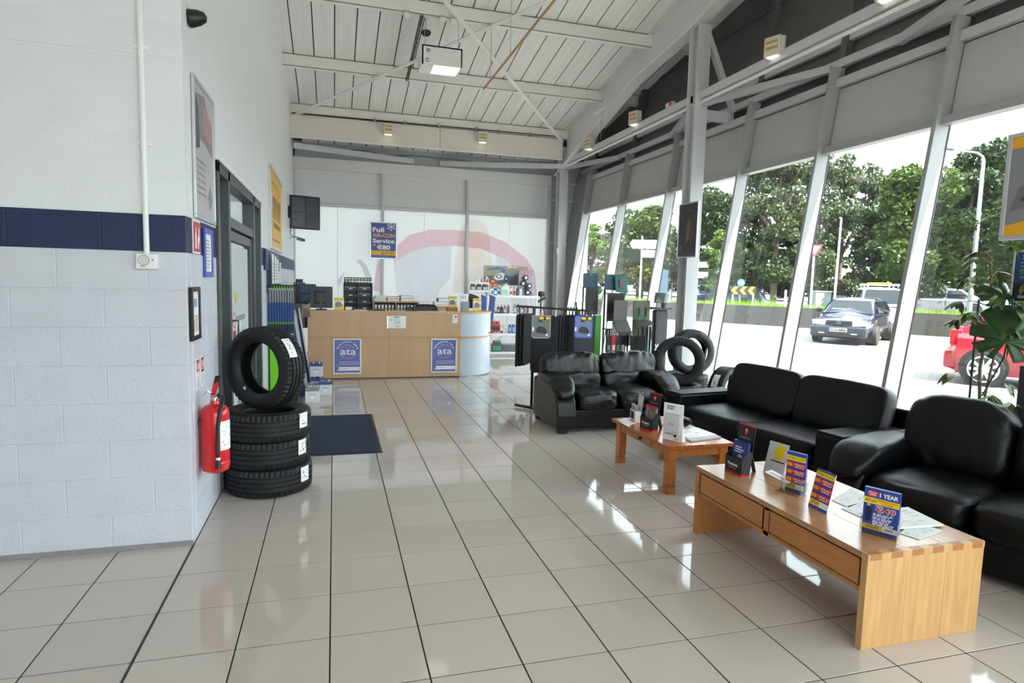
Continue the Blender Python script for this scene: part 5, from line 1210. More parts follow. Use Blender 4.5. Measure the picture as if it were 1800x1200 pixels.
def book(label, x0, x1, z0, z1, m, y0=9.34, d=0.24, name='catalogue'):
    t = thing(name, label, 'book', (x0, y0, z0), 0, 'catalogues behind the counter'); MB().box(0, x1 - x0, 0, d, 0, z1 - z0).build('cover', m, t, bevel=0.003); MB().box(0.006, x1 - x0 - 0.006, -0.002, d, 0.005, z1 - z0 - 0.005).build('pages', PAPER if m is not PAPER else GREY_PRINT, t)
    return t
book('cream catalogue at the bottom of the first pile on the bookcase', 1.58, 1.82, 1.19, 1.225, mat('cream_book', '#d8d2b8', 0.5)); book('green catalogue in the middle of the first pile on the bookcase', 1.57, 1.80, 1.225, 1.255, mat('olive_book', '#a9b07c', 0.5)); book('pale catalogue on top of the first pile on the bookcase', 1.60, 1.83, 1.255, 1.295, mat('pale_book', '#dfe0da', 0.5))
book('dull red catalogue at the bottom of the red pile on the bookcase', 1.84, 2.08, 1.19, 1.235, mat('book_red', '#b8504e', 0.5)); book('bright red catalogue on top of the red pile on the bookcase', 1.83, 2.09, 1.235, 1.28, mat('book_red2', '#c43142', 0.5))
book('dark red catalogue under the grey one on the bookcase', 2.10, 2.36, 1.19, 1.245, mat('book_maroon', '#6b2630', 0.5)); book('grey-blue catalogue on top at the end of the bookcase', 2.10, 2.35, 1.245, 1.305, mat('book_greyblue', '#8b93a4', 0.5))
t = thing('side_cabinet', 'beech side cabinet beyond the bookcase behind the counter', 'cabinet', (2.46, 9.3, 0)); MB().box(0, 0.75, 0.02, 0.4, 0, 1.08).build('body', WB, t); MB().box(-0.01, 0.76, 0, 0.41, 1.08, 1.095).build('top', WB, t)
for x in (0.01, 0.385): MB().box(x, x + 0.36, 0, 0.02, 0.05, 1.06).build('door', WB, t, bevel=0.003)
book('white parcel lying on the side cabinet', 2.47, 2.72, 1.095, 1.18, mat('parcel_white', '#d9d9dc', 0.5)); book('red box lying on the side cabinet', 2.75, 3.05, 1.095, 1.13, mat('box_red', '#bf4848', 0.5)); book('white box stacked on the red box on the side cabinet', 2.78, 3.04, 1.13, 1.19, mat('box_white', '#d4d6d8', 0.5)); book('dark blue box on top of the side cabinet pile', 2.86, 3.07, 1.19, 1.265, mat('box_blue', '#31507c', 0.5))
t = thing('document_sorter', 'black two-column document sorter behind the counter', 'sorter', (1.0, 9.28, 0.98)); MB().box(0, 0.55, 0.28, 0.30, 0, 0.55).box(0, 0.015, 0, 0.3, 0, 0.55).box(0.535, 0.55, 0, 0.3, 0, 0.55).box(0, 0.55, 0, 0.3, 0.535, 0.55).box(0.26, 0.28, 0, 0.3, 0, 0.55).box(0, 0.55, 0, 0.3, 0, 0.015).build('frame', BLACK_PLASTIC, t)
for c in (0, 1):
    for r in range(4):
        x0 = 0.02 + 0.265 * c; z0 = 0.03 + 0.125 * r
        MB().prism([(0, z0), (0.26, z0), (0.26, z0 + 0.01), (0.01, z0 + 0.055), (0, z0 + 0.05)], 'x', x0, x0 + 0.235).build('tray', DARK_GREY, t); MB().box(x0 + 0.08, x0 + 0.15, -0.003, 0, z0 + 0.03, z0 + 0.045).build('tray_label', PAPER, t)
        if (r, c) in ((3, 0), (2, 1), (3, 1)): MB().box(x0 + 0.01, x0 + 0.22, 0.02, 0.24, z0 + 0.056, z0 + 0.075).build('papers', mat('grey_papers', '#a5a6a4', 0.6), t)
MB().box(0.98, 1.56, 9.26, 9.62, 0.0, 0.98).build('sorter_cabinet', mat('dark_cabinet', '#2b2a2c', 0.5), label='dark cabinet under the document sorter', cat='cabinet', bevel=0.004)
for k in range(9):
    t = thing('small_can', f'small black and white tin on the document sorter, {ORD[k]} from the left', 'can', (1.035 + 0.06 * k, 9.36, 1.53), 0, 'tins on the document sorter'); MB().lathe([(0, 0), (0.026, 0), (0.027, 0.006), (0.027, 0.104), (0.022, 0.112), (0, 0.112)], 14).build('can', BLACK_PLASTIC, t, smooth=True); MB().lathe([(0.0275, 0.02), (0.0275, 0.05)], 14).build('label_band', WHITE_PRINT if k > 1 else GREEN_PRINT, t); MB().lathe([(0.0275, 0.075), (0.0275, 0.09)], 14).build('label_band', WHITE_PRINT, t)
# air-con poster on the back wall
t = framed('hanging_poster', 'blue Full AIR-CON Service poster hung on the back wall', 'poster', (1.575, 10.8, 2.06), 0, 0.585, 0.805, ALU_SILVER, POSTER_VEILED, 0.026, 0.02)
y = t['_y'] - 0.0005
txt(t, 'Full', 0.06, 0.585, 0.095, WHITE_PRINT, y=y, bold=0.03, w=0.245); txt(t, 'AIR-CON', 0.06, 0.475, 0.08, AMBER_PRINT, y=y, w=0.47, bold=0.02); txt(t, 'Service', 0.06, 0.35, 0.09, WHITE_PRINT, y=y, w=0.47, bold=0.025); txt(t, '\u20ac80', 0.15, 0.21, 0.09, WHITE_PRINT, y=y, w=0.29, bold=0.03); fake_lines(t, 0.06, 0.15, [0.29], 0.016, WHITE_PRINT, y=y, seed=71)
MB().box(0.026, 0.559, y - 0.0004, y, 0.085, 0.18).build('yellow_band', AMBER_PRINT, t); txt(t, 'ATLAS', 0.32, 0.115, 0.045, BLACK_PRINT, y=y - 0.001, w=0.2); MB().poly([(0.24, 0.16), (0.27, 0.12), (0.27, 0.095), (0.285, 0.095), (0.285, 0.12), (0.315, 0.16), (0.278, 0.135)], y - 0.001).build('emblem', NAVY_PRINT, t); fake_lines(t, 0.1, 0.5, [0.055], 0.012, GREY_PRINT, y=y, seed=72)
sn = MB()
for q in range(6):
    a = q * math.pi / 3 + math.pi / 6; cx, cz = 0.46, 0.71
    def seg(p0, p1, w=0.012):
        d = Vector((p1[0] - p0[0], p1[1] - p0[1])).normalized(); nx, nz = -d.y * w / 2, d.x * w / 2
        sn.poly([(p0[0] - nx, p0[1] - nz), (p1[0] - nx, p1[1] - nz), (p1[0] + nx, p1[1] + nz), (p0[0] + nx, p0[1] + nz)], y)
    R_ = 0.075 if math.sin(a) > 0.6 else 0.095
    seg((cx, cz), (cx + R_ * math.cos(a), cz + R_ * math.sin(a)))
    for s_ in (-1, 1):
        p = (cx + 0.055 * math.cos(a), cz + 0.055 * math.sin(a)); seg(p, (p[0] + 0.035 * math.cos(a + s_ * 0.9), p[1] + 0.035 * math.sin(a + s_ * 0.9)), 0.009)
sn.build('snowflake', WHITE_PRINT, t)
# ---------------------------------------------------------------- white accessory shelving by the back wall
WM = mat('white_shelf_metal', '#e9eaec', 0.35)
t = thing('accessory_rack', 'white metal accessory rack against the back wall', 'shelving', (4.1, 10.0, 0))
for x in (0.0, 1.08): 
    for yy in (0.0, 0.42): MB().box(x, x + 0.03, yy, yy + 0.03, 0, 1.45 if yy == 0 else 1.75).build('upright', WM, t)
for z in (0.08, 0.49, 0.93, 1.33): MB().box(0.0, 1.11, 0.0, 0.45, z - 0.015, z).box(0.0, 1.11, -0.01, 0.0, z - 0.045, z + 0.005).build('shelf', WM, t)
for z in (0.08, 0.49, 0.93):
    b = MB()
    for k in range(12): b.box(0.03 + 0.095 * k, 0.033 + 0.095 * k, -0.004, 0.0, z, z + 0.20)
    for k in range(5): b.box(0.03, 1.08, -0.004, 0.0, z + 0.04 * k + 0.03, z + 0.04 * k + 0.033)
    b.build('wire_guard', CHROME, t, kind='stuff')
MB().bar((0.03, 0.43, 0.1), (1.08, 0.43, 0.9), 0.012, 0.012).bar((0.03, 0.43, 0.9), (1.08, 0.43, 0.1), 0.012, 0.012).build('cross_brace', GALV, t)
def bottle(label, x, z, w, h, m, cap, y0=10.08, kind='bottle', lab=None, group='bottles on the accessory rack'):
    t = thing('oil_bottle', label, 'bottle', (x, y0, z), 0, group)
    vs, fs = rbox(6, (w / 2, w * 0.32, h * 0.38), 8); b = MB(); b.add([v + Vector((0, 0, h * 0.38)) for v in vs], fs); b.build('body', m, t, smooth=True, angle=60)
    MB().lathe([(w * 0.42, h * 0.70), (w * 0.28, h * 0.82), (w * 0.16, h * 0.87)], 12).build('shoulder', m, t, smooth=True); MB().cyl((0, 0, h * 0.86), (0, 0, h), w * 0.17, w * 0.15, n=12).build('cap', cap, t)
    MB().box(-w * 0.38, w * 0.38, -w * 0.335, -w * 0.32, h * 0.15, h * 0.55).build('front_label', lab or WHITE_PRINT, t)
def jug(label, x, z, w, h, m, cap, lab=None, y0=10.08):
    t = thing('oil_jug', label, 'jug', (x, y0, z), 0, 'bottles on the accessory rack')
    MB().prism([(-w / 2, 0), (w / 2, 0), (w / 2, h * 0.6), (w * 0.3, h * 0.86), (-w * 0.05, h * 0.86), (-w / 2, h * 0.68)], 'y', -0.05, 0.05).build('body', m, t, bevel=0.012, seg=3); MB().cyl((-w * 0.22, 0, h * 0.74), (-w * 0.22, 0, h * 0.97), w * 0.13, n=12).build('cap', cap, t); MB().tube([(w * 0.02, 0, h * 0.85), (w * 0.12, 0, h * 0.98), (w * 0.34, 0, h * 0.94), (w * 0.42, 0, h * 0.62)], 0.012, 8).build('handle', m, t, smooth=True); MB().box(-w * 0.4, w * 0.38, -0.053, -0.05, h * 0.1, h * 0.5).build('front_label', lab or WHITE_PRINT, t)
P = lambda n, c: mat(n, c, 0.3)
for k, (x, c, cp, lab) in enumerate(((4.16, '#e8ecf2', P('cap_blue', '#2b4fa0'), P('lab_blue', '#3e6fc2')), (4.24, '#3b6cc0', WHITE_PRINT, WHITE_PRINT), (4.32, '#e8ecf2', P('cap_blue', '#2b4fa0'), P('lab_blue', '#3e6fc2')))): bottle(f'blue and white bottle, {ORD[k]} from the left on the top shelf of the rack', x, 1.33, 0.075, 0.18, P(f'bt{k}', c), cp, lab=lab)
jug('pale green and white jug on the top shelf of the rack', 4.45, 1.335, 0.19, 0.26, P('jug_white', '#e6ece6'), P('cap_grey', '#8d9a94'), P('lab_green', '#a9d2b8'))
for k, (x, c, lab) in enumerate(((4.60, '#eef0f2', '#c43a58'), (4.68, '#d9b4b8', '#b02a40'), (4.75, '#3a3b40', '#5a5c62'), (4.82, '#e9e9ec', '#d6d6da'))): bottle(f'additive bottle, {ORD[k]} to the right of the jug on the top shelf', x, 1.33, 0.065, 0.19, P(f'ad{k}', c), P('cap_dark', '#3b3b3f'), lab=P(f'adl{k}', lab))
for k, (x, z, c) in enumerate(((4.16, 1.52, '#d9542a'), (4.28, 1.52, '#e0602e'), (4.22, 1.60, '#c94a26'))):
    t = thing('orange_box', ('orange carton on the left above the blue bottles', 'orange carton on the right above the blue bottles', 'orange carton on top of the orange pair')[k], 'carton', (x, 10.30, z), 0, 'orange cartons'); MB().box(-0.06, 0.06, -0.06, 0.06, 0, 0.075).build('carton', P(f'or{k}', c), t, bevel=0.003); MB().box(-0.04, 0.04, -0.062, -0.06, 0.02, 0.05).build('panel', P('or_pale', '#f0c8a8'), t)
MB().box(4.1, 4.36, 10.22, 10.42, 1.33, 1.52).build('carton_riser', P('riser', '#d5d5d3'), label='pale box holding up the orange cartons', cat='box')
t = thing('picture_board', 'printed board of a white and blue model buggy above the rack', 'board', (4.07, 10.47, 1.55)); MB().box(0, 1.03, 0, 0.02, 0, 0.44).build('board', mat('board_tan', '#aaa78c', 0.5), t)
MB().poly([(0.0, 0.02), (0.0, 0.2), (0.9, 0.26), (0.9, 0.02)], -0.002).build('ground_print', mat('print_slate', '#6c747c', 0.5), t); MB().poly([(0.22, 0.16), (0.28, 0.24), (0.42, 0.30), (0.48, 0.24), (0.46, 0.13), (0.3, 0.11)], -0.004).build('buggy_body_print', WHITE_PRINT, t); [(MB().disc(c_, 0.055, y=-0.004, sx=0.75).build('wheel_print', BLACK_PRINT, t), MB().disc(c_, 0.03, y=-0.005, sx=0.75).build('hub_print', WHITE_PRINT, t)) for c_ in ((0.08, 0.16), (0.52, 0.15))]
MB().poly([(0.08, 0.33), (0.1, 0.38), (0.38, 0.42), (0.40, 0.36)], -0.004).poly([(0.38, 0.28), (0.42, 0.40), (0.48, 0.38), (0.5, 0.30)], -0.004).build('wing_print', P('wing_blue', '#5b7fb5'), t); MB().disc((0.35, 0.20), 0.045, y=-0.005, r_in=0.03, sx=1.5).build('badge_print', NAVY_PRINT, t); MB().poly([(0.56, 0.26), (0.7, 0.3), (0.72, 0.22), (0.6, 0.2)], -0.004).build('sky_print', P('sky_pr', '#8fb6d8'), t)
fake_lines(t, 0.55, 0.8, [0.40], 0.025, WHITE_PRINT, y=-0.004, seed=81, ragged=False)
t = thing('boxed_buggy', 'boxed black model buggy standing on the top shelf of the rack', 'toy', (4.80, 10.12, 1.335)); MB().box(0, 0.32, 0.03, 0.10, 0, 0.56).build('card_box', mat('lilac_card', '#a9a7bd', 0.5), t, bevel=0.004); MB().box(0.0, 0.32, 0.028, 0.03, 0.46, 0.56).build('red_header', P('dull_rose', '#b58c94'), t)
for (x, z) in ((0.15, 0.40), (0.09, 0.27), (0.24, 0.22), (0.20, 0.07)): 
    MB().cyl((x, 0.03, z), (x, -0.02, z), 0.058, n=18).build('wheel', BLACK_PLASTIC, t); MB().cyl((x, -0.02, z), (x, -0.025, z), 0.032, n=12).build('hub', WHITE_PRINT, t)
MB().bar((0.12, 0.0, 0.36), (0.2, 0.0, 0.12), 0.05, 0.05, up=(0, 1, 0)).bar((0.08, 0.0, 0.26), (0.26, 0, 0.2), 0.025, 0.03, up=(0, 1, 0)).bar((0.1, 0, 0.16), (0.3, 0, 0.06), 0.02, 0.03, up=(0, 1, 0)).build('chassis', BLACK_PLASTIC, t)
t = thing('blue_spray', 'bright blue flat pack leaning on the second shelf of the rack', 'packet', (4.14, 10.08, 0.93)); MB().prism([(0.0, 0.24), (0.04, 0.25), (0.16, 0.0), (0.10, 0.0)], 'y', 0, 0.03).build('packet', P('cyan', '#3f8cc4'), t); MB().prism([(0.07, 0.14), (0.085, 0.145), (0.13, 0.04), (0.11, 0.04)], 'y', -0.002, 0.0).build('print', WHITE_PRINT, t)
for k, (x, w, h, c, cp) in enumerate(((4.32, 0.06, 0.18, '#7d2a2e', '#aaaaaa'), (4.39, 0.065, 0.18, '#303236', '#202020'), (4.47, 0.08, 0.18, '#8a8d90', '#3a3a3a'), (4.55, 0.06, 0.20, '#6a6d72', '#333333'), (4.70, 0.07, 0.22, '#9a9da0', '#444444'), (4.78, 0.07, 0.22, '#b7b9bb', '#222222'), (4.88, 0.08, 0.20, '#9fa1a4', '#c0c0c0'), (4.97, 0.08, 0.20, '#c5c7c8', '#888888'))): bottle(f'bottle on the second shelf of the rack, {ORD[k]} from the blue packet', x, 0.93, w, h, P(f'sb{k}', c), P(f'sc{k}', cp), lab=P(f'sl{k}', ('#c8b0b0', '#55585c', '#cfd2d4', '#a8452e', '#d8dadc', '#777a7e', '#dcdcdc', '#8a8c90')[k]))
for k, (x, c) in enumerate(((4.22, '#c9512a'), (4.31, '#d4582c'))): jug(f'orange container on the third shelf, {ORD[k]} from the counter', x, 0.49 + 0.055, 0.11, 0.22, P(f'oj{k}', c), P('cap_dark', '#3b3b3f'), P('lab_dark', '#5a3a34'))
t = thing('red_tray', 'flat red packet under the orange containers', 'packet', (4.17, 10.03, 0.492)); MB().box(0, 0.25, 0, 0.18, 0, 0.05).build('packet', P('crimson', '#b3283c'), t, bevel=0.006); MB().box(0.03, 0.2, -0.002, 0, 0.015, 0.035).build('print', WHITE_PRINT, t)
for k, x in enumerate((4.60, 4.68)): bottle(f'blue spray bottle at the end of the third shelf, {ORD[k]} from the left', x, 0.49, 0.07, 0.24, P('spray_blue', '#3d68b4'), WHITE_PRINT, lab=P('spray_lab', '#9fb8dc'))
jug('dark green oil jug on the bottom shelf of the rack', 4.30, 0.085, 0.24, 0.25, P('oil_green', '#1d6a4a'), RED_PRINT, P('green_lab', '#6f9a86'))
t = thing('grey_bin', 'grey storage bin on the bottom shelf of the rack', 'bin', (4.44, 10.05, 0.085)); MB().box(0, 0.45, 0, 0.3, 0, 0.13).build('bin', P('bin_grey', '#66686a'), t, bevel=0.01); MB().box(-0.01, 0.46, -0.01, 0.31, 0.13, 0.145).build('rim', P('bin_rim', '#7a7c7e'), t)
# small rack at the left of the tall one
t = thing('small_wire_rack', 'small white wire rack beside the tall accessory rack', 'rack', (3.64, 10.0, 0)); 
for x in (0.0, 0.42): MB().cyl((x, 0, 0), (x, 0, 1.70), 0.012, n=8).build('upright', WM, t)
for z in (1.03, 1.43, 1.60): MB().box(-0.01, 0.43, -0.06, 0.2, z - 0.012, z).box(-0.01, 0.43, -0.07, -0.06, z - 0.03, z + 0.01).build('shelf', WM, t)
MB().tube([(0.0, -0.05, 1.60), (0.02, -0.05, 1.72), (0.12, -0.05, 1.63)], 0.01, 8).build('end_loop', WM, t)
for k in range(3): jug(f'dark grey oil container on the small wire rack, {ORD[k]} from the left', 3.72 + 0.135 * k, 1.43, 0.11, 0.155, P('oil_grey', '#4a4b4f'), P('cap_black', '#1c1c1e'), P('oil_lab', '#c4c4c6'), y0=10.04)
for k in range(4): bottle(f'little pink-capped bottle on top of the small wire rack, {ORD[k]} from the left', 3.80 + 0.06 * k, 1.60, 0.045, 0.10, P(f'pk{k}', ('#dfe3e2', '#e6e8e8', '#c7a6ac', '#c79aa2')[k]), RED_PRINT if k > 1 else WHITE_PRINT, y0=10.03, lab=PINK_PRINT if k > 1 else WHITE_PRINT)
t = thing('tripod_stand', 'black tripod display stand behind the mat rail', 'stand', (5.3, 10.05, 0)); MB().cyl((0, 0, 0.2), (0, 0, 1.35), 0.015, n=8).build('pole', BLACK_METAL, t)
for q in range(3): MB().bar((0, 0, 0.35), (0.25 * math.cos(q * 2.1), 0.25 * math.sin(q * 2.1), 0.01), 0.02, 0.02).build('leg', BLACK_METAL, t)
cushion('head', t, (0.0, 0, 1.38), (0.16, 0.1, 0.12), BLACK_PLASTIC, k=3, n=8); MB().bar((-0.08, 0, 1.2), (0.1, 0, 1.3), 0.04, 0.05).build('arm', BLACK_METAL, t)
# ---------------------------------------------------------------- blue wiper rack and battery stand by the left wall
LIME = mat('lime_plastic', '#79d31f', 0.35); WBLUE = mat('wiper_blue', '#2c6fc4', 0.35); WSILV = mat('wiper_silver', '#b7bdc4', 0.35); WNAVY = mat('wiper_navy', '#27306e', 0.35)
t = thing('wiper_rack', 'black wire wiper rack with a lime panel beside the left wall', 'display rack', (0.0, 5.26, 0))
MB().box(0.02, 0.30, 0.06, 0.075, 0.06, 0.78).build('lime_panel', LIME, t, bevel=0.006); MB().box(0.0, 0.32, 0.10, 0.12, 0.0, 1.52).build('back_panel', DARK_GREY, t)
for z in (1.50, 0.83): MB().box(0.0, 0.34, 0.04, 0.1, z, z + 0.02).build('hook_bar', BLACK_METAL, t)
for k in range(3): MB().tube([(0.12 + 0.08 * k, 0.10, 0.62 + 0.06 * k), (0.30 + 0.03 * k, 0.02, 0.68 + 0.04 * k), (0.36 + 0.03 * k, 0.0, 0.60), (0.37 + 0.03 * k, 0.0, 0.3)], 0.012, 8).build('wire_loop', BLACK_METAL, t, smooth=True)
MB().box(-0.0, 0.36, -0.05, 0.16, 0, 0.04).build('base', BLACK_METAL, t, bevel=0.005)
MB().box(0.14, 0.28, 0.02, 0.03, 0.70, 0.80).build('price_ticket', WHITE_PRINT, t); MB().box(0.14, 0.24, 0.015, 0.02, 0.74, 0.80).build('price_flash', LIME, t)
pk = MB(); w = 0.027
pk.slot(0).box(0, w, 0, 0.012, 0.42, 0.60); pk.slot(1).box(0, w, 0, 0.012, 0.17, 0.42); pk.slot(2).box(0, w, 0, 0.012, 0.14, 0.17); pk.slot(3).box(0, w, 0, 0.012, 0.02, 0.14); pk.slot(2).box(0, w, 0, 0.012, 0, 0.02); pk.slot(2).box(0.008, 0.019, 0, 0.006, 0.60, 0.63)
p0 = pk.build('pack_proto', [WSILV, WBLUE, LIME, WNAVY]); PK_ME = p0.data; bpy.data.objects.remove(p0)
bl = MB().cyl((w / 2, -0.004, 0.05), (w / 2, -0.004, 0.58), 0.006, n=6); b0 = bl.build('blade_proto', BLACK_PLASTIC); BL_ME = b0.data; bpy.data.objects.remove(b0)
for k in range(10):
    x = 0.012 + 0.031 * k
    u = thing('wiper_pack', f'blue and silver wiper pack on the lime rack, {ORD[k]} from the wall', 'wiper pack', (x, 5.262 + (0.02 if k > 6 else 0.0), 0.875), 0, 'wiper packs on the lime wire rack'); inst('card', PK_ME, u); inst('blade', BL_ME, u)
t = thing('battery_stand', 'slanted blue display stand with silver edging at the end of the counter', 'display stand', (0.0, 5.62, 0))
SB = mat('stand_blue', '#3a4684', 0.4)
for yy in (0.0, 1.0): MB().prism([(0.0, 0.03), (0.47, 0.03), (0.30, 1.17), (0.0, 1.22)], 'y', yy, yy + 0.02).build('side_panel', SB, t)
for yy in (-0.005, 1.0): MB().prism([(0.455, 0.03), (0.495, 0.03), (0.325, 1.16), (0.285, 1.16)], 'y', yy, yy + 0.03).build('front_edge', ALU_SILVER, t); 
MB().prism([(0.0, 1.24), (0.0, 1.20), (0.32, 1.14), (0.325, 1.18)], 'y', -0.005, 0.02).build('top_edge', ALU_SILVER, t)
for k, z in enumerate((0.12, 0.45, 0.8)): MB().box(0.0, 0.45 - 0.15 * z, 0.02, 1.0, z, z + 0.02).build('shelf', SB, t)
MB().box(0.0, 0.02, 0.02, 1.0, 0.05, 1.25).build('back', SB, t)
for k, (x0, z) in enumerate(((0.05, 1.30), (0.10, 1.27), (0.16, 1.24))):
    u = thing('leaflet', f'curled printed leaflet tucked on top of the blue stand, {ORD[k]} from the wall', 'leaflet', (x0, 5.75 + 0.08 * k, z), 0, 'leaflets on the blue stand'); b = MB()
    for q in range(6): b.add([(0.03 * q, 0, 0.03 - 0.006 * q * q), (0.03 * q + 0.03, 0, 0.03 - 0.006 * (q + 1) ** 2), (0.03 * q + 0.03, 0.15, 0.03 - 0.006 * (q + 1) ** 2), (0.03 * q, 0.15, 0.03 - 0.006 * q * q)], [(0, 1, 2, 3)])
    b.build('sheet', mat(f'leaf_sheet_{k}', ('#2f3f80', '#c8c4c4', '#b03a48')[k], 0.5), u, smooth=True)
BATW = mat('battery_white', '#e4e6ea', 0.3); BATB = mat('battery_blue', '#3f4c92', 0.35); BATG = mat('battery_grey', '#8d9296', 0.4)
for k, (x, yy, z, lb) in enumerate(((0.46, 5.16, 0, 'white car battery on the floor, nearest the tyres'), (0.62, 5.66, 0, 'blue-topped car battery on the floor, nearer the counter'), (0.50, 6.0, 0.0, 'car battery at the bottom of the pair against the blue stand'), (0.49, 6.0, 0.21, 'blue car battery on top of the pair against the blue stand'))):
    t = thing('car_battery', lb, 'battery', (x, yy, z), 0, 'car batteries'); MB().box(0, 0.175, 0, 0.24, 0, 0.15).build('case', BATW, t, bevel=0.006); MB().box(0.0, 0.175, 0.0, 0.24, 0.15, 0.19).build('lid', BATG if k in (0,) else BATB, t, bevel=0.004)
    for q in (0.03, 0.11): MB().cyl((q + 0.015, 0.04, 0.19), (q + 0.015, 0.04, 0.207), 0.012, n=10).build('terminal', CHROME, t)
    for q in range(4): MB().box(0.02 + 0.04 * q, 0.045 + 0.04 * q, 0.1, 0.2, 0.19, 0.195).build('vent_cap', BATG if k else WHITE_PRINT, t)
    MB().disc((0.0875, 0.075), 0.03, y=-0.001).build('front_mark', WHITE_PRINT, t); MB().box(0.05, 0.125, -0.002, 0, 0.10, 0.11).build('front_print', GREY_PRINT, t)

# ---------------------------------------------------------------- car mat rail
t = thing('mat_rail', 'black floor-standing rail on which car mats hang', 'display rail', (3.30, 4.40, 0))
MB().cyl((-0.24, 0, 1.33), (0.78, 0, 1.28), 0.014, n=10).build('rail', BLACK_METAL, t); MB().box(-0.015, 0.015, -0.015, 0.015, 0, 1.32).build('post', BLACK_METAL, t); MB().box(0.585, 0.615, -0.015, 0.015, 0, 1.29).build('post', BLACK_METAL, t)
MB().bar((-0.19, 0.10, 0.03), (0.10, -0.32, 0.03), 0.035, 0.03).build('foot', BLACK_METAL, t); MB().bar((0.45, 0.15, 0.03), (0.75, -0.2, 0.03), 0.035, 0.03).build('foot', BLACK_METAL, t)
MATBLK = mat('car_mat_black', '#16171a', 0.85, bump=0.4, bscale=250)
def carmat(label, x, yy, w, h, yaw, z1=1.22, m=None, hook=BLACK_PLASTIC, card=None, cm=None):
    t = thing('car_mat', label, 'car mat', (x, yy, z1), yaw, 'car mats on the rail'); r = 0.05
    pts = [(0, -h + r), (r * 0.3, -h + r * 0.3), (r, -h), (w - r, -h), (w - r * 0.3, -h + r * 0.3), (w, -h + r), (w, -r), (w - r * 0.3, -r * 0.3), (w - r, 0), (r, 0), (r * 0.3, -r * 0.3), (0, -r)]
    MB().prism(pts, 'y', 0, 0.02).build('mat', m or MATBLK, t, bevel=0.003)
    MB().tube([(w / 2, 0.01, -0.01), (w / 2, 0.01, 0.06), (w / 2 - 0.03, 0.01, 0.10), (w / 2 - 0.05, 0.01, 0.075)], 0.008, 8).build('hook', hook, t)
    if card:
        c = MB().prism([(0.0, -0.27), (0.03, -0.295), (card - 0.03, -0.295), (card, -0.27), (card, 0.0), (0.0, 0.0)], 'y', -0.008, -0.002).build('card_edge', cm, t)
        MB().prism([(0.012, -0.262), (0.035, -0.283), (card - 0.035, -0.283), (card - 0.012, -0.262), (card - 0.012, -0.012), (0.012, -0.012)], 'y', -0.0095, -0.008).build('card_face', mat('card_face_grey' if cm is not BLUEFR else 'card_face_blue', '#6b6e70' if cm is not BLUEFR else '#6d76a8', 0.35), t)
        MB().box(card * 0.35, card - 0.015, -0.011, -0.0095, -0.085, -0.012).build('black_panel', BLACK_PRINT, t); fake_lines(t, card * 0.38, card - 0.02, [-0.052], 0.032, YELLOW_PRINT, y=-0.012, seed=91, ragged=False); MB().box(card * 0.55, card - 0.02, -0.012, -0.011, -0.08, -0.065).build('strap_line', mat('olive_line', '#8c9440', 0.5), t)
        MB().poly([(0.06, -0.22), (0.06, -0.17), (0.10, -0.14), (0.17, -0.15), (0.21, -0.2), (0.2, -0.24)], -0.011).build('car_picture', BLACK_PRINT, t); MB().box(0.005, 0.03, -0.012, -0.0095, -0.20, -0.15).build('barcode', PAPER, t); MB().disc((card - 0.05, -0.25), 0.016, y=-0.0115).build('round_logo', PAPER, t)
    return t
REDHOOK = mat('red_hook', '#d23a24', 0.35)
for k in range(3): carmat(f'black car mat edge-on at the open rail end, {ORD[k]} from the end', 3.08 + 0.055 * k, 4.40 + 0.04 * k, 0.42, 0.68, math.radians(64 - 4 * k), hook=REDHOOK if k == 1 else BLACK_PLASTIC)
carmat('black car mat with a grey product card facing the sofa', 3.24, 4.30, 0.34, 0.74, 0.0, card=0.255, cm=mat('card_silver', '#a2a39c', 0.4))
for k in range(5): carmat(f'black car mat edge-on between the product cards, {ORD[k]} from the grey card', 3.60 + 0.045 * k, 4.36 + 0.01 * k, 0.40, 0.72, math.radians(28), hook=mat('green_hook', '#1f6b48', 0.4) if k in (1, 2) else BLACK_PLASTIC)
carmat('dark grey car mat with a blue product card', 3.83, 4.32, 0.28, 0.60, 0.0, card=0.255, cm=BLUEFR, m=mat('car_mat_grey', '#3b3d45', 0.85, bump=0.4, bscale=250))

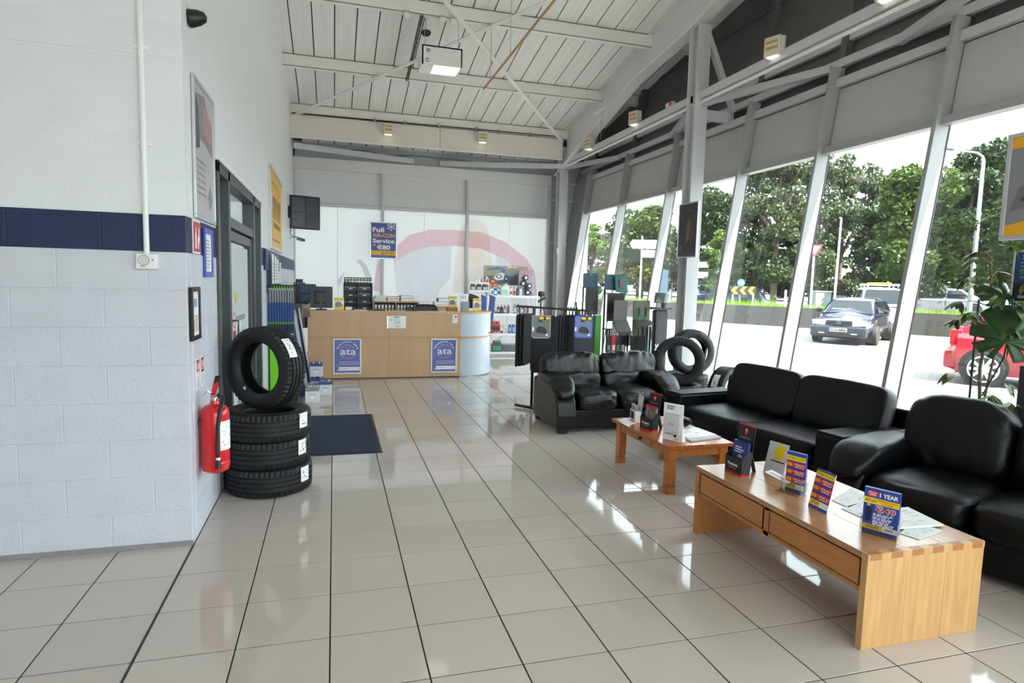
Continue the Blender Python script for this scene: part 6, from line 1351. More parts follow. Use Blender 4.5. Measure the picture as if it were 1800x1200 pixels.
# ---------------------------------------------------------------- wiper display stands behind the two-seat sofa
DKPACK = [mat('pack_smoke', '#34373a', 0.35), mat('pack_dark', '#2b2c2e', 0.35), mat('pack_clear', '#5f6462', 0.3), mat('pack_brown', '#3a2c2c', 0.4), mat('pack_green', '#3f8a16', 0.4), mat('pack_teal', '#2b4a58', 0.4)]  # pack colours lowered to carry the backlit darkness of the stands
TEAL = mat('teal_header', '#1f5668', 0.4); TEAL2 = mat('teal_header_green', '#135a5c', 0.4)
def rackstand(label, x, yy, w, ztop, hd, hdm, rows, header_tilt=0.0, panel=None):
    t = thing('wiper_stand', label, 'display stand', (x, yy, 0)); 
    MB().box(-w / 2 + 0.01, -w / 2 + 0.03, 0.06, 0.08, 0, ztop).build('upright', BLACK_METAL, t); MB().box(w / 2 - 0.03, w / 2 - 0.01, 0.06, 0.08, 0, ztop).build('upright', BLACK_METAL, t)
    MB().box(-w / 2, w / 2, -0.15, 0.2, 0, 0.03).build('base', BLACK_METAL, t, bevel=0.005)
    if hd: 
        MB().box(-w / 2, w / 2, 0.04, 0.05, ztop, ztop + hd).build('header_card', hdm, t); MB().box(-w * 0.06, w * 0.12, 0.036, 0.04, ztop + hd * 0.82, ztop + hd).build('header_mark', mat('header_olive', '#6a7a62', 0.5), t); MB().poly([(-w * 0.2, ztop + hd * 0.2), (-w * 0.18, ztop + hd * 0.2), (w * 0.2, ztop + hd * 0.75), (w * 0.18, ztop + hd * 0.75)], 0.037).build('header_line', mat('header_pale', '#5f8594', 0.5), t)
    if panel: MB().box(-w / 2, w / 2, 0.05, 0.06, 0.1, ztop).build('back_panel', panel, t)
    for z, h, m, n, prof in rows:
        MB().box(-w / 2, w / 2, -0.06, 0.08, z + h, z + h + 0.015).build('hook_bar', BLACK_METAL, t)
    return t
PKM = {}
def packs(sname, x, yy, w, rows, base_label):
    c = 0
    for ri, (z, h, m, n, hl) in enumerate(rows):
        key = (m.name, round(h, 2))
        if key not in PKM:
            b = MB(); pw = 0.03
            b.slot(0).box(0, pw, 0, 0.02, 0, h); b.slot(1).box(0.006, pw - 0.006, -0.004, 0.0, h * 0.3, h * 0.95); b.slot(2).box(0.004, pw - 0.004, -0.005, 0, h * 0.05, h * 0.09)
            o = b.build('pack', [m, BLACK_PLASTIC if m is not DKPACK[1] else DKPACK[0], DKPACK[2]]); PKM[key] = o.data; bpy.data.objects.remove(o)
        for k in range(n):
            o = inst('wiper_pack', PKM[key], None, loc=(x - w / 2 + 0.015 + (w - 0.03) * k / n, yy - 0.055, z), label=f'wiper pack {ORD[k]} from left, {ORD[ri]} row, {base_label}', cat='wiper pack', group='wiper packs on the dark stands')
R1 = [(1.17, 0.40, DKPACK[0], 6, 0), (0.68, 0.44, DKPACK[5], 6, 0)]
rackstand('wiper stand with a single teal header card, closest to the back of the room', 4.66, 5.75, 0.24, 1.58, 0.22, TEAL, R1); packs('a', 4.66, 5.75, 0.24, R1, 'stand with one teal header')
R2 = [(1.07, 0.42, DKPACK[3], 8, 0), (0.60, 0.34, DKPACK[1], 7, 0)]
st2 = rackstand('wiper stand with two overlapping teal header cards', 5.0, 5.6, 0.32, 1.55, 0.24, TEAL, R2); packs('b', 5.0, 5.6, 0.32, R2, 'stand with two teal headers')
MB().add([(0.0, -0.02, 1.52), (0.23, 0.02, 1.50), (0.20, 0.03, 1.76), (-0.02, -0.01, 1.78)], [(0, 1, 2, 3)]).add([(0.0, -0.015, 1.52), (-0.02, -0.005, 1.78), (0.20, 0.035, 1.76), (0.23, 0.025, 1.50)], [(0, 1, 2, 3)]).build('tilted_header_card', TEAL2, st2); MB().add([(0.07, -0.012, 1.60), (0.15, 0.002, 1.60), (0.14, 0.004, 1.72), (0.065, -0.010, 1.72)], [(0, 1, 2, 3)]).build('header_picture', mat('header_rose', '#6a4a54', 0.5), st2)
R3 = [(0.95, 0.28, DKPACK[2], 5, 0), (0.62, 0.28, DKPACK[0], 6, 0)]
rackstand('low grey wiper stand leaning nearest the mat rail', 4.40, 5.35, 0.26, 1.36, 0.0, None, R3); packs('c', 4.40, 5.35, 0.26, R3, 'low stand nearest the mat rail')
t = thing('green_strip_display', 'tall green strip display between the wiper stands', 'display', (4.56, 5.20, 0)); MB().box(-0.05, 0.05, 0, 0.04, 0.1, 1.18).build('panel', DKPACK[4], t, bevel=0.01); MB().box(-0.09, 0.09, -0.05, 0.09, 0, 0.1).build('base', BLACK_PLASTIC, t)
WPAN = mat('backlit_perforated_grey', '#6c6966', 0.5)  # panel grey darkened, backlit shade put into its colour
t = thing('sloped_bin_stand', 'pale grey display stand with a sloping tray between the wiper stands', 'display stand', (4.985, 5.25, 0)); MB().box(-0.11, 0.11, 0.1, 0.12, 0.1, 1.40).build('back_panel', WPAN, t); MB().prism([(0.1, 0.95), (-0.06, 0.88), (-0.06, 0.94), (0.1, 1.10)], 'x', -0.12, 0.12).build('tray', mat('tray_grey', '#4b4947', 0.5), t); MB().prism([(0.12, 0.70), (-0.08, 0.74), (-0.08, 0.90), (0.12, 1.08)], 'x', 0.112, 0.124).build('side_cheek', WHITE_PLASTIC, t); MB().prism([(0.12, 0.70), (-0.08, 0.74), (-0.08, 0.90), (0.12, 1.08)], 'x', -0.124, -0.112).build('side_cheek', WHITE_PLASTIC, t); MB().box(-0.12, 0.12, -0.06, 0.14, 0, 0.1).build('base', WPAN, t)
for k, (x, m) in enumerate(((4.67, BLACK_PLASTIC), (4.75, RED_PRINT), (4.82, DARK_GREY), (4.90, DARK_GREY))):
    u = thing('bulb_pack', f'bulb blister pack hanging below the sloping tray, {ORD[k]} from the left', 'packet', (x, 5.12, 0.62), 0, 'bulb packs'); MB().box(0, 0.065, 0, 0.02, 0, 0.27).build('card', m, u); MB().box(0.01, 0.055, -0.01, 0, 0.05, 0.13).build('blister', WHITE_PRINT if k % 2 else GREY_PRINT, u, bevel=0.004)
R4 = [(0.62, 0.27, DKPACK[0], 7, 0)]
rackstand('short dark wiper stand directly behind the sofa back', 5.10, 5.0, 0.28, 0.92, 0.0, None, R4); packs('d', 5.10, 5.0, 0.28, R4, 'short stand behind the sofa')
t = thing('grey_panel_stand', 'grey panel stand holding green-edged packs beside the black totem', 'display stand', (5.42, 5.45, 0)); MB().box(-0.14, 0.14, 0.06, 0.08, 0.05, 1.40).build('panel', WPAN, t); MB().prism([(0.06, 1.02), (-0.06, 1.02), (-0.06, 1.06), (0.06, 1.10)], 'x', -0.15, 0.15).build('tray', mat('tray_grey', '#4b4947', 0.5), t); MB().box(-0.15, 0.15, -0.08, 0.1, 0, 0.05).build('base', WPAN, t)
R5 = [(0.55, 0.46, DKPACK[4], 3, 0), (1.10, 0.2, DKPACK[4], 2, 0)]
packs('e', 5.42, 5.45, 0.26, R5, 'grey panel stand')
for k in range(3): inst('wiper_pack', PKM[(DKPACK[5].name, 0.44)], None, loc=(5.38 + 0.06 * k, 5.37, 0.57), label=f'teal wiper pack on the grey panel stand, {ORD[k]} from the left', cat='wiper pack', group='wiper packs on the dark stands')
t = thing('black_totem', 'black Valeo display totem with a tilted header card', 'display stand', (5.77, 5.5, 0)); TOT = mat('totem_black', '#1c1e22', 0.3)
MB().box(-0.12, 0.12, 0, 0.10, 0.04, 1.26).build('body', TOT, t, bevel=0.03, seg=3); MB().box(-0.16, 0.16, -0.08, 0.2, 0, 0.04).build('base', TOT, t, bevel=0.01); txt(t, 'Valeo', -0.105, 0.655, 0.06, WHITE_PRINT, y=-0.003, w=0.2, slant=0.15, bold=0.03)
MB().poly([(-0.105, 0.64), (-0.095, 0.625), (-0.035, 0.64), (-0.035, 0.65)], -0.003).build('underline', WHITE_PRINT, t)
MB().prism([(-0.19, 1.37), (0.09, 1.37), (0.11, 1.52), (-0.17, 1.53)], 'y', -0.08, -0.07).build('header_card', TOT, t); MB().poly([(-0.02, 1.375), (0.088, 1.375), (0.107, 1.515), (0.0, 1.517)], -0.082).build('header_picture', mat('header_grey', '#8b9290', 0.5), t); MB().poly([(-0.18, 1.38), (-0.05, 1.38), (-0.12, 1.46)], -0.082).build('header_green', mat('header_green', '#4b6b4e', 0.5), t)
MB().box(-0.2, 0.13, -0.06, 0.08, 1.27, 1.30).box(-0.02, 0.02, -0.07, 0.0, 1.28, 1.40).build('hook_bar', BLACK_METAL, t)

# ---------------------------------------------------------------- sofas
LEATHER = mat('black_leather', '#08090b', 0.26, spec=0.5, bump=0.25, bscale=90, bumptype='VORONOI')
LEATHER2 = mat('black_soft_leather', '#060709', 0.4, spec=0.25, bump=0.2, bscale=70)
FOOT = mat('dark_sofa_foot', '#1a1613', 0.5)
def sofa_puffy(label, loc, rotz, W, D, seats, arm=0.26, m=LEATHER, back_h=0.82, seed=0, wr=0.016, inset=0.03, tall=False):
    t = thing('leather_sofa', label, 'sofa', loc, rotz)
    MB().box(arm * 0.8, W - arm * 0.8, 0.08, D - 0.05, 0.05, 0.25).build('base', m, t, bevel=0.015, seg=3)
    MB().box(arm * 0.5, W - arm * 0.5, D - 0.16, D, 0.05, back_h - 0.18).build('back_frame', m, t, bevel=0.04, seg=3)
    sw = (W - 2 * arm) / seats
    for k in range(seats):
        x = arm + sw * (k + 0.5)
        cushion('seat_cushion', t, (x, 0.36, 0.345), (sw * 1.0, 0.68, 0.22), m, k=5, n=16, wr=wr * 0.6, ws=7, seed=seed + k, puff=0.02)
    bw = (W - 2 * inset) / seats
    for k in range(seats):
        x = inset + bw * (k + 0.5)
        if tall:
            cushion('back_cushion', t, (x, D - 0.24, back_h - 0.26), (bw * 1.01, 0.30, 0.56), m, k=3.4, n=24, wr=wr, ws=4, seed=seed + 10 + k, tilt=-0.2, stretch=(1.6, 1, 0.8))
            continue
        cushion('back_cushion', t, (x, D - 0.24, back_h - 0.165), (bw * 1.0, 0.27, 0.36), m, k=3.6, n=30, wr=wr * 0.9, ws=4.2, seed=seed + 10 + k, tilt=-0.12, stretch=(1.9, 1, 0.7))
        xs = arm + sw * (k + 0.5)
        cushion('lumbar_cushion', t, (xs, D - 0.30, 0.50), (sw * 0.99, 0.22, 0.22), m, k=4, n=14, wr=wr * 0.6, ws=7, seed=seed + 20 + k, tilt=-0.08)
    for s in (0, 1):
        x = arm * 0.5 if s == 0 else W - arm * 0.5
        MB().prism([(0.02, 0.05), (D - 0.04, 0.05), (D - 0.04, 0.52), (0.25, 0.50), (0.10, 0.44), (0.03, 0.34), (0.0, 0.2)], 'x', x - arm * 0.44, x + arm * 0.44).build('arm_panel', m, t, bevel=0.03, seg=3)
        vs, fs = rbox(20, (arm * 0.56, D * 0.42, 0.085), 3.2); out = []
        for v in vs:
            f = (v.y + D * 0.42) / (D * 0.84)
            drop = -0.10 * max(0, 1 - f / 0.30) ** 1.5 + 0.03 * f
            q = Vector((v.x * 5 + seed, v.y * 14, v.z * 8)); d = wr * 0.7 * noise.noise(q) * (1.0 if f < 0.55 else 0.4)
            out.append(Vector((x + v.x * (1 + d * 2), D * 0.44 + v.y, 0.515 + v.z + drop + d)))
        b = MB(); b.add(out, fs); b.build('arm_pad', m, t, smooth=True, angle=180)
    for x in (0.1, W - 0.1):
        for yy in (0.08, D - 0.1): MB().box(x - 0.05, x + 0.05, yy - 0.05, yy + 0.05, 0, 0.055).build('foot', FOOT, t, bevel=0.005)
    return t
sofa_puffy('creased black leather two-seat sofa facing the viewer', (3.12, 2.97, 0), 0.0, 1.55, 0.92, 2, seed=1)
# middle sofa: square arms, smooth wedge back cushions
def sofa_square(label, loc, rotz, W, D, m, arm=0.24):
    t = thing('leather_sofa', label, 'sofa', loc, rotz)
    MB().box(arm, W - arm, 0.05, D - 0.05, 0.06, 0.26).build('base', m, t, bevel=0.012, seg=2)
    MB().prism([(D - 0.2, 0.06), (D, 0.06), (D + 0.04, 0.66), (D - 0.06, 0.70)], 'x', 0.03, W - 0.03).build('back_frame', m, t, bevel=0.03, seg=3)
    sw = (W - 2 * arm) / 2
    for k in range(2):
        x = arm + sw * (k + 0.5)
        cushion('seat_cushion', t, (x, 0.36, 0.345), (sw * 1.0, 0.74, 0.20), m, k=7, n=16, wr=0.006, ws=5, seed=k, puff=0.015)
        cushion('back_cushion', t, (0.29 + (W - 0.40) * (k + 0.5) / 2, D - 0.22, 0.635), ((W - 0.40) / 2 * 1.0, 0.20, 0.46), m, k=7, n=16, wr=0.004, ws=4, seed=5 + k, tilt=-0.30, puff=0.015)
    for x in (0, W - arm):
        MB().box(x, x + arm, 0.0, D - 0.1, 0.05, 0.54).build('arm', m, t, bevel=0.03, seg=4)
        MB().box(x + 0.01, x + arm - 0.01, 0.01, D - 0.12, 0.53, 0.552).build('arm_top', m, t, bevel=0.012, seg=3)
    for x in (0.08, W - 0.08):
        for yy in (0.08, D - 0.1): MB().box(x - 0.04, x + 0.04, yy - 0.04, yy + 0.04, 0, 0.06).build('foot', FOOT, t)
    return t
sofa_square('smooth black leather sofa with square arms standing along the windows', (4.16, 2.52, 0), math.radians(-82), 2.08, 0.88, LEATHER2)
sofa_puffy('plump black leather sofa behind the long coffee table', (4.03, 0.22, 0), math.radians(-74), 2.35, 1.0, 3, arm=0.28, m=LEATHER2, back_h=0.92, seed=30, wr=0.010, inset=0.20, tall=True)

# ---------------------------------------------------------------- coffee tables
def wood(name, c, rough=0.3, stretch=(1, 1, 1), var=0.16, vs=6): return mat(name, c, rough, var=var, vscale=vs, stretch=stretch, spec=0.5)
OAK_TOP = wood('honey_oak_top', '#b0815a', 0.22, (6, 0.5, 6)); OAK_SIDE = wood('honey_oak_side', '#b5763c', 0.3, (6, 0.5, 6)); OAK_END = wood('pale_oak_end', '#c89a63', 0.35, (6, 6, 0.5), 0.14); JOINT = wood('dark_joint', '#a8713f', 0.4, (20, 6, 6))
t = thing('long_coffee_table', 'long honey-coloured block coffee table with two drawers', 'coffee table', (3.13, -1.07, 0))
Wt, Lt, Ht = 0.70, 1.385, 0.455
for k in range(3): MB().box(Wt * k / 3 + 0.0004, Wt * (k + 1) / 3 - 0.0004, 0.0, Lt, Ht - 0.03, Ht).build('top_plank', OAK_TOP, t, bevel=0.0015, seg=1)
for yy in (0.0, Lt - 0.035):
    for k in range(3): MB().box(Wt * k / 3 + 0.0003, Wt * (k + 1) / 3 - 0.0003, yy, yy + 0.035, 0, Ht - 0.03).build('end_plank', OAK_END if yy == 0 else OAK_SIDE, t, bevel=0.0015, seg=1)
for k in range(6): MB().box(0.012 + 0.122 * k, 0.078 + 0.122 * k, -0.0014, 0.03, Ht - 0.03, Ht + 0.0004).build('dovetail', JOINT, t)
for k in range(5): MB().box(0.0785 + 0.122 * k, 0.1335 + 0.122 * k, -0.001, 0.034, Ht - 0.0305, Ht + 0.0002).build('end_finger', OAK_END, t)
MB().box(0.6885, Wt, -0.001, 0.034, Ht - 0.0305, Ht + 0.0002).build('end_finger', OAK_END, t); MB().box(0.0, 0.0115, -0.001, 0.034, Ht - 0.0305, Ht + 0.0002).build('end_finger', OAK_END, t)
MB().box(0.012, 0.03, 0.035, Lt - 0.035, 0.405, Ht - 0.03).box(0.012, 0.03, 0.035, Lt - 0.035, 0.262, 0.285).box(0.012, 0.03, Lt / 2 - 0.02, Lt / 2 + 0.02, 0.262, Ht - 0.03).build('apron', OAK_SIDE, t)
MB().box(Wt - 0.03, Wt - 0.01, 0.035, Lt - 0.035, 0.262, Ht - 0.03).build('rear_apron', OAK_SIDE, t); MB().box(0.03, Wt - 0.03, 0.035, Lt - 0.035, 0.262, 0.275).build('underside', OAK_SIDE, t)
for a, b_ in ((0.045, Lt / 2 - 0.028), (Lt / 2 + 0.028, Lt - 0.045)): (MB().box(0.006, 0.03, a + 0.004, b_ - 0.004, 0.292, 0.414).build('drawer_front', OAK_SIDE, t, bevel=0.003), MB().box(0.0105, 0.03, a - 0.001, b_ + 0.001, 0.287, 0.419).build('drawer_gap_shade', mat('gap_shade_dark', '#2c1c10', 0.8), t))  # dark box stands in for the shade around each drawer
PINE_TOP = wood('red_pine_top', '#a35a2e', 0.2, (6, 0.5, 6)); PINE = wood('red_pine', '#b56d34', 0.3, (6, 6, 0.5))
t = thing('small_coffee_table', 'small reddish pine coffee table between the sofas', 'coffee table', (3.30, 0.97, 0))
Wt, Lt, Ht = 0.60, 1.01, 0.40
for k in range(4): MB().box(Wt * k / 4 + 0.0003, Wt * (k + 1) / 4 - 0.0003, 0, Lt, Ht - 0.028, Ht).build('top_plank', PINE_TOP, t, bevel=0.002, seg=1)
for x in (0.035, Wt - 0.105):
    for yy in (0.035, Lt - 0.105):
        b = MB()
        for (z0, z1, i) in ((0, 0.055, 0.0), (0.055, 0.062, 0.007), (0.062, 0.075, 0.0), (0.075, 0.082, 0.007), (0.082, 0.27, 0.0), (0.27, 0.277, 0.007), (0.277, Ht - 0.028, 0.0)): b.box(x + i, x + 0.07 - i, yy + i, yy + 0.07 - i, z0, z1)
        b.build('leg', PINE, t)
for x in (0.045, Wt - 0.06): MB().box(x, x + 0.015, 0.1, Lt - 0.1, 0.30, Ht - 0.028).build('side_apron', PINE, t)
for yy in (0.045, Lt - 0.06): MB().box(0.1, Wt - 0.1, yy, yy + 0.015, 0.30, Ht - 0.028).build('end_apron', PINE, t)
dw = MB().box(0.036, 0.05, Lt / 2 - 0.17, Lt / 2 + 0.17, 0.308, Ht - 0.034).build('drawer', PINE, t, bevel=0.003); MB().lathe([(0, 0), (0.012, 0.003), (0.016, 0.012), (0.008, 0.02), (0, 0.022)], 12).build('knob', BLACK_METAL, dw, loc=(0.036, Lt / 2, 0.34), rot=(0, -math.pi / 2, 0))

# ---------------------------------------------------------------- counter stands on the tables
ACR = glass_mat('clear_acrylic', (0.93, 0.95, 0.96))
def stand_at(name, label, cat, p, yaw, group=None): return thing(name, label, cat, p, yaw, group)
def firestone(label, p, yaw, blue):
    """black easel-backed leaflet dispenser; local x along its front, facing -y"""
    t = thing('leaflet_dispenser', label, 'leaflet dispenser', p, yaw); BK = mat('dispenser_black', '#1d1e21', 0.3); w = 0.155
    MB().add([(0, 0.05, 0), (w, 0.05, 0), (w, 0.085, 0.315), (0, 0.085, 0.315), (0, 0.056, 0), (w, 0.056, 0), (w, 0.091, 0.315), (0, 0.091, 0.315)], [(0, 1, 2, 3), (7, 6, 5, 4), (0, 4, 5, 1), (1, 5, 6, 2), (2, 6, 7, 3), (3, 7, 4, 0)]).build('back_board', BK, t)
    MB().add([(0, 0.0835, 0.305), (w, 0.0835, 0.305), (w, 0.0845, 0.317), (0, 0.0845, 0.317)], [(0, 1, 2, 3)]).build('red_edge', RED_PRINT, t)
    MB().box(0, w, -0.01, -0.006, 0.0, 0.105).build('pocket_front', BK, t); [MB().prism([(-0.01, 0), (0.055, 0), (0.07, 0.16), (0.03, 0.15), (-0.01, 0.105)], 'x', q_, q_ + 0.003).build('pocket_side', BK, t) for q_ in (0, w - 0.003)]; MB().box(0, w, -0.0112, -0.0055, 0, 0.012).box(w - 0.001, w + 0.001, -0.01, 0.055, 0, 0.012).build('red_base', RED_PRINT, t)
    MB().prism([(0.085, 0.28), (0.16, 0.0), (0.155, 0.0), (0.083, 0.25)], 'x', w * 0.4, w * 0.6).build('easel_leg', BK, t)
    MB().add([(0.008, 0.02, 0.01), (w - 0.008, 0.02, 0.01), (w - 0.008, 0.045, 0.205), (0.008, 0.045, 0.205), (0.008, 0.04, 0.01), (w - 0.008, 0.04, 0.01), (w - 0.008, 0.06, 0.205), (0.008, 0.06, 0.205)], [(0, 1, 2, 3), (7, 6, 5, 4), (2, 6, 7, 3), (1, 5, 6, 2), (0, 3, 7, 4)]).build('leaflets', mat('leaflet_blue', '#243a78', 0.35) if blue else mat('leaflet_photo', '#77736c', 0.35, var=0.6, vscale=25), t)
    if not blue: MB().add([(0.008, 0.0425, 0.185), (w - 0.008, 0.0425, 0.185), (w - 0.008, 0.0445, 0.21), (0.008, 0.0445, 0.21)], [(0, 1, 2, 3)]).build('leaflet_red_edge', RED_PRINT, t)
    txt(t, 'Firestone', 0.03, 0.055, 0.018, WHITE_PRINT, y=-0.0115, w=0.09, bold=0.03); fake_lines(t, 0.04, 0.11, [0.038], 0.006, GREY_PRINT, y=-0.0115, seed=101, ragged=False)
    # shield mark on the back board (tilted plane)
    def bp(pts, m, nm): 
        MB().add([(x, 0.05 + 0.035 * z / 0.315 - 0.0015, z) for x, z in pts], [tuple(range(len(pts)))]).build(nm, m, t)
    bp([(0.06, 0.285), (0.078, 0.292), (0.096, 0.285), (0.094, 0.262), (0.078, 0.245), (0.062, 0.262)], RED_PRINT, 'shield'); 
    o = MB().add([(x, 0.05 + 0.035 * z / 0.315 - 0.002, z) for x, z in [(0.070, 0.282), (0.087, 0.282), (0.085, 0.276), (0.079, 0.276), (0.078, 0.258), (0.075, 0.258), (0.074, 0.276)]], [tuple(range(7))]).build('shield_letter', WHITE_PRINT, t)
    b = MB(); rr_ = random.Random(5); x = 0.028
    while x < 0.125:
        l = rr_.uniform(0.006, 0.014); b.add([(q, 0.05 + 0.035 * z / 0.315 - 0.0015, z) for q, z in [(x, 0.225), (x + l, 0.225), (x + l, 0.232), (x, 0.232)]], [(0, 1, 2, 3)]); x += l + 0.004
    b.build('slogan', GREY_PRINT, t)
    if blue:
        b = MB()
        for z, l in ((0.165, 0.06), (0.15, 0.085), (0.135, 0.065)): b.add([(q, 0.02 + 0.025 * (zz - 0.01) / 0.195 - 0.001, zz) for q, zz in [(0.03, z), (0.03 + l, z), (0.03 + l, z + 0.006), (0.03, z + 0.006)]], [(0, 1, 2, 3)])
        b.build('leaflet_lettering', WHITE_PRINT, t); MB().add([(q, 0.02 + 0.025 * (zz - 0.01) / 0.195 - 0.001, zz) for q, zz in [(0.06, 0.105), (0.075, 0.125), (0.10, 0.12), (0.115, 0.105)]], [(0, 1, 2, 3)]).build('leaflet_hand_picture', mat('skin_print', '#c49a84', 0.5), t)
    return t
firestone('black Firestone leaflet dispenser with photo leaflets on the small table', (3.385, 1.575, 0.40), math.atan2(-0.15, 0.03), False)
firestone('black Firestone leaflet dispenser with navy leaflets on the long table', (3.27, 0.19, 0.455), math.atan2(-0.155, 0.008), True)
t = thing('white_leaflet_box', 'small white leaflet box behind the dispenser on the small table', 'leaflet box', (3.455, 1.92, 0.40), math.atan2(-0.175, -0.03)); MB().box(0, 0.16, 0, 0.05, 0, 0.10).build('box', WHITE_PRINT, t, bevel=0.002); MB().add([(0.01, 0.05, 0), (0.15, 0.05, 0), (0.15, 0.075, 0.24), (0.01, 0.075, 0.24)], [(0, 1, 2, 3)]).build('back_board', mat('board_pale', '#d6d6d2', 0.5), t); MB().box(0.02, 0.12, -0.002, 0, 0.02, 0.09).build('dark_picture', BLACK_PRINT, t); MB().box(0.015, 0.13, 0.005, 0.03, 0.02, 0.15).build('leaflets', GREY_PRINT, t)
yaw = math.atan2(-0.155, 0.085)
t = thing('white_sign_stand', 'white notice stand with small print on the small table', 'sign stand', (3.39, 1.21, 0.40), yaw); MB().box(0, 0.178, 0, 0.003, 0, 0.30).build('board', PAPER, t); MB().prism([(0.003, 0.0), (0.06, 0.0), (0.003, 0.16)], 'x', 0.165, 0.175).build('side_support', WHITE_PRINT, t); MB().box(0.02, 0.15, -0.014, 0, 0.05, 0.22).build('pocket', glass_mat('clear_acrylic', (0.93, 0.95, 0.96)), t, bevel=0.004); MB().box(0.022, 0.148, -0.011, -0.001, 0.055, 0.212).build('pocket_card', mat('pocket_white', '#e9eaec', 0.4), t)
fake_lines(t, 0.03, 0.11, [0.275, 0.263, 0.251], 0.007, BLACK_PRINT, y=-0.001, seed=111); fake_lines(t, 0.055, 0.11, [0.125, 0.135], 0.005, GREY_PRINT, y=-0.0145, seed=112); MB().disc((0.12, 0.045), 0.012, y=-0.0155).build('round_logo', BLACK_PRINT, t); MB().box(0.0, 0.105, -0.001, 0, 0.044, 0.047).build('rule', YELLOW_PRINT, t); fake_lines(t, 0.03, 0.10, [0.055], 0.006, GREY_PRINT, y=-0.0155, seed=113, ragged=False); fake_lines(t, 0.11, 0.15, [0.01, 0.018], 0.004, GREY_PRINT, y=-0.001, seed=114)
def rewards(t, h, w, y0):
    def R(n, x0, x1, z0, z1, m, d=0.0): MB().box(x0 * w, x1 * w, y0 - 0.0006 - d, y0 - d, z0 * h, z1 * h).build(n, m, t)
    R('blue_ground', 0, 1, 0, 1, BLUE_PRINT); R('yellow_heading', 0, 1, 0.82, 0.95, YELLOW_PRINT, 0.0006); R('yellow_footer', 0, 0.55, 0.08, 0.22, YELLOW_PRINT, 0.0006); R('white_footer', 0.55, 1, 0.08, 0.22, WHITE_PRINT, 0.0006)
    Yt = y0 - 0.0018
    txt(t, 'ATLAS', 0.05 * w, 0.865 * h, 0.055 * h, BLACK_PRINT, y=Yt, w=0.36 * w, bold=0.01); txt(t, 'Rewards', 0.45 * w, 0.865 * h, 0.06 * h, mat('gold_print', '#d99a1c', 0.4), y=Yt, w=0.5 * w, slant=0.2); txt(t, 'ATLAS', 0.12 * w, 0.125 * h, 0.06 * h, NAVY_PRINT, y=Yt, w=0.38 * w)
    for k, (z, pc, l1) in enumerate(((0.66, '5%', "TODAY'S"), (0.47, '15%', 'YOUR NEXT'), (0.27, '30%', 'YOUR 3rd'))):
        R('red_band', 0, 1, z - 0.015, z + 0.125, RED_PRINT, 0.0006); txt(t, pc, 0.04 * w, z * h + 0.02 * h, 0.075 * h, YELLOW_PRINT, y=Yt, w=0.26 * w, bold=0.03); txt(t, 'OFF', 0.31 * w, z * h + 0.055 * h, 0.025 * h, YELLOW_PRINT, y=Yt, w=0.1 * w); txt(t, l1, 0.43 * w, z * h + 0.045 * h, 0.05 * h, WHITE_PRINT, y=Yt, w=0.53 * w, bold=0.02); fake_lines(t, 0.48 * w, 0.92 * w, [z * h], 0.022 * h, WHITE_PRINT, y=Yt, seed=120 + k, ragged=False)
t = thing('clear_sheet_stand', 'leaning clear sheet with a yellow picture behind the dispenser on the long table', 'sign stand', (3.50, 0.12, 0.455), math.atan2(-0.15, 0.03)); MB().add([(0, 0, 0), (0.15, 0, 0), (0.15, 0.05, 0.20), (0, 0.05, 0.20)], [(0, 1, 2, 3)]).build('sheet', mat('frosted_sheet', '#cfd2d6', 0.4), t); MB().add([(0.07, 0.0215, 0.09), (0.12, 0.022, 0.10), (0.13, 0.044, 0.18), (0.08, 0.046, 0.19), (0.05, 0.035, 0.15)], [(0, 1, 2, 3, 4)]).build('yellow_picture', YELLOW_PRINT, t); MB().add([(0.04, 0.018, 0.08), (0.14, 0.018, 0.08), (0.14, 0.0195, 0.088), (0.04, 0.0195, 0.088)], [(0, 1, 2, 3)]).build('rule', NAVY_PRINT, t); MB().box(0, 0.15, 0, 0.06, 0, 0.003).build('foot', ACR, t)
t = thing('leaflet_holder', 'clear acrylic holder of blue Rewards leaflets on the long table', 'leaflet holder', (3.345, -0.235, 0.455), math.atan2(-0.125, 0.045)); rewards(t, 0.225, 0.115, 0.045); MB().box(0, 0.115, 0.046, 0.062, 0.0, 0.235).build('leaflets', BLUE_PRINT, t); MB().box(-0.005, 0.12, 0.0, 0.003, 0.0, 0.075).box(-0.005, -0.002, 0, 0.075, 0, 0.09).box(0.117, 0.12, 0, 0.075, 0, 0.09).box(-0.005, 0.12, 0.065, 0.068, 0, 0.15).box(-0.02, 0.125, -0.03, 0.075, 0.0, 0.004).build('acrylic', ACR, t)
t = thing('paper_slip', 'loose white card lying across the acrylic holder', 'card', (3.36, -0.10, 0.53), math.atan2(-0.15, 0.03) ); MB().box(0, 0.16, -0.03, 0.03, 0, 0.003).build('card', PAPER, t, rot=(0.1, 0.15, 0)); MB().box(0.02, 0.12, -0.01, 0.0, 0.0032, 0.0036).build('print', GREY_PRINT, t, rot=(0.1, 0.15, 0))
t = thing('rewards_stand', 'upright Rewards sign in a slanted acrylic stand in the middle of the long table', 'sign stand', (3.325, -0.48, 0.455), math.atan2(-0.136, -0.004)); t.rotation_euler = (math.radians(-12), 0, math.atan2(-0.136, -0.004)); rewards(t, 0.215, 0.136, -0.001); MB().box(0, 0.136, -0.001, 0.002, 0, 0.215).build('acrylic', mat('acrylic_white', '#e8ebee', 0.2), t); MB().box(0, 0.136, 0.0, 0.07, -0.001, 0.001).build('foot', mat('acrylic_white', '#e8ebee', 0.2), t, rot=(math.radians(12), 0, 0))
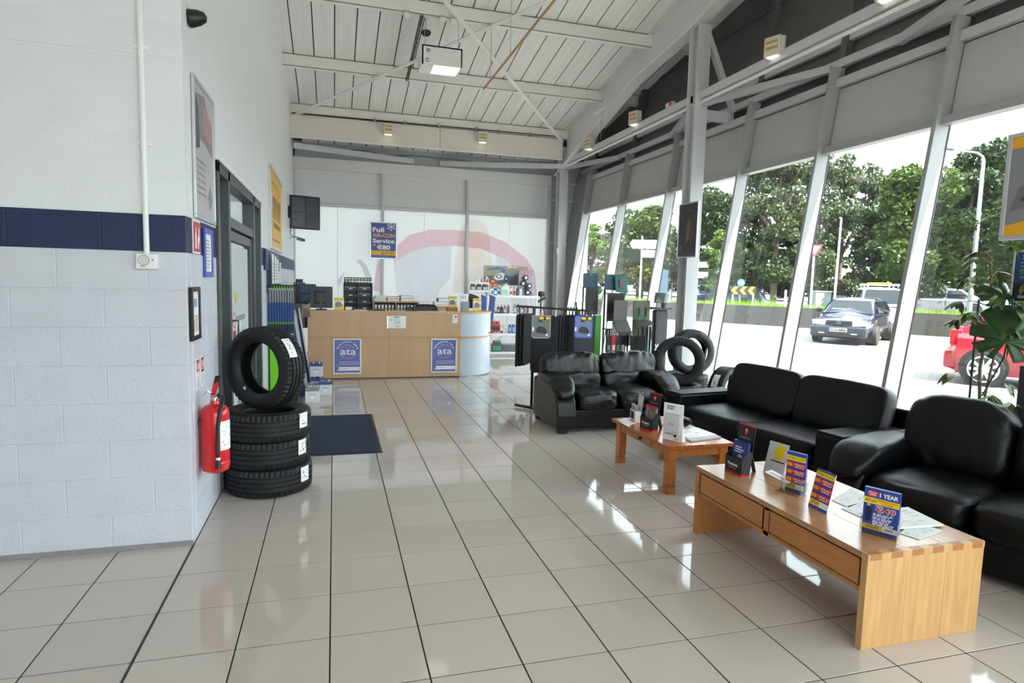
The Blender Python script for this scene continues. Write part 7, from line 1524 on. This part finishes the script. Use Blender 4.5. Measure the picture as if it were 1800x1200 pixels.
t = thing('cover_stand', 'stand of blue 1 YEAR breakdown cover leaflets near the table end', 'leaflet holder', (3.315, -0.84, 0.455), math.atan2(-0.135, 0.07)); w, h, y0 = 0.155, 0.225, 0.02
MB().box(0, w, y0, y0 + 0.02, 0.004, h).build('leaflets', BLUE_PRINT, t); Y_ = y0 - 0.001
MB().disc((0.038, 0.198), 0.016, y=Y_, sx=1.6).build('red_oval', RED_PRINT, t); txt(t, 'SPECIAL', 0.038, 0.1995, 0.008, WHITE_PRINT, y=Y_ - 0.001, w=0.038, align='C'); txt(t, 'OFFER', 0.038, 0.188, 0.008, WHITE_PRINT, y=Y_ - 0.001, w=0.03, align='C'); txt(t, '1 YEAR', 0.068, 0.188, 0.020, WHITE_PRINT, y=Y_, w=0.08, bold=0.03)
MB().box(0, w, Y_ - 0.0004, Y_, 0.148, 0.178).build('yellow_band', YELLOW_PRINT, t); txt(t, 'ATLAS', 0.006, 0.157, 0.014, NAVY_PRINT, y=Y_ - 0.001, w=0.05); txt(t, 'BREAKDOWN', 0.062, 0.165, 0.009, RED_PRINT, y=Y_ - 0.001, w=0.085); txt(t, 'COVER', 0.08, 0.152, 0.009, RED_PRINT, y=Y_ - 0.001, w=0.05); txt(t, 'ONLY', 0.053, 0.138, 0.007, WHITE_PRINT, y=Y_, w=0.03)
txt(t, '\u20ac49', 0.053, 0.112, 0.027, WHITE_PRINT, y=Y_, w=0.09, bold=0.045); txt(t, '\u20ac49', 0.055, 0.113, 0.025, RED_PRINT, y=Y_ - 0.0008, w=0.086, bold=0.01); fake_lines(t, 0.045, 0.145, [0.099, 0.091, 0.081, 0.073, 0.063, 0.055, 0.047], 0.0045, WHITE_PRINT, y=Y_, seed=130)
MB().poly([(0.012, 0.06), (0.01, 0.12), (0.018, 0.135), (0.03, 0.135), (0.04, 0.12), (0.036, 0.06)], Y_ - 0.0004).build('figure_picture', mat('figure_navy', '#16214e', 0.5), t); MB().disc((0.024, 0.142), 0.008, y=Y_ - 0.0006).build('figure_face_picture', mat('skin_print', '#c49a84', 0.5), t); MB().box(0, 0.09, Y_ - 0.0004, Y_, 0.02, 0.045).build('yellow_footer', YELLOW_PRINT, t); MB().box(0.09, w, Y_ - 0.0004, Y_, 0.02, 0.045).build('white_footer', WHITE_PRINT, t); txt(t, 'ATLAS', 0.018, 0.027, 0.014, NAVY_PRINT, y=Y_ - 0.001, w=0.055); fake_lines(t, 0.10, 0.145, [0.03], 0.008, GREY_PRINT, y=Y_ - 0.001, seed=131)
MB().box(-0.005, w + 0.005, 0.045, 0.048, 0, 0.12).box(-0.005, w + 0.005, 0.0, 0.003, 0, 0.05).box(-0.005, -0.002, 0, 0.048, 0, 0.08).box(w + 0.002, w + 0.005, 0, 0.048, 0, 0.08).box(-0.005, w + 0.005, 0, 0.06, 0, 0.003).build('acrylic', ACR, t)
# magazines and papers
def sheet(label, pts, z, m, name='newspaper', th=0.004, pr=True, seed=1):
    c = Vector((sum(p[0] for p in pts) / len(pts), sum(p[1] for p in pts) / len(pts), 0))
    t = thing(name, label, 'newspaper' if name == 'newspaper' else 'magazine', (c.x, c.y, z), 0, 'papers on the coffee tables'); lp = [(p[0] - c.x, p[1] - c.y) for p in pts]
    MB().prism(lp, 'z', 0, th).build('pages', m, t)
    if pr:
        r = random.Random(seed); b = MB(); A, B, C_, D_ = [Vector(p) for p in lp[:4]]
        for k in range(14):
            u, v = r.uniform(0.05, 0.75), r.uniform(0.06, 0.9); du = r.uniform(0.08, 0.2); dv = 0.02
            b.add([tuple(A * (1 - a) * (1 - q) + B * a * (1 - q) + C_ * a * q + D_ * (1 - a) * q) + (th + 0.0006,) for a, q in ((u, v), (u + du, v), (u + du, v + dv), (u, v + dv))], [(0, 1, 2, 3)])
        b.build('print', GREY_PRINT, t)
    return t
NEWS = mat('newsprint', '#dcdcda', 0.7); MAGW = mat('magazine_white', '#eceef0', 0.4); MAGG = mat('magazine_grey', '#b9b5b8', 0.4)
sheet('newspaper lying beside the Rewards sign at the sofa edge of the long table', [(3.52, -0.44), (3.52, -0.56), (3.76, -0.47), (3.81, -0.29)], 0.455, NEWS, seed=2)
sheet('newspaper lying behind the breakdown cover stand', [(3.47, -0.56), (3.47, -0.69), (3.68, -0.60), (3.69, -0.50)], 0.455, NEWS, seed=3)
sheet('green and white paper at the bottom of the fanned pile near the table end', [(3.49, -0.91), (3.515, -0.99), (3.735, -0.93), (3.69, -0.80)], 0.455, mat('paper_green', '#d2dad6', 0.6), seed=4)
sheet('crossword newspaper on top of the fanned pile near the table end', [(3.48, -0.87), (3.79, -0.89), (3.83, -0.65), (3.50, -0.66)], 0.4605, NEWS, seed=5, th=0.010)
sheet('white magazine at the bottom of the pile on the small table', [(3.56, 1.06), (3.885, 1.13), (3.86, 1.36), (3.55, 1.30)], 0.40, MAGG, 'magazine', 0.012, True, 6); sheet('open magazine on top of the pile on the small table', [(3.57, 1.13), (3.87, 1.17), (3.85, 1.42), (3.60, 1.38)], 0.4125, MAGW, 'magazine', 0.008, True, 7)
t = thing('rolled_magazine', 'curled magazine bending up behind the notice stand on the small table', 'magazine', (3.62, 1.45, 0.40)); b = MB()
prof = [(0.0, 0.005), (0.08, 0.01), (0.15, 0.03), (0.19, 0.06), (0.18, 0.085), (0.14, 0.09)]
for (a, c) in zip(prof[:-1], prof[1:]): b.add([(a[0], 0, a[1]), (c[0], 0, c[1]), (c[0], 0.2, c[1]), (a[0], 0.2, a[1])], [(0, 1, 2, 3)])
b.build('pages', MAGG, t, smooth=True); b2 = MB(); 
for (a, c) in zip(prof[:-1], prof[1:]): b2.add([(a[0], 0, a[1] + 0.006), (c[0] - 0.004, 0, c[1] + 0.004), (c[0] - 0.004, 0.2, c[1] + 0.004), (a[0], 0.2, a[1] + 0.006)], [(0, 1, 2, 3)])
b2.build('inner_pages', DARK_GREY, t, smooth=True)
sheet('pale sheet of paper at the far corner of the small table', [(3.33, 1.90), (3.33, 1.68), (3.42, 1.74), (3.42, 1.94)], 0.40, MAGW, 'magazine', 0.002, False, 8)
# ---------------------------------------------------------------- posters on the columns
t = framed('column_poster', 'dark poster in a silver frame hung on the middle steel column', 'poster', (5.64, 4.90, 2.04), -math.pi / 2, 0.50, 0.77, ALU_SILVER, mat('poster_charcoal', '#35383c', 0.3), 0.018, 0.02)
y = t['_y']; MB().poly([(0.03, 0.06), (0.03, 0.5), (0.12, 0.62), (0.3, 0.6), (0.45, 0.45), (0.46, 0.06)], y).build('dark_picture', mat('poster_dark', '#2a2826', 0.4), t); MB().poly([(0.2, 0.2), (0.23, 0.5), (0.28, 0.58), (0.31, 0.5), (0.29, 0.25)], y - 0.0006).build('pale_streak', mat('poster_streak', '#6d6058', 0.4), t); MB().poly([(0.31, 0.22), (0.31, 0.52), (0.36, 0.56), (0.42, 0.4), (0.38, 0.2)], y - 0.0006).build('rust_streak', mat('poster_rust', '#5a3128', 0.4), t); MB().box(0.05, 0.12, y - 0.001, y, 0.09, 0.17).build('small_panel', mat('poster_panel', '#5a5650', 0.4), t)
fake_lines(t, 0.1, 0.42, [0.66, 0.60], 0.035, BLACK_PRINT, y=y - 0.0006, seed=141, ragged=False)
t = framed('edge_poster', 'grey and yellow framed poster at the edge of the picture above the plant', 'poster', (5.40, 0.15, 2.02), -math.pi / 2, 0.57, 0.735, ALU_SILVER, mat('poster_grey', '#8d8d8f', 0.4), 0.03, 0.02)
y = t['_y']; MB().box(0.03, 0.52, y - 0.0005, y, 0.63, 0.705).build('yellow_top', AMBER_PRINT, t); MB().poly([(0.03, 0.03), (0.52, 0.03), (0.52, 0.20), (0.03, 0.10)], y).build('yellow_bottom', AMBER_PRINT, t)
MB().poly([(0.05, 0.2), (0.1, 0.36), (0.28, 0.44), (0.5, 0.42), (0.52, 0.24)], y - 0.0004).build('shirt_picture', mat('poster_shirt', '#76767a', 0.5), t); MB().disc((0.33, 0.52), 0.09, y=y - 0.0008).build('head_picture', mat('poster_head', '#6a5148', 0.5), t); MB().poly([(0.12, 0.26), (0.12, 0.29), (0.5, 0.33), (0.5, 0.28)], y - 0.0008).build('arms_picture', mat('poster_arms', '#54494a', 0.5), t)
t = framed('lower_edge_poster', 'blue and dark leaflet frame below the grey and yellow poster', 'poster', (5.40, 0.036, 1.585), -math.pi / 2, 0.45, 0.36, ALU_SILVER, mat('leaflet_blue_dark', '#27406e', 0.4), 0.012, 0.015); y = t['_y']; MB().box(0.012, 0.438, y - 0.0005, y, 0.012, 0.14).build('dark_picture', BLACK_PRINT, t); fake_lines(t, 0.05, 0.4, [0.17 + 0.025 * k for k in range(5)], 0.01, mat('pale_blue_print', '#6f8fc0', 0.4), y=y - 0.0006, seed=151); txt(t, 'SA', 0.06, 0.30, 0.03, WHITE_PRINT, y=y - 0.0006); fake_lines(t, 0.05, 0.3, [0.03], 0.02, GREY_PRINT, y=y - 0.001, seed=152)
t = thing('poster_stand', 'dark grey floor stand carrying the posters at the picture edge', 'poster stand', (5.43, -0.15, 0)); MB().box(-0.015, 0.015, -0.02, 0.02, 0, 2.72).build('pole', DARK_GREY, t); MB().box(-0.03, -0.016, -0.25, 0.077, 0.25, 1.15).build('panel', mat('stand_slate', '#3c3f44', 0.5), t); MB().box(-0.16, 0.16, -0.16, 0.16, 0, 0.02).build('base', DARK_GREY, t)
# ---------------------------------------------------------------- plant at the right edge
LEAFG = mat('monstera_green', '#22401a', 0.35, var=0.25, vscale=6, spec=0.5); LEAFV = mat('variegated_leaf', '#4f6422', 0.4, var=0.3, vscale=12); LEAFD = mat('dark_leaf', '#22331a', 0.4, var=0.3, vscale=12); STEM = mat('stem_brown', '#5a5030', 0.6)
pt = thing('potted_plant', 'tall potted plant with split and mottled leaves beside the edge column', 'plant', (5.33, 0.13, 0))
MB().lathe([(0, 0), (0.11, 0), (0.12, 0.02), (0.145, 0.30), (0.13, 0.30), (0.12, 0.26), (0, 0.26)], 24).build('pot', mat('pot_dark', '#3a3230', 0.5), pt, smooth=True)
MB().tube([(0, 0, 0.26), (0.02, 0.0, 0.7), (0.0, 0.02, 1.1), (0.03, 0.0, 1.5), (0.0, 0.02, 1.9)], [0.014, 0.012, 0.011, 0.009, 0.006], 8).build('stem', STEM, pt, smooth=True); MB().tube([(0.05, 0.03, 0.26), (0.06, 0.02, 0.8), (0.09, -0.02, 1.3), (0.05, 0.0, 1.75)], [0.010, 0.009, 0.007, 0.005], 8).build('stem', STEM, pt, smooth=True)
MB().box(-0.025, -0.014, 0.055, 0.066, 0.26, 1.6).build('support_cane', BLACK_PLASTIC, pt)
def leafshape(l, w, n=8, fold=0.15, droop=0.25):
    vs = []; fs = []
    for i in range(n + 1):
        s = i / n; hw = w / 2 * math.sin(math.pi * min(1, s * 0.92 + 0.06)) ** 0.8; z = -droop * l * s * s
        vs += [(-hw, l * s, z + fold * hw), (0, l * s, z), (hw, l * s, z + fold * hw)]
    for i in range(n):
        a = i * 3; fs += [(a, a + 1, a + 4, a + 3), (a + 1, a + 2, a + 5, a + 4)]
    return vs, fs
def mk(vs, fs, name, m): b = MB(); b.add(vs, fs); o = b.build(name, m, smooth=True, angle=180); me = o.data; bpy.data.objects.remove(o); return me
LV = [mk(*leafshape(0.115, 0.042), 'leaf_mesh', m) for m in (LEAFV, LEAFD, LEAFV)]
rl = random.Random(23)
def sprig(base, d, n, spread=0.9):
    bx = Vector(base); dv = Vector(d); tip = bx + dv
    MB().tube([bx, bx + dv * 0.5 + Vector((0, 0, 0.02)), tip], [0.004, 0.003, 0.002], 6).build('twig', STEM, pt)
    yaw0 = math.atan2(dv.y, dv.x) - math.pi / 2
    for k in range(n):
        a = yaw0 + spread * (k - (n - 1) / 2) / max(1, n - 1) * 2.6
        o = inst('leaf', LV[rl.randrange(3)], pt, loc=tip, rot=(rl.uniform(-0.9, -0.1), rl.uniform(-0.3, 0.3), a)); s = rl.uniform(0.75, 1.15); o.scale = (s, s, s)
for (z, dx, dy, n) in ((1.88, -0.12, 0.02, 6), (1.80, 0.08, -0.12, 5), (1.72, -0.14, 0.05, 6), (1.62, -0.10, -0.12, 6), (1.55, -0.20, 0.06, 7), (1.50, 0.02, -0.18, 5), (1.42, -0.16, 0.10, 6), (1.36, -0.05, -0.20, 6), (1.0, -0.16, 0.10, 7), (0.92, -0.10, -0.16, 6), (0.82, -0.22, 0.10, 7), (0.74, -0.12, -0.14, 6), (0.68, -0.05, 0.18, 5), (1.9, 0.05, 0.16, 5), (1.66, 0.1, 0.2, 5), (1.92, -0.04, -0.14, 6), (1.84, -0.2, -0.03, 6), (1.76, 0.12, 0.04, 5), (1.58, 0.1, -0.16, 6), (1.46, -0.22, -0.04, 7), (1.40, 0.12, 0.1, 5), (0.88, -0.02, -0.22, 6), (0.78, -0.24, -0.02, 7), (0.98, 0.1, -0.1, 5), (1.7, -0.02, -0.24, 6)): sprig((0.0, 0.0, z), (dx, dy, rl.uniform(0.0, 0.06)), n)
# one big split leaf
def monstera(R=0.24):
    b = MB(); n = 46; pts = []
    for i in range(n + 1):
        a = -math.pi * 0.92 + 2 * math.pi * 0.92 * i / n
        r = R * (0.85 + 0.25 * math.cos(a)) ; 
        if abs(a) > 0.5 and i % 6 in (3,) : r *= 0.52
        pts.append((r * math.sin(a), r * math.cos(a) + 0.0))
    vs = [(0, -0.02, 0)] ; 
    for ring in (0.35, 0.7, 1.0):
        for (x, y_) in pts: vs.append((x * ring, y_ * ring, -0.6 * (ring * math.hypot(x, y_)) ** 2 / R * 0.8 + 0.012 * math.sin(8 * math.atan2(x, y_)) * ring))
    fs = []; m_ = n + 1
    for i in range(n):
        fs.append((0, 1 + i, 2 + i))
        for k in range(2): fs.append((1 + k * m_ + i, 1 + (k + 1) * m_ + i, 2 + (k + 1) * m_ + i, 2 + k * m_ + i))
    b.add(vs, fs); return b
lf_ = monstera(0.25).build('split_leaf', LEAFG, pt, smooth=True, angle=180, loc=(-0.10, -0.22, 1.33), rot=(math.radians(78), math.radians(12), math.radians(-52)), label='large split monstera leaf')
MB().tube([(0.02, 0.0, 0.9), (0.0, -0.14, 1.2), (-0.10, -0.22, 1.33)], 0.006, 8).build('leaf_stalk', LEAFG, pt, smooth=True)
lf2 = monstera(0.16).build('split_leaf', LEAFG, pt, smooth=True, angle=180, loc=(0.02, -0.10, 1.62), rot=(math.radians(60), 0, math.radians(-30)))
bpy.context.view_layer.update()
